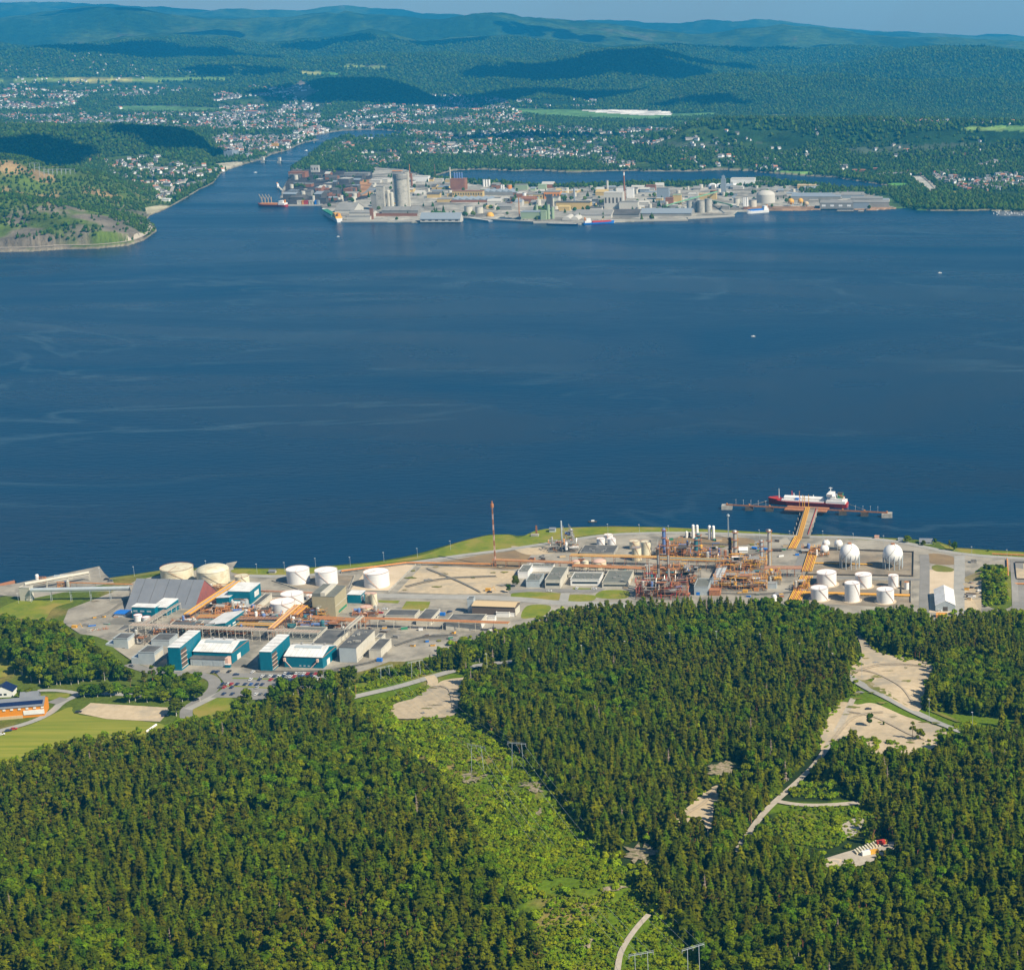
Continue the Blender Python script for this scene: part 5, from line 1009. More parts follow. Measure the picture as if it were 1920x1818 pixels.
# ================================================================ middle: offices
def office(label, C, A, B, h, bands=True, kind=M_groof, ang=-1, wall=None):
    t, W, D, H = bld('office_building', label, C, A, B, h, wall or M_lconc, kind, 'flat', 0, ang, win=(('f', H0*.35, H0*.7, .06, .94, M_glass) for H0 in (zrel(C, h),)) if bands else ()); roofbits(t, W, D, H, C[0], 4); return t
office('white walled wing of the L-shaped office nearest the gravel field', (990, 1084), (972, 1083), (998, 1070), 11, False, wall=M_white); office('long white wing of the L-shaped office with black doorway', (1037, 1072), (991, 1071), 10, 9, False, wall=M_white)
office('small grey office block with curved concrete front', (1012, 1101), (988, 1099), (1019, 1088), 12, False, wall=M_gal); office('taller office block with concrete side between the ivy block and the window block', (1051, 1103), (1023, 1102), (1066, 1078), 15, True)
office('low office with long white window bands and flower strip', (1124, 1098), (1071, 1096), (1128, 1085), 11, True, wall=M_white); office('low wide office with greenish roof next to the furnaces', (1177, 1102), (1130, 1100), (1188, 1079), 9, True)
office('low office link with car ramp behind the window bands', (1130, 1083), (1066, 1082), 8, 5, False); t, W, D, H = bld('compressor_hall', 'low hall with dark roof and louvred front behind the orange pipes', (1151, 1042), (1087, 1041), (1157, 1028), 5, M_conc, M_droof, 'flat', 0, -2); roofbits(t, W, D, H, 3, 7)
ORG = 'small white tanks behind the dark roofed hall'
for cx, tp, bt, w_, m_, lb in ((1141, 1002, 1015, 17, M_white, 'small white tank, rear one of the three by the shore road'), (1127, 1009, 1025, 16, M_white, 'small white tank, front left of the three by the shore road'), (1147, 1009, 1025, 16, M_white, 'small white tank, front right of the three by the shore road'), (1190, 1014, 1031, 19, M_cream, 'pale tank with orange rim beside the tall cream one'), (1212, 1015, 1043, 19, M_cream, 'tall cream tank with red stairs beside the grey topped one'), (1194, 1026, 1052, 18, M_cream, 'cream tank with grey roof in front of two pale tanks')): tank(lb, cx, tp, bt, w_, m_, 'cone', rm=M_stl if 'grey roof' in lb else None)
tank('round tank with orange and white domed roof under the pipe bridge', 1124, 1052, 1067, 26, M_cream, 'dome', rm=M_pink, rail=M_orng); tank('small pale tank left of the orange domed tank', 1098, 1052, 1066, 12, M_cream, 'dome', stair=False); tank('pale horizontal looking tank near the offices pipe bridge', 1080, 1052, 1063, 15, M_cream, 'dome', rm=M_pink, stair=False)
tank('blue topped small tank below the yellow pipes', 1171, 1060, 1070, 7, M_tvs, 'flat', stair=False); tank('black small tank near the orange domed tank', 1143, 1059, 1067, 9, M_dstl, 'flat', stair=False)
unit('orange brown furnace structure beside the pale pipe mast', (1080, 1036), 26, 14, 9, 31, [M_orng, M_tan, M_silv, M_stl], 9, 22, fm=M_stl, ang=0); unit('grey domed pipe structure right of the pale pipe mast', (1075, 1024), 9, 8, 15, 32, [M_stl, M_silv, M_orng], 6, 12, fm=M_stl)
rack('upper yellow pipe bridge across the process area, left stretch', (1070, 1056), (1235, 1060), 6, 8, [M_yell, M_orng, M_yell, M_gal], 10, sup=M_rust, r=.5, rungs=False); rack('upper yellow pipe bridge across the process area, right stretch', (1235, 1062), (1362, 1066), 8, 8, [M_yell, M_gal, M_tvs, M_yell], 9, sup=M_rust, r=.7, rungs=False)
rack('lower orange pipe bridge in front of the tanks', (1075, 1072), (1280, 1080), 8, 6, [M_orng, M_yell, M_rust, M_stl, M_orng], 7, sup=M_dstl, r=.5)
# --- process area
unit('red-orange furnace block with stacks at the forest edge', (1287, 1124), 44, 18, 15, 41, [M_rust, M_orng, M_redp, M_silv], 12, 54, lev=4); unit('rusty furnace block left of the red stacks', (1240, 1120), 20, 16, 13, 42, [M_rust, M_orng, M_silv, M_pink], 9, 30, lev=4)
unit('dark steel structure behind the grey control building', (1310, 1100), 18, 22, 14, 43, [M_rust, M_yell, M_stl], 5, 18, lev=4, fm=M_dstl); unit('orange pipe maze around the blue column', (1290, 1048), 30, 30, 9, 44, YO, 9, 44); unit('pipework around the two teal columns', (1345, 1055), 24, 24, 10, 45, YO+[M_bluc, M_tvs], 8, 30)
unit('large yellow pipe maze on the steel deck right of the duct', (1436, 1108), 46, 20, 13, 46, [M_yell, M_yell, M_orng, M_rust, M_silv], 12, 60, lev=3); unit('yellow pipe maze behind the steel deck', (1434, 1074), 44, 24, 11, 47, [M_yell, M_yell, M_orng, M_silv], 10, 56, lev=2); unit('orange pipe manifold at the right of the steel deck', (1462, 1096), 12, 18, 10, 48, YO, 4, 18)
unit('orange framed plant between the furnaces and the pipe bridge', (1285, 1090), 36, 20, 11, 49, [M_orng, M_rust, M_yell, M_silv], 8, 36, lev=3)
for a in ((1246, 992, 1044, 7, M_bluc, 'blue-violet distillation column with orange pipework'), (1310, 1002, 1034, 8, M_tvs, 'teal distillation column, the rear one'), (1306, 1010, 1050, 8, M_tvs, 'teal distillation column with pale head, the front one'), (1369, 1009, 1045, 5.5, M_dstl, 'dark column left of the tall silver column'), (1379, 996, 1048, 8, M_silv, 'stout silver distillation column with orange rings'), (1428, 1014, 1046, 6, M_gal, 'short silver column with orange hoop'), (1443, 994, 1060, 7, M_silv, 'tallest silver column with yellow ladder'), (1349, 1029, 1051, 5, M_bluc, 'short blue column'), (1360, 1032, 1050, 4, M_rust, 'short rusty column beside the dark column'), (1331, 1029, 1052, 5, M_bluc, 'blue vessel leg with violet pipe beside the teal columns'), (1252, 1012, 1052, 5, M_rust, 'slim rusty column right of the blue-violet one')):
    column('distillation_column', a[5], a[0], a[1], a[2], a[3], a[4], plat=3, seed=int(a[0]))
column('chimney', 'grey brown furnace stack, leftmost tall one', 1236, 1026, 1112, 5.2, M_stl, 'chimney', plat=1, cap='', bands=M_dstl); column('chimney', 'furnace stack with rusty red top, right of the grey brown one', 1255, 1026, 1112, 4.6, M_silv, 'chimney', plat=1, cap='', bands=M_rust); column('chimney', 'thin grey stack, left of the thin pair', 1214.5, 1062, 1112, 3, M_silv, 'chimney', plat=0, cap=''); column('chimney', 'thin grey stack, right of the thin pair', 1219, 1056, 1110, 3, M_silv, 'chimney', plat=0, cap='')
for cx, tp, bt, lb in ((1300, 985, 1009, 'white upright vessel, first of the four by the shore road'), (1307.5, 985.5, 1009, 'white upright vessel, second of the four by the shore road'), (1330.5, 986.5, 1011, 'white upright vessel, third of the four by the shore road'), (1338, 987, 1012, 'white upright vessel, last of the four by the shore road')): column('gas_vessel', lb, cx, tp, bt, 5.6, M_white, plat=0, group='white upright vessels by the shore road')
column('gas_vessel', 'short white vessel left of the four tall ones', 1287.5, 997, 1008, 5, M_white, plat=0); column('gas_vessel', 'short black vessel beside the short white one', 1293, 999, 1008, 3.4, M_dstl, plat=0)
bld('control_building', 'grey building with blue door at the forest edge', (1328, 1116), (1302, 1115), (1340, 1100), 15, M_gal, M_groof, 'flat', 0, -2, doors=(('f', .15, .4, 3, M_blue),))
for k, (dx) in enumerate((0, 8)): bld('covered_duct', 'long ribbed grey duct sloping down beside the steel deck, %s of the pair' % ('left' if k == 0 else 'right'), (1340+dx, 1104), 5, 60, 8, M_rust, M_gal, 'gv', .8, -3, cat='duct', over=.1)
bld('shed', 'rusty open shed at the foot of the ribbed ducts', (1350, 1117), (1330, 1116), 8, 9, M_rust, M_rust); bld('shed', 'small grey shed with white tank beside the steel deck', (1456, 1104), (1436, 1103), 6, 9, M_gal, M_stl)
column('gas_vessel', 'round white tank end poking out of the trees', 1452, 1117, 1131, 9, M_white, plat=0)
for a, b_, m_, lb in (((1424, 1031), (1440, 1032), M_blue, 'bright blue pipe section lying on the gravel'), ((1448, 1033), (1466, 1034), M_dstl, 'dark grey pipe section lying on the gravel'), ((1410, 1029), (1419, 1030), M_blue, 'blue crate by the silver column')): bundle(lb, a, b_, 3.2, 1, .3, [m_], name='pipe_section')
bld('white_tent', 'white machinery tent by the silver column', (1402, 1036), (1386, 1035), 6, 5, M_white, M_white, 'gu', 2, 5)
rack('rust brown pipe bridge from the steel deck to the yellow racks', (1434, 1080), (1504, 1080), 8, 8, [M_rust, M_pink, M_rust, M_orng], 6, sup=M_rust, r=.45)
# --- tank farm
for cx, cy, rr, lb in ((1593, 1037, 19, 'large white spherical tank on legs, left of the two big ones'), (1674, 1038, 19, 'large white spherical tank on legs, right of the two big ones'), (1546, 1029, 8.3, 'small white sphere in front of another small sphere'), (1549, 1018.5, 7.4, 'small white sphere, the rear one of the close pair'), (1572, 1019, 8, 'small white sphere standing alone beside the big left sphere')): sphere(lb, cx, cy, rr, nleg=12 if rr > 15 else 6)
for cx, tp, bt, w_, lb in ((1550, 1072, 1101, 37.5, 'widest white tank in the front tank farm, at its left'), (1619, 1076, 1104, 32, 'white tank in the middle of the rear row'), (1675, 1078, 1103, 19.5, 'narrow white tank right in the rear row'), (1536.5, 1101, 1128, 33, 'white tank with red stairs, leftmost in the front row'), (1598, 1092, 1130, 29, 'tall white tank with red stairs, middle of the front row'), (1660, 1104, 1133, 33, 'white tank with red stairs, rightmost in the front row')): tank(lb, cx, tp, bt, w_, M_white, 'cone', base=True, rail=M_rust, group='white tanks of the tank farm')
tank('tiny white and orange tank in the right corner of the tank farm', 1700, 1091, 1106, 9, M_white, 'cone', rm=M_orng, stair=False)
wallline('low dark wall around the spheres', [(1512, 1080), (1530, 1032), (1604, 1032), (1713, 1036), (1712, 1081), (1512, 1078)], 1.6, m=M_dstl); wallline('low wall around the front tanks', [(1502, 1087), (1708, 1090), (1708, 1130)], 1.6, m=M_conc); wallline('short dividing wall beside the tiny orange tank', [(1690, 1090), (1690, 1114)], 1.6, m=M_dstl)
wallline('wall of the sandy bund around the lone white tank', [(655, 1108), (728, 1110), (783, 1056)], 1.4); wallline('wall of the dark gravel bund', [(510, 1090), (560, 1106), (655, 1106), (665, 1080)], 1.4); wallline('dark bund wall at the right edge of the site', [(2060, 1057), (1903, 1055.5), (1906, 1087), (2060, 1089)], 1.6, m=M_dstl)
YP = [M_yell, M_yell, M_orng]
bundle('yellow pipe bundle crossing between the spheres', (1522, 1057), (1636, 1060), 2.4, 2, .8, YP); bundle('yellow pipe bundle behind the front row of tanks', (1492, 1112), (1706, 1118), 5, 4, .8, YP)
bundle('broad yellow pipe track left of the spheres', (1513, 1073), (1526, 1031), 10, 7, .9, YP); bundle('broad yellow pipe track at the forest edge by the tanks', (1490, 1128), (1513, 1082), 12, 8, .9, YP); bundle('yellow pipe bundle at the head of the spheres', (1510, 1034), (1540, 1035), 4, 3, 2, YP)
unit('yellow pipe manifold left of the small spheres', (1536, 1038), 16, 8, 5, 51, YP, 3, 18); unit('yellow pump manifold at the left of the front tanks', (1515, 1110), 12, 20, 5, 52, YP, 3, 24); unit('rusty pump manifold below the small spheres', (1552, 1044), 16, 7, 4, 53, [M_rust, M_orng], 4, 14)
bundle('yellow pipe track running to the jetty root', (1485, 1031), (1497, 1008), 8, 5, 1.2, YP); bundle('thick orange pipe beside the bushy mound', (1888, 1050), (1891, 1096), 1.6, 1, .5, [M_orng], r=.8); bundle('orange pipe running right below the bushy mound', (1892, 1096), (2060, 1098), 1.4, 1, .5, [M_orng], r=.7); bundle('orange pipe in the shore grass at the right edge', (1860, 1040), (2060, 1048), 1.2, 1, .6, [M_orng], r=.6)
t, W, D, H = bld('warehouse', 'white roofed grey shed with dark gate at the forest edge', (1791, 1146), (1754, 1146), (1791, 1116), 9, M_gal, M_wroof, 'gv', 4, 0, over=.2, doors=(('f', .38, .62, 4.2, M_dstl),), hm=5.5)
t, W, D, H = bld('shore_house', 'small grey shore house with white windows on the grass', (1748, 1020), (1724, 1018), 8, 4, M_white, M_sroof, 'gu', 2.2, -4, cat='house', win=(('f', 1, 2, .1, .9, M_glass, 3),)); bld('hut', 'tiny hut left of the shore house bush', (1693, 1014), (1684, 1013), 4, 3, M_gal, M_sroof)
bld('pump_shelter', 'small orange frame shelter on the shore grass', (1648, 1010), (1640, 1009), 3, 4, M_pink, M_orng); bld('shed', 'small dark shed by the road fork', (1831, 1056), (1820, 1055), 4, 4, M_stl, M_dstl); bld('shed', 'orange roofed low building hidden behind the trees', (1775, 1158), (1755, 1157), 6, 4, M_orng, M_yell)
for lb, C, A, h, m_ in (('dark scrap row on pale gravel', (1839, 1117), (1811, 1115), 2, M_brn), ('white scrap pieces beside the mound', (1829, 1122), (1816, 1121), 3, M_white), ('white upright panels beside the mound', (1838, 1113), (1833, 1112), 5, M_white)): bld('scrap_row', lb, C, A, 3, h, m_, m_, cat='scrap', ang=-8)
# --- jetty
def jbox(t, nm, a, b, w0, z0, z1, m, off=0, gz=0):
    p, q = P(a[0], a[1], z1), P(b[0], b[1], z1); d = (q-p).normalized(); n = Vector((-d.y, d.x, 0)); o_ = n*off; s = MB()
    s.poly([(p+n*w0/2+o_)[:2], (q+n*w0/2+o_)[:2], (q-n*w0/2+o_)[:2], (p-n*w0/2+o_)[:2]], z0, z1); return s.obj(nm, m, t)
t = thing('jetty', 'long T-shaped concrete jetty with yellow pipe track and walkway', 'jetty', (0, 0, 0))
jbox(t, 'road_deck', (1510, 1006), (1527, 951), 8.5, 4.6, 5.6, M_yard); jbox(t, 'pipe_deck', (1497, 1005), (1514, 951), 6, 4.4, 5.4, M_conc)
for i in range(7): jbox(t, 'pipe', (1494.4+i*1.15, 1010), (1511+i*1.15, 950), .75, 5.5, 6.6, YP[i % 3])
jbox(t, 'railing', (1515, 1000), (1531, 951), .2, 5.6, 6.8, M_redp)
for k in range(6):
    a = P(1508-k*0+k*2.8, 1000-k*9, 3); 
    for dx in (-11, -5, 2, 6): MB().cyl(a.x+dx, a.y, -6, 4.5, .5, 8).obj('pile', M_conc, t)
jbox(t, 'walkway', (1362, 946), (1664, 961), 1.9, 4.6, 5.1, M_rust); jbox(t, 'walkway_rail', (1362, 945), (1664, 960), .15, 5.2, 6.2, M_rust, off=1.1)
jbox(t, 'loading_platform', (1474, 951), (1552, 955), 16, 4.2, 5.3, M_rust)
for i, (a, c) in enumerate(((1363, 947), (1405, 948.5), (1443, 950.5), (1580, 957.5), (1621, 959.5), (1663, 962))):
    p = P(a, c, 4); s = MB(); s.box(p.x-(5.5 if i in (0, 5) else 4), p.y-4, -3, p.x+(5.5 if i in (0, 5) else 4), p.y+4, 4.4); s.obj('dolphin', M_conc if i in (0, 5) else M_dstl, t); s = MB(); s.cyl(p.x, p.y, 4.4, 6.2, .9, 8); s.obj('mooring_post', M_orng, t)
for i, (a, tp) in enumerate(((1499, 921), (1505, 929), (1508.5, 930), (1516, 928))):
    p = P(a, 951, 5); s = MB(); s.beam((p.x, p.y+2, 5.3), (p.x, p.y+2, zat(a, tp, p.y)), .55); s.beam((p.x, p.y+2, zat(a, tp, p.y)*.8), (p.x+1.5, p.y+9, 11), .3); s.obj('loading_arm', M_yell if i else M_orng, t)
for a in range(1380, 1660, 14):
    if 1440 < a < 1590: continue
    p = P(a, 945+(a-1360)*.05, 5.2); s = MB(); s.cyl(p.x, p.y, 5.2, 10.5, .09, 5); s.box(p.x-.4, p.y-.2, 10.5, p.x+.4, p.y+.2, 10.8); s.obj('lamp', M_white, t)
# --- gas tanker at the jetty
p0, p1 = P(1440, 943.5, 0), P(1589, 951.5, 0); L = (p1-p0).length; t = thing('gas_tanker', 'dark red gas tanker ship with white deck and white bridge moored at the jetty', 'ship', (p0.x, p0.y+2, 0), math.atan2(p1.y-p0.y, p1.x-p0.x))
def hullmb(L, Bm, z, z2=None, bow=1, sheer=2.2):
    b = MB(); st = [(0, .02), (.03, .3), (.07, .6), (.14, .88), (.25, 1), (.85, 1), (.95, .93), (1, .8)]; k = 0
    for f, w_ in st:
        zz = z+sheer*max(0, 1-f/.2); x = f*L; b.v += [(x+(0 if f > .02 else 1.5), -Bm/2*w_*.75, -2), (x, -Bm/2*w_, zz), (x, Bm/2*w_, zz), (x+(0 if f > .02 else 1.5), Bm/2*w_*.75, -2)]
    for i in range(len(st)-1):
        a = 4*i; c = a+4; b._f([(a, c, c+1, a+1), (a+1, c+1, c+2, a+2), (a+2, c+2, c+3, a+3)])
    b._f([(3, 2, 1, 0), (len(b.v)-4, len(b.v)-3, len(b.v)-2, len(b.v)-1)]); return b
hullmb(L, 14, 5.2).obj('hull', M_hull, t); s = MB(); s.poly([(1.2, -2), (8, -5.6), (12, -6), (12, 6), (8, 5.6), (1.2, 2)], 7.3, 7.7); s.obj('forecastle', M_redp, t); s = MB(); s.box(16, -5.6, 5.3, L*.72, 5.6, 7.2); s.obj('cargo_trunk', M_white, t)
for x in (L*.34, L*.58): s = MB(); s.tube([(x-11, 0, 8.6), (x+11, 0, 8.6)], 2.6, 12); s.obj('cargo_tank', M_white, t)
s = MB(); s.box(L*.745, -6.4, 5.3, L*.985, 6.4, 8.6); s.box(L*.755, -5.6, 8.6, L*.95, 5.6, 11.4); s.box(L*.765, -5, 11.4, L*.86, 5, 14.2); s.obj('superstructure', M_white, t); s = MB(); s.box(L*.755, -6.8, 14.2, L*.83, 6.8, 17); s.obj('bridge', M_white, t); s = MB(); s.box(L*.753, -6, 15.2, L*.757, 6, 16.3); s.box(L*.76, -6.85, 15.2, L*.82, -6.75, 16.2); s.obj('bridge_window', M_glass, t)
s = MB(); s.box(L*.88, -2.2, 11.4, L*.945, 2.2, 17.5); s.mi = 1; s.box(L*.88+.1, -2.25, 16, L*.945-.1, 2.25, 17.8); s.obj('funnel', [M_green, M_dstl], t); s = MB(); s.beam((L*.98, -4, 14), (L*.92, -4, 16), .8); s.beam((L*.9, -4, 16.3), (L*.975, -4, 11), .7); s.obj('lifeboat', M_orng, t)
s = MB(); s.cyl(L*.79, 0, 17, 24, .45, 8); s.box(L*.79-1.8, -.4, 22.6, L*.79+1.8, .4, 23.4); s.obj('radar_mast', M_white, t); s = MB(); s.cyl(16*.75, 0, 7, 19, .7, 8, .5); s.obj('foremast', M_gal, t)
for x, h_, m_ in ((L*.30, 17, M_redp), (L*.325, 14, M_white), (L*.57, 13, M_white), (L*.64, 10, M_gal)): s = MB(); s.cyl(x, 1, 7, h_, .6, 8, .4); s.obj('deck_crane_post', m_, t)
s = MB(); s.box(L*.36, -5, 7.2, L*.40, -2, 9.4); s.obj('deck_house', M_blue, t)
for a, b_ in (((1438, 939), (1412, 946)), ((1590, 944), (1622, 956))): p, q = P(a[0], a[1], 8), P(b_[0], b_[1], 5); s = MB(); s.tube([p, q], .12, 4); tag(s.obj('mooring_line', M_tan), 'taut mooring line from the tanker %s to the jetty' % ('bow' if a[0] < 1500 else 'stern'), 'rope')
t_ship = next(o for o in COL.objects if o.name == 'gas_tanker'); t_ship.scale = (1, 1, .86)
# --- workboats and wakes
def smallboat(label, px, py, L, m, rz, name='motor_boat'):
    p = P(px, py, 0); t = thing(name, label, 'boat', (p.x, p.y, .0), rz); hullmb(L, L*.32, L*.11, sheer=.4).obj('hull', m, t); s = MB(); s.box(L*.4, -L*.1, L*.1, L*.75, L*.1, L*.24); s.obj('cabin', M_white, t); return t
smallboat('small white motor boat drawing a long wake on the right of the fjord', 1766, 512, 8, M_white, 3.3); smallboat('small white boat alone in the middle of the fjord', 1408, 631, 7, M_white, .1); smallboat('small dark boat close to the shore beyond the upright vessels', 1102, 979, 9, M_dstl, .1)
smallboat('tiny white boat in front of the green and red ship', 631, 444, 7, M_white, .4); smallboat('white boat in the river mouth below the bridge', 475, 324, 12, M_white, .4); smallboat('white boat in the river near the town quay', 571, 283, 14, M_white, .9); smallboat('white sailing boat below the rocky headland', 253, 452, 9, M_white, .4)
def wake(a, b_, w0, w1): 
    p, q = P(*a, 0), P(*b_, 0); d = (q-p).normalized(); n = Vector((-d.y, d.x, 0)); s = MB(); s.v = [tuple(v) for v in (p-n*w0, p+n*w0, q+n*w1, q-n*w1)]; s.v = [(x, y, .03) for x, y, z in s.v]; s._f([(0, 1, 2, 3)]); s.obj('wake', mat('wake_ripples', (.004, .014, .03), .5, (.008, .03, .05), .05))['kind'] = 'structure'
wake((1764, 512.5), (1330, 507), .8, 5)
# --- pylons and lines
def pylon(label, bar, legs, gz=None):
    a, b_ = [PT(*l) for l in legs]; d = (b_-a); d.z = 0; w_ = d.length; t = thing('power_pylon', label, 'pylon', tuple((a+b_)/2), math.atan2(d.y, d.x)); c = (a+b_)/2
    H = zat((bar[0][0]+bar[1][0])/2, (bar[0][1]+bar[1][1])/2, c.y)-c.z; hw = w_/2; s1 = max(3.2, hw*.75)
    for sg in (-1, 1): s = MB(); s.beam((sg*hw, 0, -1), (sg*s1, 0, H), .24); s.obj('leg', M_gal, t)
    s = MB(); s.beam((-s1-3.2, 0, H-.3), (s1+3.2, 0, H-.3), .22); s.beam((-s1-3.2, 0, H+.5), (s1+3.2, 0, H+.5), .12); s.obj('crossarm', M_gal, t)
    for x in (-s1-3, 0, s1+3): s = MB(); s.cyl(x, 0, H-2, H-.3, .16, 6); s.obj('insulator', M_silv, t)
    return t, c, H, s1+3, math.atan2(d.y, d.x)
pa = pylon('pylon with crossarm in the cleared strip, left of the middle pair', ((882, 1399), (904, 1396)), ((884, 1449), (908, 1451))); pb = pylon('pylon with crossarm in the cleared strip, right of the middle pair', ((957, 1395), (979, 1390)), ((960, 1443), (983, 1443)))
pc = pylon('pylon beside the forest road, right of the upper pair', ((766, 1241), (790, 1237)), ((772, 1269), (789, 1265))); pd = pylon('pylon near the concrete buildings, left of the upper pair', ((713, 1251), (731, 1248)), ((714, 1275), (732, 1271))); pe = pylon('pylon at the bottom edge, left of the lowest pair', ((1189, 1790), (1216, 1783)), ((1192, 1842), (1216, 1838))); pf = pylon('pylon at the bottom edge, right of the lowest pair', ((1284, 1778), (1307, 1771)), ((1290, 1832), (1312, 1826)))
def wires(A_, B_, lb):
    b = MB()
    for sx in (-1, 0, 1):
        ps = []
        for (t_, c, H, s1, an) in (A_, B_): ps.append(Vector((c.x+math.cos(an)*sx*s1, c.y+math.sin(an)*sx*s1, c.z+H-2)))
        b.tube([ps[0].lerp(ps[1], k/14)-Vector((0, 0, 4*7*(k/14)*(1-k/14))) for k in range(15)], .06, 3)
    tag(b.obj('power_line', M_gal), lb, 'power line')
wires(pa, pe, 'sagging wires between the left pylons over the cleared strip'); wires(pb, pf, 'sagging wires between the right pylons over the cleared strip'); wires(pd, pa, 'wires between the upper left and middle left pylons'); wires(pc, pb, 'wires between the upper right and middle right pylons')
# --- farm by the left edge
t, W, D, H = bld('barn', 'long orange timber building with solar roof and white end', (84, 1342), (-30, 1370), 17, 13, M_timb, M_sroof, 'gu', 4.0, 14, cat='building', hm=8.5)
b = MB(); b.prism([(D*.06, H+4*.12+.45), (D*.27, H+4*.54+.45), (D*.27, H+4*.54+.6), (D*.06, H+4*.12+.6)], 'x', -W, -.8); b.obj('solar_panels', M_navy, t); b = MB(); b.box(-W*.38, -.5, 2.2, .1, -.05, 5.6); b.obj('white_wing', M_wroof, t)
for i in range(6): b = MB(); b.box(-W*(.05+.14*i), -.6, 6.6, -W*(.05+.14*i)+1.8, -.05, 7.7); b.obj('dormer', M_white, t)
for i in range(5): b = MB(); b.box(-W*(.95-.11*i), -.7, 0, -W*(.95-.11*i)+4, -.05, 2.2); b.obj('doorway', M_tan, t)
bld('farm_outbuilding', 'steep slate roofed house behind the orange timber building', (72, 1316), (36, 1322), 10, 6, M_sroof, M_sroof, 'gu', 4, 14, cat='house', hm=3); bld('farm_house', 'white house with black roof at the left edge', (24, 1306), (-12, 1306), 11, 9, M_white, M_navy, 'gv', 4, 8, cat='house', hm=4.5, win=(('f', 1.5, 3, .1, .8, M_glass, 3),)); bld('farm_outbuilding', 'small pale shed at the edge of the left meadow', (16, 1245), (4, 1245), 4, 4, M_gal, M_wroof)
# --- vehicles
CARC = {'white': (.75, .75, .74), 'black': (.02, .02, .025), 'dark blue': (.02, .04, .12), 'red': (.5, .02, .02), 'silver': (.42, .43, .44), 'blue': (.03, .12, .40), 'grey': (.15, .16, .17)}
CM = {}
for k, c in CARC.items():
    b = MB(); b.prism([(-2.2, .35), (2.2, .35), (2.25, .8), (1.25, .95), (-2.1, .98), (-2.25, .7)], 'y', -.88, .88); b.mi = 1; b.prism([(-1.9, .96), (1.2, .96), (.5, 1.42), (-1.4, 1.45)], 'y', -.78, .78); b.mi = 0; b.box(-1.3, -.7, 1.45, .45, .7, 1.5); b.mi = 2
    for x in (-1.4, 1.4):
        for y in (-.9, .72): b.tube([(x, y, .34), (x, y+.18, .34)], .34, 8)
    CM[k] = b.mesh('car', [mat('car_paint_'+k.replace(' ', '_'), c, .3, spec=.6), M_glass, M_blk])
def car(col, px, py, rz, where, z=None):
    p = P(px, py, GZ) if z is None else z; o = bpy.data.objects.new('parked_car', CM[col]); COL.objects.link(o); o.location = (p.x, p.y, p.z+.32); o.rotation_euler = (0, 0, rz); o.scale = (1.05,)*3
    tag(o, '%s car %s' % (col, where), 'car', 'cars parked near the works')
up = math.pi/2-.12
rowsP = [ (1263.5, [(535,'white'),(541,'dark blue'),(548.5,'black'),(556,'white'),(562,'silver'),(570,'white'),(577,'red'),(584,'black'),(592,'red'),(600,'black')], up, 'in the parked row along the hall fence'),
 (1269, [(492,'white'),(499,'grey'),(507,'white'),(515,'dark blue'),(523,'white'),(531,'dark blue'),(538,'silver'),(545,'white'),(552,'red'),(561,'dark blue'),(568,'blue'),(576,'black'),(584,'dark blue'),(590,'white'),(598,'white')], up, 'in the long row above the hedge'),
 (1275.5, [(470,'white'),(487,'dark blue'),(508,'red'),(518,'black'),(530,'grey'),(539,'black'),(545,'dark blue'),(551,'black'),(557,'black'),(573,'white'),(580,'white'),(587,'silver'),(593,'white')], up, 'in the row just below the hedge'),
 (1284.5, [(418,'dark blue'),(423,'grey'),(429,'white'),(434,'red'),(445,'dark blue'),(460,'dark blue'),(471,'blue'),(482,'dark blue'),(492,'dark blue'),(514,'grey'),(520,'dark blue')], up, 'in the middle row above the grass strip'),
 (1290.5, [(413,'grey'),(421,'red'),(435,'dark blue'),(482,'silver'),(510,'white')], up, 'in the row below the grass strip'), (1303, [(420,'dark blue'),(436,'dark blue'),(480,'white'),(489,'grey'),(500,'dark blue'),(507,'white')], up, 'in the lowest row near the lone trees')]
for yy, l, rz, wh in rowsP:
    for x, c in l: car(c, x, yy+(x-500)*.012, rz+R.uniform(-.06, .06), wh)
for c, x, y, rz, wh in (('dark blue', 400, 1260.5, up, 'parked below the left hall annex'), ('dark blue', 408, 1260.5, up, 'second below the left hall annex'), ('black', 430, 1260, up, 'alone below the left hall'), ('dark blue', 443, 1266, .3, 'driving beside the hedge end'), ('white', 474.5, 1261, up, 'below the right turquoise tower'), ('black', 459, 1250, 0, 'on the yard between the turquoise halls'), ('white', 222, 1243, -.4, 'parked at the fence by the left wood'), ('grey', 247, 1250, -.5, 'at the bend below the left grey block'), ('white', 1030, 1109, 0, 'in front of the taller office'), ('white', 1082, 1104, up, 'in front of the window band office'), ('white', 1114, 1105, 0, 'right in front of the window band office'), ('white', 722, 1143, 0, 'on the pale slab by the salmon tank'), ('red', 714, 1150, 0, 'beside the orange pipe bridge'), ('dark blue', 843, 1148, .8, 'beside the blue containers'), ('white', 1448, 1103, 0, 'at the foot of the steel deck'), ('white', 1761, 1146, 0, 'in front of the white roofed shed'), ('white', 1099, 1073, 0, 'behind the office link'), ('white', 1120, 1075, 0, 'at the office ramp'), ('black', 918, 1111, .2, 'on the gravel field edge'), ('black', 147, 1336, .5, 'at the corner of the gravel car park'), ('dark blue', 16, 1371, .5, 'beside the farm road'), ('red', 26, 1368, .4, 'orange red beside the farm road'), ('white', 3, 1378, .5, 'beside the farm road at the left edge'), ('dark blue', 310, 1343, .2, 'in the shade of the lone tree'), ('black', 200, 1087, .2, 'at the root of the left quay'), ('grey', 207, 1090, .2, 'second at the root of the left quay')): car(c, x, y, rz, wh)
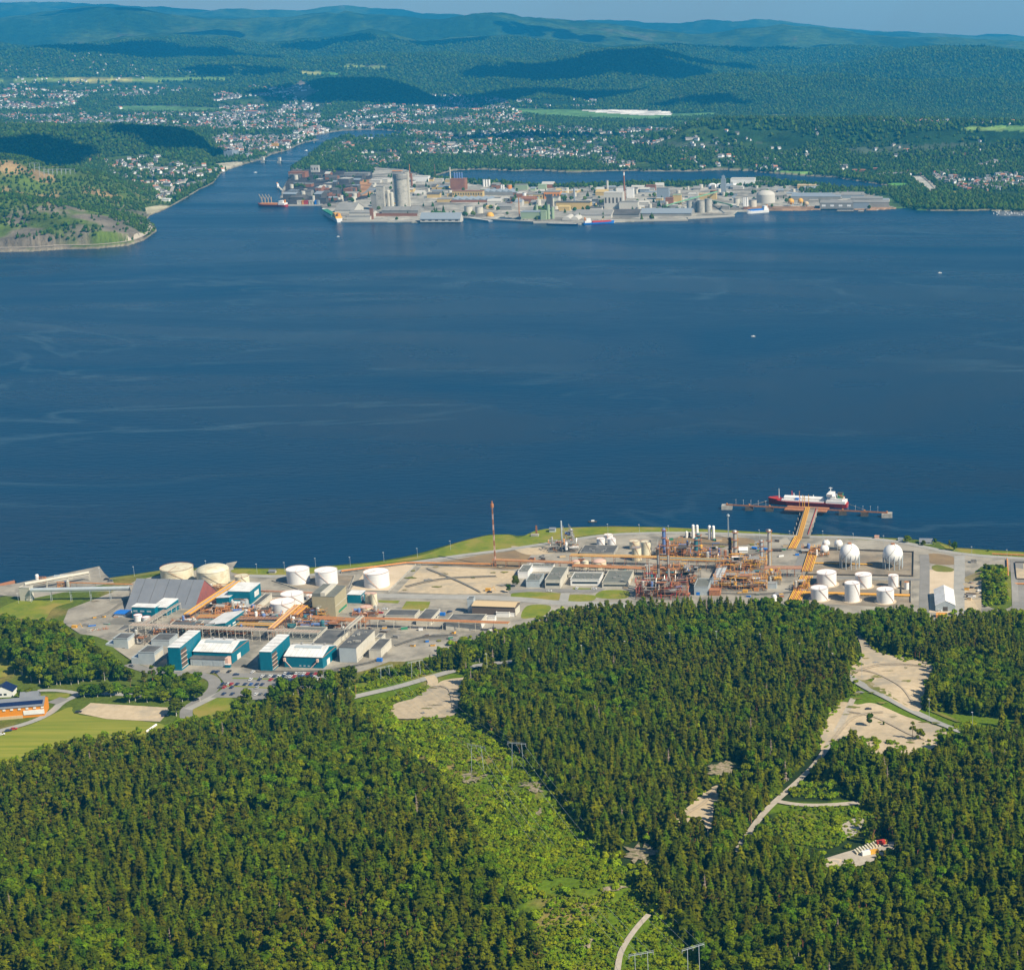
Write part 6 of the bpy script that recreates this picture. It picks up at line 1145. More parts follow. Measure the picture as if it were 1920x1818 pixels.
for x, y, rz in ((1628, 1331, .3),): car('black', x, y, rz, 'alone on the forest clearing', PT(x, y, .1))
# campers, containers, bales
for i in range(9):
    p = PT(1605+i*5.1, 1600.5-i*2.0, .3); t = thing('timber_pack', 'cream wrapped timber pack in the slanting row, ' + ('leftmost', 'second from the left', 'third from the left', 'fourth from the left', 'in the middle', 'fourth from the right', 'third from the right', 'second from the right', 'rightmost')[i], 'timber pack', tuple(p), 1.95, 'slanting timber packs in the forest clearing')
    b = MB(); l = 2.6+.5*(i % 3); b.box(-l, -.5, .3, l, .5, 1.6); b.obj('wrapping', M_cream, t); b = MB(); b.box(-l*.7, -.5, 0, -l*.6, .5, .28); b.box(l*.6, -.5, 0, l*.7, .5, .28); b.obj('bearer', M_brn, t); b = MB(); b.box(-.1, -.53, .28, .1, .53, 1.64); b.obj('strap', M_dstl, t)
for (x, y, m_, lb) in ((1653, 1584, M_redp, 'red lorry at the end of the timber row'), (1625, 1604, M_white, 'white trailer below the timber row'), (1632, 1602, M_blue, 'blue skip below the timber row'), (1636, 1602, M_yell, 'yellow skip below the timber row')):
    p = PT(x, y, .4); t = thing('lorry' if 'lorry' in lb else 'trailer', lb, 'lorry' if 'lorry' in lb else 'trailer', tuple(p), .4); b = MB(); b.box(-3, -1.2, .6, 2, 1.2, 2.8); b.obj('cargo_box', m_, t); b = MB(); b.box(2.1, -1.1, .5, 3.6, 1.1, 2.5); b.obj('cab', M_yell if 'end of' in lb else m_, t)
for i in range(7): p = P(276+i*2.7, 1372-i*1.9, GZ); b = MB(); b.tube([(-.7, 0, .8), (.7, 0, .8)], .8, 10); tag(b.obj('silage_bale', M_white, loc=tuple(p), rz=.7), 'white wrapped silage bale in the row at the field edge', 'bale', 'white silage bales at the field edge')
for x, y, m_, lb in ((832, 1154, M_blue, 'blue container beside the black roofed workshop'), (714, 1240, M_blue, 'blue container at the forest edge beside the concrete blocks'), (430, 1251, M_teal, 'turquoise container with white lid beside the left hall'), (645, 1262, M_orng, 'orange digger at the end of the parked row'), (917, 1108, M_yell, 'small yellow loader on the gravel field'), (142, 1178, M_yell, 'yellow digger at the wood edge'), (1399, 1111, M_yell, 'yellow crane truck in front of the steel deck'), (1420, 1108, M_orng, 'orange truck in front of the steel deck')):
    p = P(x, y, GZ); t = thing('container' if 'container' in lb else 'machine', lb, 'container' if 'container' in lb else 'machine', tuple(p), -.1); b = MB(); b.box(-3, -1.2, .3, 1.2, 1.2, 2.6); b.obj('body', m_, t); b = MB(); b.box(-3.1, -1.3, 2.62, 1.3, 1.3, 2.8); b.obj('lid', M_wroof if 'lid' in lb else m_, t)
    if t.name.startswith('machine'): b = MB(); b.beam((1.2, 0, 2), (4.5, 0, 4.5), .35); b.beam((4.5, 0, 4.5), (6, 0, 1), .3); b.obj('arm', m_, t)
# --- single trees around the site
TG = 'round trees along the avenue by the farm road'
for i, x in enumerate((158, 170, 183, 196, 208, 221)): tree_at('broadleaf_tree', x, 1306-(i % 2)*3, 22+R.random()*5, 'dense bright green round tree in the left avenue row', TG, wide=1.5)
for i in range(13): tree_at('broadleaf_tree', 243+i*11, 1317-(i % 3)*3-i*.2, 23+R.random()*7, 'dense bright green round tree in the right avenue row', TG, wide=1.5)
for x, y in ((300, 1294), (315, 1296), (335, 1290), (350, 1287), (362, 1285), (372, 1283), (355, 1299), (368, 1297), (343, 1303), (330, 1305), (285, 1300), (270, 1302)): tree_at('broadleaf_tree', x, y, 22+R.random()*8, 'green tree in the clump inside the road bend', 'trees in the clump inside the road bend', wide=1.3)
for x, y, h, k, lb in ((317, 1281, 40, 'broadleaf_tree', 'tallest tree in front of the left turquoise tower'), (303, 1279, 30, 'broadleaf_tree', 'tree left of the tallest one before the turquoise tower'), (287, 1282, 36, 'pine_tree', 'dark pine in front of the left tower'), (272, 1290, 34, 'pine_tree', 'greyish pine beside the avenue'), (245, 1288, 24, 'pine_tree', 'small dark pine above the avenue'), (235, 1272, 26, 'broadleaf_tree', 'tree at the right end of the left wood'), (246, 1275, 24, 'broadleaf_tree', 'slim birch right of the left wood'), (331, 1342, 36, 'broadleaf_tree', 'big round tree alone beside the gravel car park'), (465, 1324, 34, 'broadleaf_tree', 'round green tree below the car park'), (451, 1325, 24, 'broadleaf_tree', 'slim pale tree below the car park'), (443, 1345, 36, 'broadleaf_tree', 'grey green birch at the lawn edge'), (55, 1311, 22, 'broadleaf_tree', 'round tree behind the orange barn'), (38, 1309, 18, 'broadleaf_tree', 'smaller green tree by the white house'), (4, 1330, 24, 'broadleaf_tree', 'bright green tree at the left edge'), (967, 1100, 23, 'broadleaf_tree', 'green tree at the corner of the gravel field'), (954, 1111, 16, 'broadleaf_tree', 'small bushy tree below the corner tree'), (1702, 1017, 15, 'broadleaf_tree', 'round bush left of the shore house'), (1731, 1022, 11, 'broadleaf_tree', 'bush in front of the shore house'), (1753, 1020, 11, 'broadleaf_tree', 'thin bush right of the shore house'), (1780, 1032, 20, 'pine_tree', 'dark tree on the shore right of the house'), (1789, 1032, 18, 'broadleaf_tree', 'dark tree leaning over the shore path'), (1853, 1034, 5, 'broadleaf_tree', 'small bush in the right shore grass'), (1711, 1385, 34, 'pine_tree', 'lone pine on the gravel clearing'), (1725, 1387, 24, 'broadleaf_tree', 'bushy tree beside the lone pine on the clearing'), (1631, 1362, 26, 'broadleaf_tree', 'slim tree at the clearing edge'), (1657, 1360, 8, 'broadleaf_tree', 'tiny bush alone on the clearing'), (1870, 1068, 12, 'broadleaf_tree', 'bush at the top of the mound')): tree_at(k, x, y, h, lb, wide=1.4 if 'round' in lb or 'bush' in lb else 1.1)
for i in range(16): x = 510+i*10.5; tree_at('broadleaf_tree' if i % 3 else 'pine_tree', x, 1328-(i*1.6)+R.uniform(-3, 3), 44+R.random()*16, 'tall dark green tree at the forest tip by the car park', 'tall trees at the forest tip by the car park', wide=.95)
for i in range(26): x = R.uniform(1846, 1888); tree_at('broadleaf_tree', x, R.uniform(1068, 1134), 7+R.random()*8, 'low bright bush growing on the rocky mound', 'bushes on the rocky mound', wide=1.7, nm='bush')
for i in range(34): x = R.uniform(690, 835); y = 1281-(x-690)*.18-R.uniform(0, 14); tree_at('broadleaf_tree', x, y, 9+R.random()*9, 'low green bush between the forest road and the concrete blocks', 'bushes by the forest road', wide=1.4, nm='bush')
# ================================================================ works island across the fjord
IG = 3.0
F_dk = mat('far_dark_roof', (.075, .07, .065), .9, (.12, .11, .10), .03); F_gr = mat('far_grey_roof', (.22, .215, .20), .9, (.28, .27, .25), .03); F_lt = mat('far_light_wall', (.50, .48, .43), .9); F_yl = mat('far_ochre_wall', (.52, .38, .15), .9); F_br = mat('far_rust_brick', (.30, .13, .06), .9, (.24, .10, .05), .05); F_gn = mat('far_pale_green', (.30, .38, .24), .9); F_og = mat('far_orange', (.65, .26, .06), .8); F_bg = mat('far_blue_grey', (.24, .28, .32), .9)
def far(name, label, x0, x1, base, top, dm, wall, roof=None, kind='flat', rise=3, group=None, cat='building', nwin=0, ang=0, wm=None):
    """building across the fjord: left/right/base/top pixels of the front face, depth in metres"""
    a, b = P(x0, base, IG), P(x1, base, IG); W = b.x-a.x; H = zat(x0, top, a.y)-IG; roof = roof or F_gr
    t = thing(name, label, cat, (b.x, b.y, IG), math.radians(ang), group); m = MB()
    if kind == 'flat': m.box(-W, 0, -1, 0, dm, H); m.obj('wall', wall, t); r = MB(); r.box(-W-.5, -.5, H+.05, .5, dm+.5, H+1); r.obj('roof', roof, t)
    elif kind == 'gu': m.prism([(0, -1), (dm, -1), (dm, H), (dm/2, H+rise), (0, H)], 'x', -W, 0); m.obj('wall', wall, t); r = MB(); r.prism([(-1, H-.3), (dm/2, H+rise+.1), (dm+1, H-.3), (dm+1, H+.4), (dm/2, H+rise+.9), (-1, H+.4)], 'x', -W-.6, .6); r.obj('roof', roof, t)
    elif kind == 'saw':
        m.box(-W, 0, -1, 0, dm, H); m.obj('wall', wall, t); n = max(2, int(W/16)); r = MB()
        for i in range(n): r.prism([(-W+W*i/n, H+.05), (-W+W*(i+1)/n, H+.05), (-W+W*(i+.25)/n, H+rise)], 'y', 0, dm)
        r.obj('roof', roof, t)
    for i in range(nwin): w_ = MB(); w_.box(-W+W*(i+.25)/nwin, -.3, H*.35, -W+W*(i+.7)/nwin, .1, H*.7); w_.obj('window', wm or M_dstl, t)
    return t
def fcyl(name, label, cx, base, top, wpx, m, cat='silo', dome=False, group=None, taper=1, band=None):
    c = P(cx, base, IG); rad = wpx/2*depth(c)/FPX; H = zat(cx, top, c.y)-IG; t = thing(name, label, cat, (c.x, c.y+rad, IG), 0, group)
    MB().cyl(0, 0, -1, H, rad, 20, rad*taper).obj('shell', m, t, True)
    if dome: MB().dome(0, 0, H+.02, rad*taper*.99, rad*taper*.45, 20, 3).obj('dome', m, t, True)
    else: MB().cyl(0, 0, H+.02, H+1, rad*taper*1.03, 20).obj('cap', F_gr, t)
    if band: MB().cyl(0, 0, H*.86, H*.97, rad*taper*1.1, 20).obj('painted_band', band, t)
# cement works
fcyl('silo', 'tallest round concrete silo of the works island', 751, 390, 327, 24, M_conc, band=F_gr); far('elevator_tower', 'slim concrete tower against the right side of the tallest silo', 763, 769, 388, 322, 8, M_lconc); far('machine_house', 'orange topped machine house behind the tallest silo', 738, 756, 372, 321, 14, F_gr, F_og)
far('preheater_tower', 'stepped grey concrete tower left of the tallest silo', 707, 721, 393, 350, 22, M_conc); far('preheater_tower', 'lower grey concrete tower beside the stepped one', 697, 707, 393, 366, 20, F_gr)
for i, (x, tp) in enumerate(((729, 358), (735, 362))): fcyl('silo', 'pale cylindrical silo between the cement towers, %s' % ('left' if i == 0 else 'right'), x, 392, tp, 7, M_lconc, dome=True)
for i, x in enumerate((716, 733, 750, 767)): far('shed', 'peaked grey shed in the row under the tall silo, %s' % ('leftmost', 'second from left', 'third from left', 'rightmost')[i], x, x+17, 401, 395, 60, F_gr, F_gr, 'gu', 7, 'peaked sheds under the tall silo')
far('store', 'broad grey domed store roof left of the cement towers', 628, 664, 400, 394, 90, F_lt, F_gr, 'gu', 14); far('store', 'smaller grey roof in front of the domed store', 655, 700, 407, 399, 40, F_lt, F_gr, 'gu', 4)
far('warehouse', 'long white quay warehouse with dark roof slope', 788, 863, 416, 411, 34, F_lt, F_bg, 'gu', 14, nwin=6); far('conveyor_bridge', 'brown sloping conveyor between the quay and the cement sheds', 700, 782, 405, 401, 4, F_br, F_br); far('hopper_tower', 'narrow brown hopper tower at the quay', 694, 700, 411, 392, 5, F_br, F_br)
far('conveyor_bridge', 'thin pale conveyor by the green and red ship', 655, 694, 407, 404, 3, F_lt, F_lt); far('store', 'long low quay shed beside the green and red ship', 650, 694, 412, 406, 14, F_lt, F_gr)
# power house with blue filters
far('power_house', 'rust brown block with four blue filters on top', 845, 872, 356, 336, 35, F_br, F_br)
for i in range(4): fcyl('filter', 'tall blue filter cylinder on the rust brown block, %s' % ('leftmost', 'second from left', 'third from left', 'rightmost')[i], 853+i*4.6, 355, 324, 3.2, M_bluc, 'filter', group='four blue filters')
fcyl('chimney', 'slim pale chimney left of the blue filters', 845, 352, 314, 3, M_lconc, 'chimney', taper=.8); fcyl('chimney', 'brown chimney beside the white hall', 772, 350, 325, 3.6, F_br, 'chimney')
far('hall', 'white hall behind the cement silo', 776, 803, 341, 331, 30, M_white, F_lt); far('office_building', 'white office block with window rows on the dark works', 583, 598, 323, 311, 12, F_lt, F_lt, nwin=3); far('hall', 'long ochre building below the rust brown block', 848, 905, 369, 359, 26, F_yl, F_br, nwin=12); far('shed', 'grey saw-tooth roofed hall right of the ochre building', 846, 922, 379, 375, 70, F_br, F_bg, 'saw', 5); far('shed', 'second saw-tooth hall behind the first', 905, 962, 366, 360, 60, F_gr, F_bg, 'saw', 5)
for x0, x1, b, tp, d_, wl, rf, lb in ((541,572,333,323,40,F_br,F_br,'red brown shed at the river side of the dark works'),(700,760,338,335,20,F_lt,F_lt,'long pale roof behind the cement works'),(645,690,330,325,30,F_gr,F_gr,'wide grey shed near the wooded hillock'),(985,1018,373,365,22,F_yl,F_gr,'low ochre building with many windows'),(1020,1050,373,360,40,F_og,F_gr,'orange ochre hall with tall windows'),(1043,1107,392,380,34,F_yl,F_dk,'long ochre hall with dark roof'),(977,1014,410,398,40,F_gn,F_bg,'pale green quay shed'),(1014,1024,412,396,16,F_gn,F_gn,'green gable at the quay shed end'),(1133,1168,391,362,40,F_lt,F_lt,'big white factory block with window rows'),(1161,1196,392,379,30,F_lt,F_gr,'low cream factory wing right of the white block'),(1158,1169,370,352,20,M_white,F_lt,'white upper block between two chimneys'),(1175,1188,371,354,20,M_white,M_white,'white block right of the tall chimney'),(1232,1254,374,353,28,F_bg,F_gr,'pale blue-grey tall block'),(1211,1229,358,348,20,F_br,F_br,'dark red building behind the blue-grey block'),(1262,1277,385,366,20,F_yl,F_gn,'ochre green block beside the red shed'),(1248,1262,388,372,20,F_br,F_br,'red shed beside the ochre green block'),(1025,1035,390,366,14,F_dk,F_dk,'dark narrow tower'),(1370,1415,349,336,50,M_white,F_lt,'large white hall by the lagoon'),(1310,1343,374,364,30,F_yl,M_tan,'sand coloured hall'),(1417,1444,346,341,30,F_lt,F_gr,'low white building right of the large white hall'),(1495,1530,354,348,40,F_yl,M_tan,'tan roofed building near the lagoon')):
    far('factory_building', lb+' on the works island', x0, x1, b, tp, d_, wl, rf, 'flat', 0, nwin=5 if 'window' in lb else 0)
far('warehouse', 'long quay warehouse with pale roof', 1076, 1146, 409, 403, 90, F_lt, F_gr, 'gu', 8); far('warehouse', 'dark roofed quay warehouse in the middle', 1147, 1198, 407, 402, 90, F_gr, F_dk, 'gu', 8); far('warehouse', 'long grey quay warehouse right of the dark one', 1199, 1296, 405, 400, 90, F_gr, F_bg, 'gu', 8)
for i, x in enumerate((1054, 1069)): b = MB(); p, q = P(x, 414, IG), P(x+16, 414, IG); w_ = q.x-p.x; b.prism([(w_/2+w_/2*math.cos(math.pi*k/10), 1+w_*.42*math.sin(math.pi*k/10)) for k in range(11)], 'y', 0, 70); tag(b.obj('arched_shed', F_lt, loc=(p.x, p.y, IG)), 'pale arched quay shed, %s of the two' % ('left' if i == 0 else 'right'), 'building')
for i, (x, b, tp, w_) in enumerate(((1028, 411, 384, 6.5), (1036, 410, 388, 6.5), (1006, 398, 384, 5))): fcyl('silo', 'pale green silo by the green quay shed, %s' % ('left', 'middle', 'small rear one')[i], x, b, tp, w_, F_gn)
fcyl('silo', 'cream tower silo behind the green silos', 1037, 388, 372, 4, M_lconc); fcyl('chimney', 'tallest slim brown and white chimney of the island', 1171, 374, 322, 4, F_br, 'chimney', taper=.7, band=M_white); fcyl('chimney', 'white stack on the white factory block', 1139, 364, 339, 4.5, F_lt, 'chimney'); fcyl('chimney', 'short pale stack between the white blocks', 1156, 378, 353, 4, M_lconc, 'chimney'); fcyl('chimney', 'slim dark stack left of the white factory', 1077, 379, 353, 3, F_bg, 'chimney')
for i, x in enumerate((907, 912, 917)): fcyl('silo', 'white silo of the trio near the lagoon, %s' % ('left', 'middle', 'right')[i], x, 350, 337, 4.5, M_white)
for i, x in enumerate((940, 944)): fcyl('silo', 'slender white silo beside the orange tank, %s' % ('left', 'right')[i], x, 357, 347, 3.5, M_white)
fcyl('storage_tank', 'orange round tank by the lagoon', 954, 355, 347, 10, F_og, 'tank'); fcyl('storage_tank', 'green topped tank by the lagoon', 890, 346, 341, 7, F_gn, 'tank', True); fcyl('storage_tank', 'white round tank in the island middle', 983, 374, 362, 7, M_white, 'tank')
for i, (x, w_, tp) in enumerate(((877, 16, 388), (897, 15, 389))): fcyl('storage_tank', 'squat grey-white tank beside the quay warehouse, %s' % ('left' if i == 0 else 'right'), x, 400, tp, w_, M_lconc, 'tank')
p = P(919, 405, IG); b = MB(); b.dome(0, 0, 0, 10, 10, 16, 4); b.cyl(0, 0, -1, 0, 10, 16); tag(b.obj('dome_store', M_yell, loc=(p.x, p.y, IG)), 'small bright yellow dome near the quay', 'dome')
for i, (x, w_, tp, b) in enumerate(((1293, 12, 378, 398), (1303, 12, 379, 398), (1314, 14, 377, 399), (1328, 14, 374, 398), (1307, 10, 373, 390))): fcyl('silo', 'grey concrete quay silo in the cluster of five, %s' % ('leftmost', 'second from left', 'middle one', 'rightmost and tallest', 'the one standing behind')[i], x, b, tp, w_, M_conc)
for i, x in enumerate((1394.5, 1397.5, 1401)): fcyl('silo', 'slim white silo of the trio near the ferry, %s' % ('left', 'middle', 'right')[i], x, 391, 370, 3.4, M_white)
fcyl('storage_tank', 'big white domed tank on the island', 1435, 381, 366, 35, F_lt, 'tank', True); fcyl('storage_tank', 'low grey tank left of the big domed tank', 1411, 388, 376, 15, M_lconc, 'tank'); fcyl('storage_tank', 'grey tank by the quay silos', 1381, 386, 373, 12, M_lconc, 'tank')
for i, (x, y, r_) in enumerate(((1483, 378, 6), (1501, 377, 5.3), (1512, 382, 4.6))):
    z = 20
    for _ in range(6): p = P(x, y, z); rad = r_*depth(p)/FPX; z = IG+rad*1.35
    t = thing('spherical_tank', 'bright yellow spherical tank near the shore, %s of three' % ('largest', 'middle', 'smallest')[i], 'tank', (p.x, p.y, IG), 0, 'yellow spherical tanks'); MB().ball(0, 0, rad*1.35, rad, 20, 12).obj('vessel', M_yell if i < 2 else M_tan, t, True)
    for k in range(6): MB().cyl(math.cos(k*1.047)*rad*.95, math.sin(k*1.047)*rad*.95, 0, rad*1.3, rad*.07, 6).obj('leg', M_gal, t)
t = far('prilling_tower', 'tall grey tower with thin spire beside the white tent roof', 1352, 1361, 366, 336, 14, F_bg, F_bg, cat='tower'); c = MB(); W = P(1361, 366, IG).x-P(1352, 366, IG).x; h_ = zat(1352, 336, P(1352, 366, IG).y)-IG; c.box(-W*.8, 2, h_+1, -W*.2, 10, h_+9); c.cyl(-W/2, 6, h_+9, h_+14, 1, 6, .2); c.obj('spire', F_bg, t)
b = MB()
for i in range(4): b.ball(i*22, 0, 0, 16, 12, 8, .75)
p = P(1336, 351, IG); tag(b.obj('fabric_hall', M_white, smooth=True, loc=(p.x, p.y, IG)), 'white billowing fabric hall roof by the lagoon', 'tent')
for x0, x1, b, tp, d_, lb in ((1483, 1576, 375, 369, 110, 'vast grey flat hall, the left one'), (1537, 1600, 391, 381, 70, 'grey flat hall with white doors nearest the shore'), (1600, 1630, 391, 380, 60, 'blue-grey fronted hall'), (1630, 1667, 388, 380, 70, 'grey hall at the right end of the works'), (1566, 1620, 372, 366, 90, 'grey hall behind the blue-grey front'), (1595, 1655, 379, 373, 60, 'low grey hall behind the right end')): far('warehouse', lb+' on the island', x0, x1, b, tp, d_, F_bg if 'blue' in lb else F_gr, F_bg if 'left' in lb else F_gr, nwin=4 if 'doors' in lb else 0, wm=M_white)
for (x0, y0, x1, y1, lb) in ((1245, 388, 1345, 366, 'long green conveyor rising to the quay silos'), (1335, 378, 1372, 392, 'short green conveyor falling from the sand coloured hall')):
    p, q = P(x0, y0, 8), P(x1, y1+4, 8); b = MB(); b.tube([(p.x, p.y, 10), (q.x, q.y, 24)], 2, 4); tag(b.obj('conveyor_bridge', mat('conveyor_green', (.16, .34, .20), .8)), lb, 'conveyor')
lattice('tower_crane', 'red orange crane mast on the island quay', (974, 370), (974, 408), 1.5, F_og, cat='crane', gz=IG); lattice('tower_crane', 'thin red crane by the lagoon beside the cement works', (816, 308), (816, 334), 1.2, F_br, cat='crane', gz=IG); lattice('tower_crane', 'thin orange crane behind the cement silo', (769, 308), (769, 334), 1.2, F_og, cat='crane', gz=IG)
# dense clutter of low sheds, pipe racks and tanks: every one a thing of its own
rf = random.Random(11); ROOFS = [F_gr, F_bg, F_dk, F_lt, F_br, F_yl, M_white, F_gn]
def clutter(n, x0, x1, yf0, yf1, pal, lb, hh=(5, 13)):
    for i in range(n):
        x = rf.uniform(x0, x1); y = rf.uniform(yf0, yf1); 
        if not (inpoly(x, y, ISL) and inpoly(x, y-3, LH)) : continue
        p = P(x, y, IG); W = rf.uniform(9, 38); D = rf.uniform(14, 50); H = rf.uniform(*hh); wl = rf.choice(pal); rfm = rf.choice([F_gr, F_bg, F_dk, F_lt, wl]); t = thing('shed', lb, 'shed', (p.x, p.y, IG), rf.uniform(-.1, .1), lb+'s'); k = rf.random()
        if k < .15: MB().cyl(0, 0, -1, H*1.3, rf.uniform(3, 7), 12).obj('shell', M_lconc, t); t.name = 'small_tank'; t['label'] = lb.replace('shed', 'tank'); t['category'] = 'tank'; t['group'] = t['label']+'s'
        elif k < .6: m = MB(); m.box(-W/2, 0, -1, W/2, D, H); m.obj('wall', wl, t); r = MB(); r.box(-W/2-.4, -.4, H+.05, W/2+.4, D+.4, H+.8); r.obj('roof', rfm, t)
        else: m = MB(); m.prism([(0, -1), (D, -1), (D, H), (D/2, H+D*.12), (0, H)], 'x', -W/2, W/2); m.obj('wall', wl, t); r = MB(); r.prism([(-.6, H), (D/2, H+D*.12+.2), (D+.6, H), (D+.6, H+.6), (D/2, H+D*.12+.9), (-.6, H+.6)], 'x', -W/2-.4, W/2+.4); r.obj('roof', rfm, t)
clutter(58, 543, 675, 330, 380, [F_dk, F_br, F_dk, F_gr], 'dark shed in the old smelter yard'); clutter(32, 690, 860, 338, 384, [F_lt, F_gr, F_yl], 'pale shed behind the cement works', (4, 10)); clutter(48, 905, 1060, 350, 398, [F_gr, F_lt, F_br, F_yl, F_gn], 'mixed shed in the middle of the works island', (4, 12)); clutter(46, 1060, 1240, 354, 396, [F_lt, F_gr, F_bg, F_yl], 'grey and cream shed around the white factory', (4, 12)); clutter(44, 1240, 1420, 350, 394, [F_lt, F_gr, F_bg, F_br], 'low shed near the grey quay silos', (4, 11)); clutter(26, 1440, 1660, 352, 380, [F_gr, F_bg, F_lt], 'small flat shed near the yellow spheres', (3, 7))
for i, (x, m_) in enumerate(((557, M_lconc), (561, M_lconc), (566, F_og), (570, M_redp), (574, M_redp), (579, M_lconc), (584, M_lconc), (590, M_blue), (594, F_bg))): far('container_stack', 'container stack on the smelter quay, number %d from the left' % (i+1), x, x+3.6, 384, 377, 12, m_, m_, cat='container', group='container stacks on the quay')
# ---- ships at the island
def cargo(label, a, b_, Bm, dk, hull, deckm, sup, masts=(), name='cargo_ship', bridge='end', mz=16):
    p, q = P(*a, 0), P(*b_, 0); L = (q-p).length; t = thing(name, label, 'ship', (p.x, p.y, 0), math.atan2(q.y-p.y, q.x-p.x)); hullmb(L, Bm, dk, sheer=3).obj('hull', hull, t)
    s = MB(); s.box(L*.12, -Bm*.42, dk+.02, L*.72, Bm*.42, dk+3.5); s.obj('hatches', deckm, t)
    s = MB(); s.box(L*.76, -Bm*.45, dk+.02, L*.97, Bm*.45, dk+5); s.box(L*.78, -Bm*.4, dk+5, L*.92, Bm*.4, dk+10.5); s.obj('superstructure', sup, t); s = MB(); s.box(L*.93, -2, dk+5, L*.965, 2, dk+13); s.obj('funnel', F_og, t)
    for f in masts: s = MB(); s.beam((L*f, 0, dk), (L*f, 0, dk+mz), 1.4); s.beam((L*f, 0, dk+mz*.55), (L*(f-.09), 0, dk+mz*1.35), 1.0); s.obj('deck_crane', M_tan, t)
cargo('bulk carrier with four slanting yellow cranes and white bridge at the river mouth', (484, 387), (538, 388), 22, 6, M_hull, F_og, M_white, (.15, .26, .37, .48), mz=20); cargo('green decked ship with white sides and red stern pointing at the cement quay', (606, 399), (637, 417), 18, 9, M_white, M_green, M_yell); cargo('blue and red coaster at the arched quay sheds', (1152, 418), (1094, 421), 12, 4, M_blue, M_redp, M_white, mz=8, masts=(.4,)); cargo('pale blue and white ferry below the big domed tank', (1400, 401), (1440, 398), 14, 7, M_white, M_blue, M_white); cargo('small fishing vessel at the smelter quay', (529, 360), (520, 352), 7, 3, M_white, M_lconc, M_white, name='fishing_boat')
for a, b_, lb, m_ in (((1026, 421), (1083, 422), 'long flat blue barge lying at the quay', M_navy), ((882, 411), (920, 416), 'grey flat barge beside the squat tanks', F_bg), ((1568, 397), (1602, 397), 'dark barge off the grey halls', M_dstl), ((1609, 398), (1620, 398), 'small dark raft off the grey halls', M_dstl)): p, q = P(*a, 0), P(*b_, 0); t = thing('barge', lb, 'barge', (p.x, p.y, 0), math.atan2(q.y-p.y, q.x-p.x)); L = (q-p).length; s = MB(); s.box(0, -6, -1, L, 6, 3); s.obj('hull', m_, t); s = MB(); s.box(L*.05, -5, 3.02, L*.95, 5, 3.8); s.obj('deck', F_lt, t)
for i, (a, b_) in enumerate((((640, 417), (865, 417)), ((866, 410), (1000, 418)), ((1000, 419), (1290, 414)), ((1290, 411), (1378, 406)), ((530, 387), (604, 386)))): p, q = P(*a, 0), P(*b_, 0); d = (q-p).normalized(); n = Vector((-d.y, d.x, 0))*14; s = MB(); s.poly([p[:2], q[:2], (q+n)[:2], (p+n)[:2]], -2, 3.3+.1*i); tag(s.obj('quay', mat('far_quay', (.38, .36, .31), .9)), ('concrete quay edge in front of the cement silo', 'concrete quay edge by the yellow dome', 'long concrete quay edge along the quay warehouses', 'concrete quay edge below the quay silos', 'concrete quay edge of the smelter with the containers')[i], 'quay', 'quay edges of the works island')
# ---- bridges
def fbridge(label, a, b_, z, wd, piers, towers=()):
    p, q = P(a[0], a[1], z), P(b_[0], b_[1], z); L = (q-p).length; t = thing('bridge', label, 'bridge', (p.x, p.y, 0), math.atan2(q.y-p.y, q.x-p.x)); s = MB(); s.box(0, -wd/2, z-1.5, L, wd/2, z); s.obj('deck', F_bg, t)
    for f in piers: s = MB(); s.box(L*f-2, -wd/2, -4, L*f+2, wd/2, z-1.5); s.obj('pier', M_lconc, t)
    for f in towers: s = MB(); s.box(L*f-7, -wd*.6, -4, L*f+7, wd*.6, z-1.5); s.box(L*f-4, -4, z, L*f+4, 4, z+12); s.obj('pier_tower', M_lconc, t)
fbridge('low bridge with two pale bascule towers across the river mouth', (418, 299), (580, 303), 9, 10, (.08, .2, .9), (.47, .66)); fbridge('low bridge across the river by the town', (570, 264), (668, 266), 8, 10, (.2, .5, .8)); fbridge('curved low bridge at the small lagoon in town', (757, 242), (810, 249), 10, 10, (.2, .5, .8))
# coastal road round the headland
def farstrip(name, pts, wd, c, up=1.0, fz=None):
    pts = smooth(pts, False, 8); V = []; F = []; w_ = []
    for a, b_ in pts:
        z = 3.0
        for _ in range(8): p = P(a, b_, z); z = float(hfz(p.x, p.y))
        if fz: p = P(a, b_, 0); z = fz; w_.append(Vector((p.x, p.y, fz))); continue
        w_.append(P(a, b_, z))
    for i, p in enumerate(w_):
        d = w_[min(i+1, len(w_)-1)]-w_[max(i-1, 0)]; d.z = 0; d.normalize(); n = Vector((-d.y, d.x, 0))*wd/2
        for k in (-1, 0, 1): v = p+n*k; V.append((v.x, v.y, max(float(hfz(v.x, v.y)), p.z)+up))
    for i in range(len(w_)-1):
        for k in (0, 1): F.append((3*i+k+1, 3*i+k, 3*i+3+k, 3*i+4+k))
    me = bpy.data.meshes.new(name); me.from_pydata(V, [], F); me.materials.append(c); me.update(); o = bpy.data.objects.new(name, me); COL.objects.link(o); o['kind'] = 'structure'
farstrip('road', [(-40,471),(0,470),(60,469),(120,465),(180,464),(235,458.5),(262,450),(280,437),(283,424)], 11, M_path, .4, 6.6); farstrip('road', [(320,366),(326,350),(345,342),(352,332)], 10, M_path, 1.5); farstrip('road', [(660,372),(690,358),(705,338)], 12, M_asph, .3); farstrip('road', [(1730,330),(1745,342),(1758,356)], 14, M_path, 1.5); farstrip('railway', [(858,297),(930,293),(1010,300)], 8, M_path, 1.5)
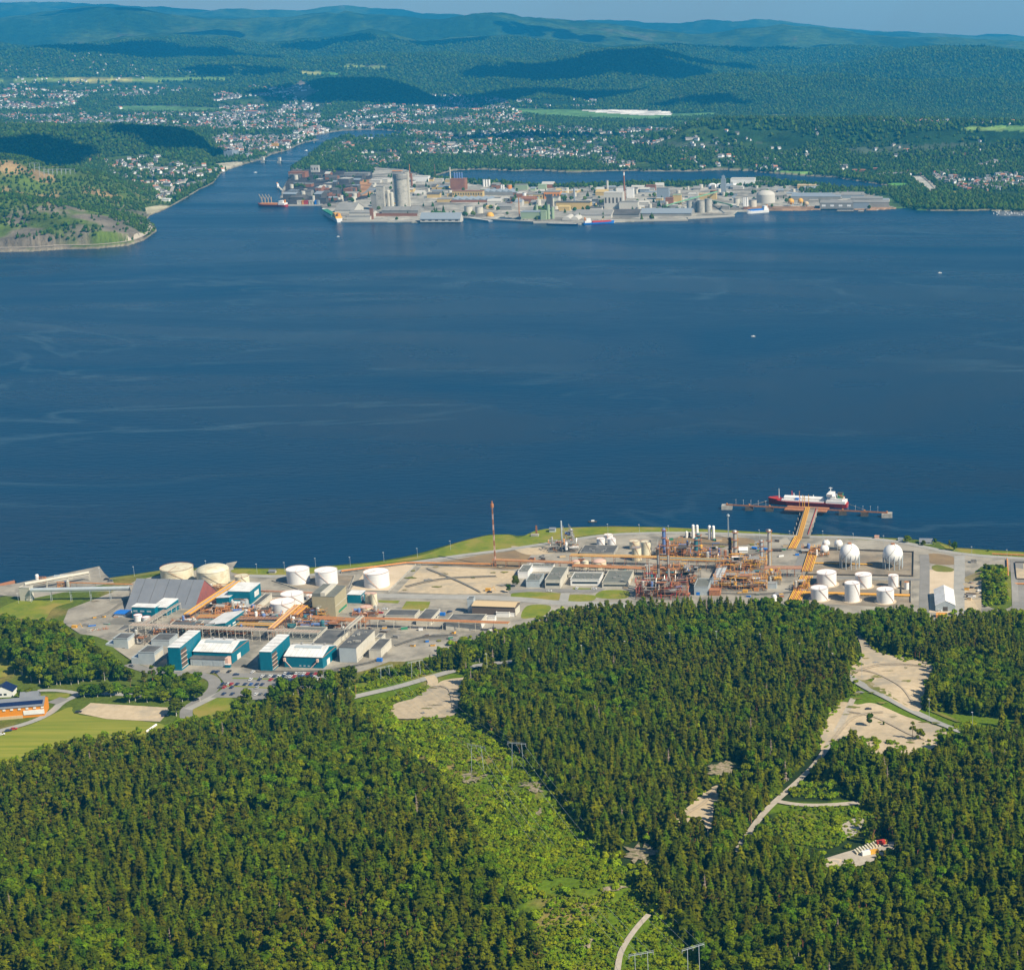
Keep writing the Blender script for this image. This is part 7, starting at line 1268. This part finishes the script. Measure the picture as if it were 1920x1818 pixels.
# electrical substation on the headland
for i in range(9):
    x = 62+i*8.2; p = P(x, 328-abs(i-4)*.4, 0); z = 100
    for _ in range(20): p = P(x, 328, z); z += (float(hfz(p.x, p.y))-z)*.4
    s = MB(); s.beam((-6, 0, 0), (-6, 0, 16), .7); s.beam((6, 0, 0), (6, 0, 16), .7); s.beam((-7, 0, 15), (7, 0, 15), .7); s.beam((-6, 30, 0), (-6, 30, 14), .6); s.beam((6, 30, 0), (6, 30, 14), .6); s.beam((-6, 30, 13), (6, 30, 13), .6); tag(s.obj('substation_gantry', M_gal, loc=(p.x, p.y, float(hfz(p.x, p.y)))), 'grey steel gantry of the substation on the bare headland, number %d from the left' % (i+1), 'gantry', 'gantries of the headland substation')
# ================================================================ town
WH = (.84, .83, .80); HW = [mat('house_wall_%d' % i, c, .85) for i, c in enumerate((WH, (.62, .58, .48), (.40, .22, .14), (.50, .46, .40)))]; HR = [mat('house_roof_%d' % i, c, .85) for i, c in enumerate(((.36, .13, .08), (.10, .095, .095), (.20, .19, .19), (.46, .20, .11)))]
HM = {}
WN = ('white', 'cream', 'red-brown', 'beige'); RN = ('red', 'black', 'grey', 'orange red')
for wi in range(4):
    for ri in range(4):
        b = MB(); b.prism([(-4.2, -3), (4.2, -3), (4.2, 6), (0, 8.6), (-4.2, 6)], 'x', -6, 6); b.mi = 1; b.prism([(-4.9, 5.6), (0, 8.8), (4.9, 5.6), (4.9, 6.1), (0, 9.35), (-4.9, 6.1)], 'x', -6.5, 6.5); HM[wi, ri] = b.mesh('house', [HW[wi], HR[ri]])
TOWN = [([(-20,152),(180,151),(370,157),(385,172),(250,183),(150,186),(140,200),(60,207),(-20,206)],520,'in the far left suburb'),([(-20,213),(200,214),(430,212),(600,228),(608,250),(560,262),(400,245),(250,238),(150,234),(-20,237)],820,'in the left suburb by the long fields'),([(390,182),(440,166),(500,162),(570,172),(612,190),(600,226),(430,214)],330,'on the slope below the far town hill'),([(420,288),(395,262),(420,248),(560,262),(545,274),(500,286),(470,296)],230,'in the harbour town by the river'),([(700,198),(760,194),(800,198),(900,184),(945,186),(965,204),(1000,228),(900,240),(780,238),(735,233),(640,236),(600,232),(640,215)],560,'in the town at the foot of the dark hill'),([(760,262),(860,250),(980,238),(1100,240),(1150,250),(1160,298),(1000,300),(900,296),(760,292)],420,'in the suburb behind the lagoon'),([(690,250),(760,246),(860,250),(770,262),(700,270),(650,285),(620,290),(640,262)],150,'near the river bend in town'),([(1150,238),(1330,240),(1500,248),(1540,262),(1480,286),(1300,280),(1170,272)],230,'among the trees on the wooded ridge'),([(1560,262),(1700,250),(1930,238),(1930,262),(1740,284),(1600,292)],200,'on the right hand wooded ridge'),([(1740,326),(1820,330),(1930,326),(1930,372),(1800,358),(1762,346)],120,'in the village at the right lagoon end'),([(1560,330),(1590,308),(1650,316),(1640,328)],8,'by the right lagoon shore'),([(195,296),(270,290),(330,300),(420,318),(412,336),(360,352),(318,378),(300,380),(290,352),(240,340),(210,328)],120,'in the village behind the rocky headland'),([(1070,300),(1110,296),(1300,312),(1460,312),(1470,320),(1300,318),(1160,316)],38,'on the far lagoon shore'),([(1290,300),(1360,292),(1380,300),(1300,308)],14,'in the clearing above the lagoon'),([(660,286),(750,284),(756,306),(690,314),(652,306)],70,'beside the wooded hillock'),([(800,178),(870,180),(900,196),(820,190)],40,'under the valley hills'),([(960,188),(1120,186),(1120,200),(980,202)],24,'in the valley by the green field'),([(560,262),(640,250),(690,240),(740,236),(735,232),(640,236),(600,240)],110,'on the point beside the river'),([(1180,226),(1400,226),(1460,228),(1300,233)],26,'on the wooded crest')]
HS = []; rt = random.Random(5)
for pl, n, wh in TOWN:
    xs_ = [a for a, _ in pl]; ys_ = [b for _, b in pl]; k = 0; tries = 0
    n = int(n*1.55)
    while k < n and tries < n*12:
        tries += 1; x = rt.uniform(min(xs_), max(xs_)); y = rt.uniform(min(ys_), max(ys_))
        if not inpoly(x, y, pl): continue
        z = 10.0
        for _ in range(12): p = P(x, y, z); z += (float(hfz(p.x, p.y))-z)*.6
        z = float(hfz(p.x, p.y))
        if z < 1.5 or N2(p.x/150+2, p.y/150) < .36: continue
        rr = rt.random(); wi = 0 if rr < .55 else 1 if rr < .7 else 2 if rr < .8 else 3; ri = rt.choice((0, 1, 1, 2, 3, 2, 1, 2, 1, 2, 2, 1)); s = rt.uniform(.65, 1.2)*(1.15 if p.y > 8000 else 1)
        sx = s*(rt.uniform(1.6, 4) if rt.random() < .07 else 1); HS.append((p.x, p.y, z, rt.uniform(-.6, .6)+rt.choice((0, 1.57)), sx, s, wi, ri, wh, y)); k += 1
HS.sort(key=lambda h: h[1])
for h in HS[:300]:
    o = bpy.data.objects.new('house', HM[h[6], h[7]]); COL.objects.link(o); o.location = h[:3]; o.rotation_euler = (0, 0, h[3]); o.scale = (h[4], h[5], h[5])
    tag(o, '%s%s house with %s roof %s' % ('large ' if h[4] > 1.6 else '', WN[h[6]], RN[h[7]], h[8]), 'house', 'houses '+h[8])
HC_ = bpy.data.collections.new('sources_house'); kk = sorted(HM)
for i, k in enumerate(kk): HC_.objects.link(bpy.data.objects.new('house_source_%02d' % i, HM[k]))
rest = HS[300:]; scatter('distant_houses', [h[:3] for h in rest], [(0, 0, h[3]) for h in rest], [(h[4], h[5], h[5]) for h in rest], [kk.index((h[6], h[7])) for h in rest], HC_)
print('houses', len(HS))
def atf(x, y, z0=10):
    z = z0
    for _ in range(14): p = P(x, y, z); z += (float(hfz(p.x, p.y))-z)*.6
    return Vector((p.x, p.y, float(hfz(p.x, p.y))))
for x, y, w_, h_, d_, m_, r_, lb in ((555,243,7,13,15,F_lt,F_gr,'white tower block in town, left of the twin'),(563,243,6,12,15,F_lt,F_gr,'white tower block in town, right of the twin'),(592,224,3,7,15,F_lt,F_gr,'small pair of white flats in town, left'),(598,224,3,7,15,F_lt,F_gr,'small pair of white flats in town, right'),(428,297,16,12,60,F_bg,F_bg,'dark wedge shaped hall at the harbour'),(450,296,30,6,30,F_lt,F_bg,'long pale harbour shed beside the wedge hall'),(530,268,26,4,20,F_br,HR[3],'red roofed quay building row in town'),(515,276,12,6,12,M_yell,M_yell,'yellow shipyard gantry by the town quay'),(610,290,24,4,40,F_lt,F_bg,'pale boat hall on the river point'),(602,296,20,4,30,F_lt,F_lt,'grey boat hall below the pale one'),(720,276,38,3,30,M_white,F_lt,'long white warehouse behind the wooded hillock'),(690,262,20,3,20,F_lt,M_white,'diagonal pale shed near the river bend'),(205,232,30,4,40,F_lt,F_bg,'long pale factory in the left suburb'),(170,232,20,4,30,F_lt,F_gr,'grey factory left of the long pale one'),(1105,228,26,3,30,M_white,M_white,'white warehouse at the valley field'),(845,230,20,4,30,M_white,F_lt,'white town building beside the trees'),(430,213,50,2,20,F_lt,M_white,'long white glasshouse row at the field edge'),(1195,262,16,4,20,F_lt,F_gr,'school block on the wooded ridge'),(310,378,14,4,20,M_white,M_white,'white shed at the small pier behind the headland'),(1610,322,24,3,20,F_br,HR[3],'red roofed hall by the right lagoon shore'),(1638,318,16,2,16,F_br,HR[3],'second red roofed hall by the right lagoon shore'),(1810,289,14,3,14,F_br,HR[0],'red roofed hall on the right hand ridge'),(1180,275,30,2,16,F_br,HR[3],'long red roofed row on the wooded ridge'),(1250,245,24,3,16,F_br,HR[3],'red roofed row on the crest'),(1800,352,12,3,14,F_br,HR[0],'red roofed house by the right bay')):
    p = atf(x, y); sc_ = depth(p)/FPX; t = thing('town_building', lb, 'building', tuple(p), -.05 if 'diag' not in lb else .5); b = MB(); b.box(-w_*sc_/2, 0, -4, w_*sc_/2, d_, h_*sc_); b.obj('wall', m_, t); b = MB(); b.box(-w_*sc_/2-.5, -.5, h_*sc_+.05, w_*sc_/2+.5, d_+.5, h_*sc_+1.4); b.obj('roof', r_, t)
for i in range(38): p = P(1862+rt.random()*62, 393+rt.random()*11, 0); smallboat('small white boat moored in the right hand marina', 1862+rt.random()*62, 394+(i % 5)*2.4, 9, M_white, 1.5, 'moored_boat')['group'] = 'boats moored in the marina'
for i in range(5): a, b_ = P(1862+i*3, 394+i*2.4, .5), P(1925, 394+i*2.4, .5); s = MB(); s.box(a.x, a.y-1, .1, b_.x, a.y+1, .9); tag(s.obj('floating_pier', F_lt), 'long thin floating pier of the right hand marina', 'pier', 'floating piers of the marina')
# ---- distant trees
M_ft1 = mat('far_foliage', (.034, .068, .005), .9, rand=.3, spec=.02); M_ft2 = mat('far_light_foliage', (.055, .100, .008), .9, rand=.3, spec=.02)
FTC = bpy.data.collections.new('sources_far_tree')
for i in range(4):
    b = MB(); r = random.Random(60+i)
    if i < 2: 
        for (x, y, z, q) in ((0, 0, 8, 4.5), (2.5, 1, 6, 3.6), (-2.3, 1.5, 6.5, 3.6), (.5, -2.5, 5.5, 3.6)): b.ball(x+r.uniform(-.5, .5), y, z, q, 6, 4, 1.05)
    else:
        b.cyl(0, 0, 1, 9, 3.8, 7, 1.6, cap=False); b.cyl(.2, 0, 8.5, 17, 2.1, 6, .1, cap=False); b.cyl(3.4, 1.5, 0, 12, 2.8, 6, .2, cap=False)
    b.cyl(0, 0, -3, 6, .4, 4); FTC.objects.link(bpy.data.objects.new('far_tree_source_%d' % i, b.mesh('far_tree_%d' % i, [M_ft1 if i != 1 else M_ft2])))
def far_scatter(name, y0, y1, step, seed, sc_=1.0):
    rs2 = np.random.RandomState(seed); out = []
    for Y in np.arange(y0, y1, step):
        D = Y*cT+HC*sT; xa, xb = (-20-CX)/FPX*D, (1940-CX)/FPX*D; xs_ = np.arange(xa, xb, step); xs_ = xs_+rs2.uniform(-.5, .5, len(xs_))*step; out.append(np.stack([xs_, Y+rs2.uniform(-.5, .5, len(xs_))*step], 1))
    q = np.concatenate(out); z = hfz(q[:, 0], q[:, 1]); px, py = proj(q[:, 0], q[:, 1], z)
    m = z > 1.8; dens = np.full(len(q), .92); nn = N2.fbm(q[:, 0]/110, q[:, 1]/110, 3); n3_ = N3.fbm(q[:, 0]/300, q[:, 1]/300, 3)
    head = (px < 330) & (py > 295) & (q[:, 1] < 5700); dens[head] = np.where(nn[head]*.7+n3_[head]*.3 > .47, .30, .85); dens[head & (py > 395) & (nn > .45)] = .08
    isl = inpoly(px, py, ISL); dens[isl] = np.where((nn[isl] > .66), .35, .015); dens[isl & (px > 1500) & (py < 366) & (py > 355)] = .5; dens[isl & (py < 352) & (px > 900) & (nn > .5)] = .4
    for pl, n, wh in TOWN:
        i_ = inpoly(px, py, pl); dens[i_] = np.where(nn[i_] > .5, .42, .07)
    for pl in ([(1660,350),(1745,362),(1860,388),(1860,398),(1700,396),(1672,372)], [(600,284),(640,272),(668,284),(690,312),(600,318),(585,306)], [(560,304),(700,306),(700,322),(550,318)], [(1740,384),(1850,380),(1850,398),(1700,396)]): dens[inpoly(px, py, pl)] = .85
    for pl, c in fields: dens[inpoly(px, py, pl)] = 0
    for hx in ((62, 140, 322, 333), (0, 300, 455, 470)): dens[(px > hx[0]) & (px < hx[1]) & (py > hx[2]) & (py < hx[3])] = .03
    m &= rs2.rand(len(q)) < dens; q = q[m]; z = z[m]; px = px[m]; py = py[m]; n = len(q); s = rs2.uniform(.55, 1.1, n)*sc_; s[(px < 330) & (q[:, 1] < 5700)] *= .7; print(name, n)
    kind = np.where(rs2.rand(n) < .35, 1, np.where(rs2.rand(n) < .4, 0, 2+(rs2.rand(n) < .5)))
    scatter(name, np.stack([q[:, 0], q[:, 1], z], 1), np.stack([np.zeros(n), np.zeros(n), rs2.rand(n)*6.28], 1), np.stack([s*1.1, s*1.1, s], 1), kind, FTC)
far_scatter('far_shore_trees', 3900, 6400, 11, 1); far_scatter('town_trees', 6400, 10200, 16, 2, 1.25); far_scatter('hill_trees', 10200, 15000, 24, 3, 1.6)
# ================================================================ clouds (above the frame; their shadows lie on the hills)
M_cloud = mat('cloud_white', (.85, .85, .86), 1.0, spec=0)
def cloud(px, py, z, Y, rx, ry, seed):
    hz = zat(px, py, Y); X0 = (px-CX)/FPX*(Y*cT+(HC-hz)*sT); t = (z-hz)/SUNV.z; cx_, cy_ = X0+SUNV.x*t, Y+SUNV.y*t
    r = random.Random(seed); b = MB()
    for i in range(16):
        a = r.random()*6.28; q = math.sqrt(r.random())*.75; s = r.uniform(.28, .45)*min(rx, ry)
        b.ball(math.cos(a)*q*rx, math.sin(a)*q*ry, r.uniform(0, .2)*s, s*1.15, 16, 8, .4)
    o = b.obj('cloud', M_cloud, smooth=True, loc=(cx_, cy_, z)); o['kind'] = 'structure'
for c in ((110,105,2600,13500,1500,900,1), (330,118,2600,13800,900,500,11), (-60,125,2600,12500,1500,700,12), (700,172,2300,10200,560,620,2), (1130,140,2600,12000,900,600,3), (1010,170,2600,10500,600,700,33), (320,264,2000,6650,260,260,4), (10,284,2000,6150,330,260,14), (330,62,2700,17000,900,700,5), (600,95,2700,14800,500,260,21), (820,88,2700,15000,350,500,22), (1380,80,2700,15000,700,250,23), (460,128,2600,11800,420,200,24), (1650,150,2600,10600,420,160,25), (200,28,2800,18600,900,300,26), (1050,60,2800,17500,1100,250,27), (1330,178,2500,9600,300,140,28), (1750,98,2600,13000,900,300,6), (1230,132,2600,12500,900,300,7), (1500,102,2700,16500,2200,500,8), (1000,262,2300,7600,500,200,9)): cloud(*c)
# ================================================================ haze
ZTOP = float(Zf.max())+25; hb = MB(); hb.box(-29500, -2500, -1.0, 14500, 28400, ZTOP)
hm = bpy.data.materials.new('air'); hm.use_nodes = True; t = hm.node_tree; t.nodes.clear()
ou = t.nodes.new('ShaderNodeOutputMaterial'); pv = t.nodes.new('ShaderNodeVolumePrincipled'); t.links.new(pv.outputs[0], ou.inputs['Volume'])
pv.inputs['Color'].default_value = HAZEC; pv.inputs['Density'].default_value = HAZED; pv.inputs['Anisotropy'].default_value = 0.0
hz_ = hb.obj('haze', hm); hz_['kind'] = 'stuff'
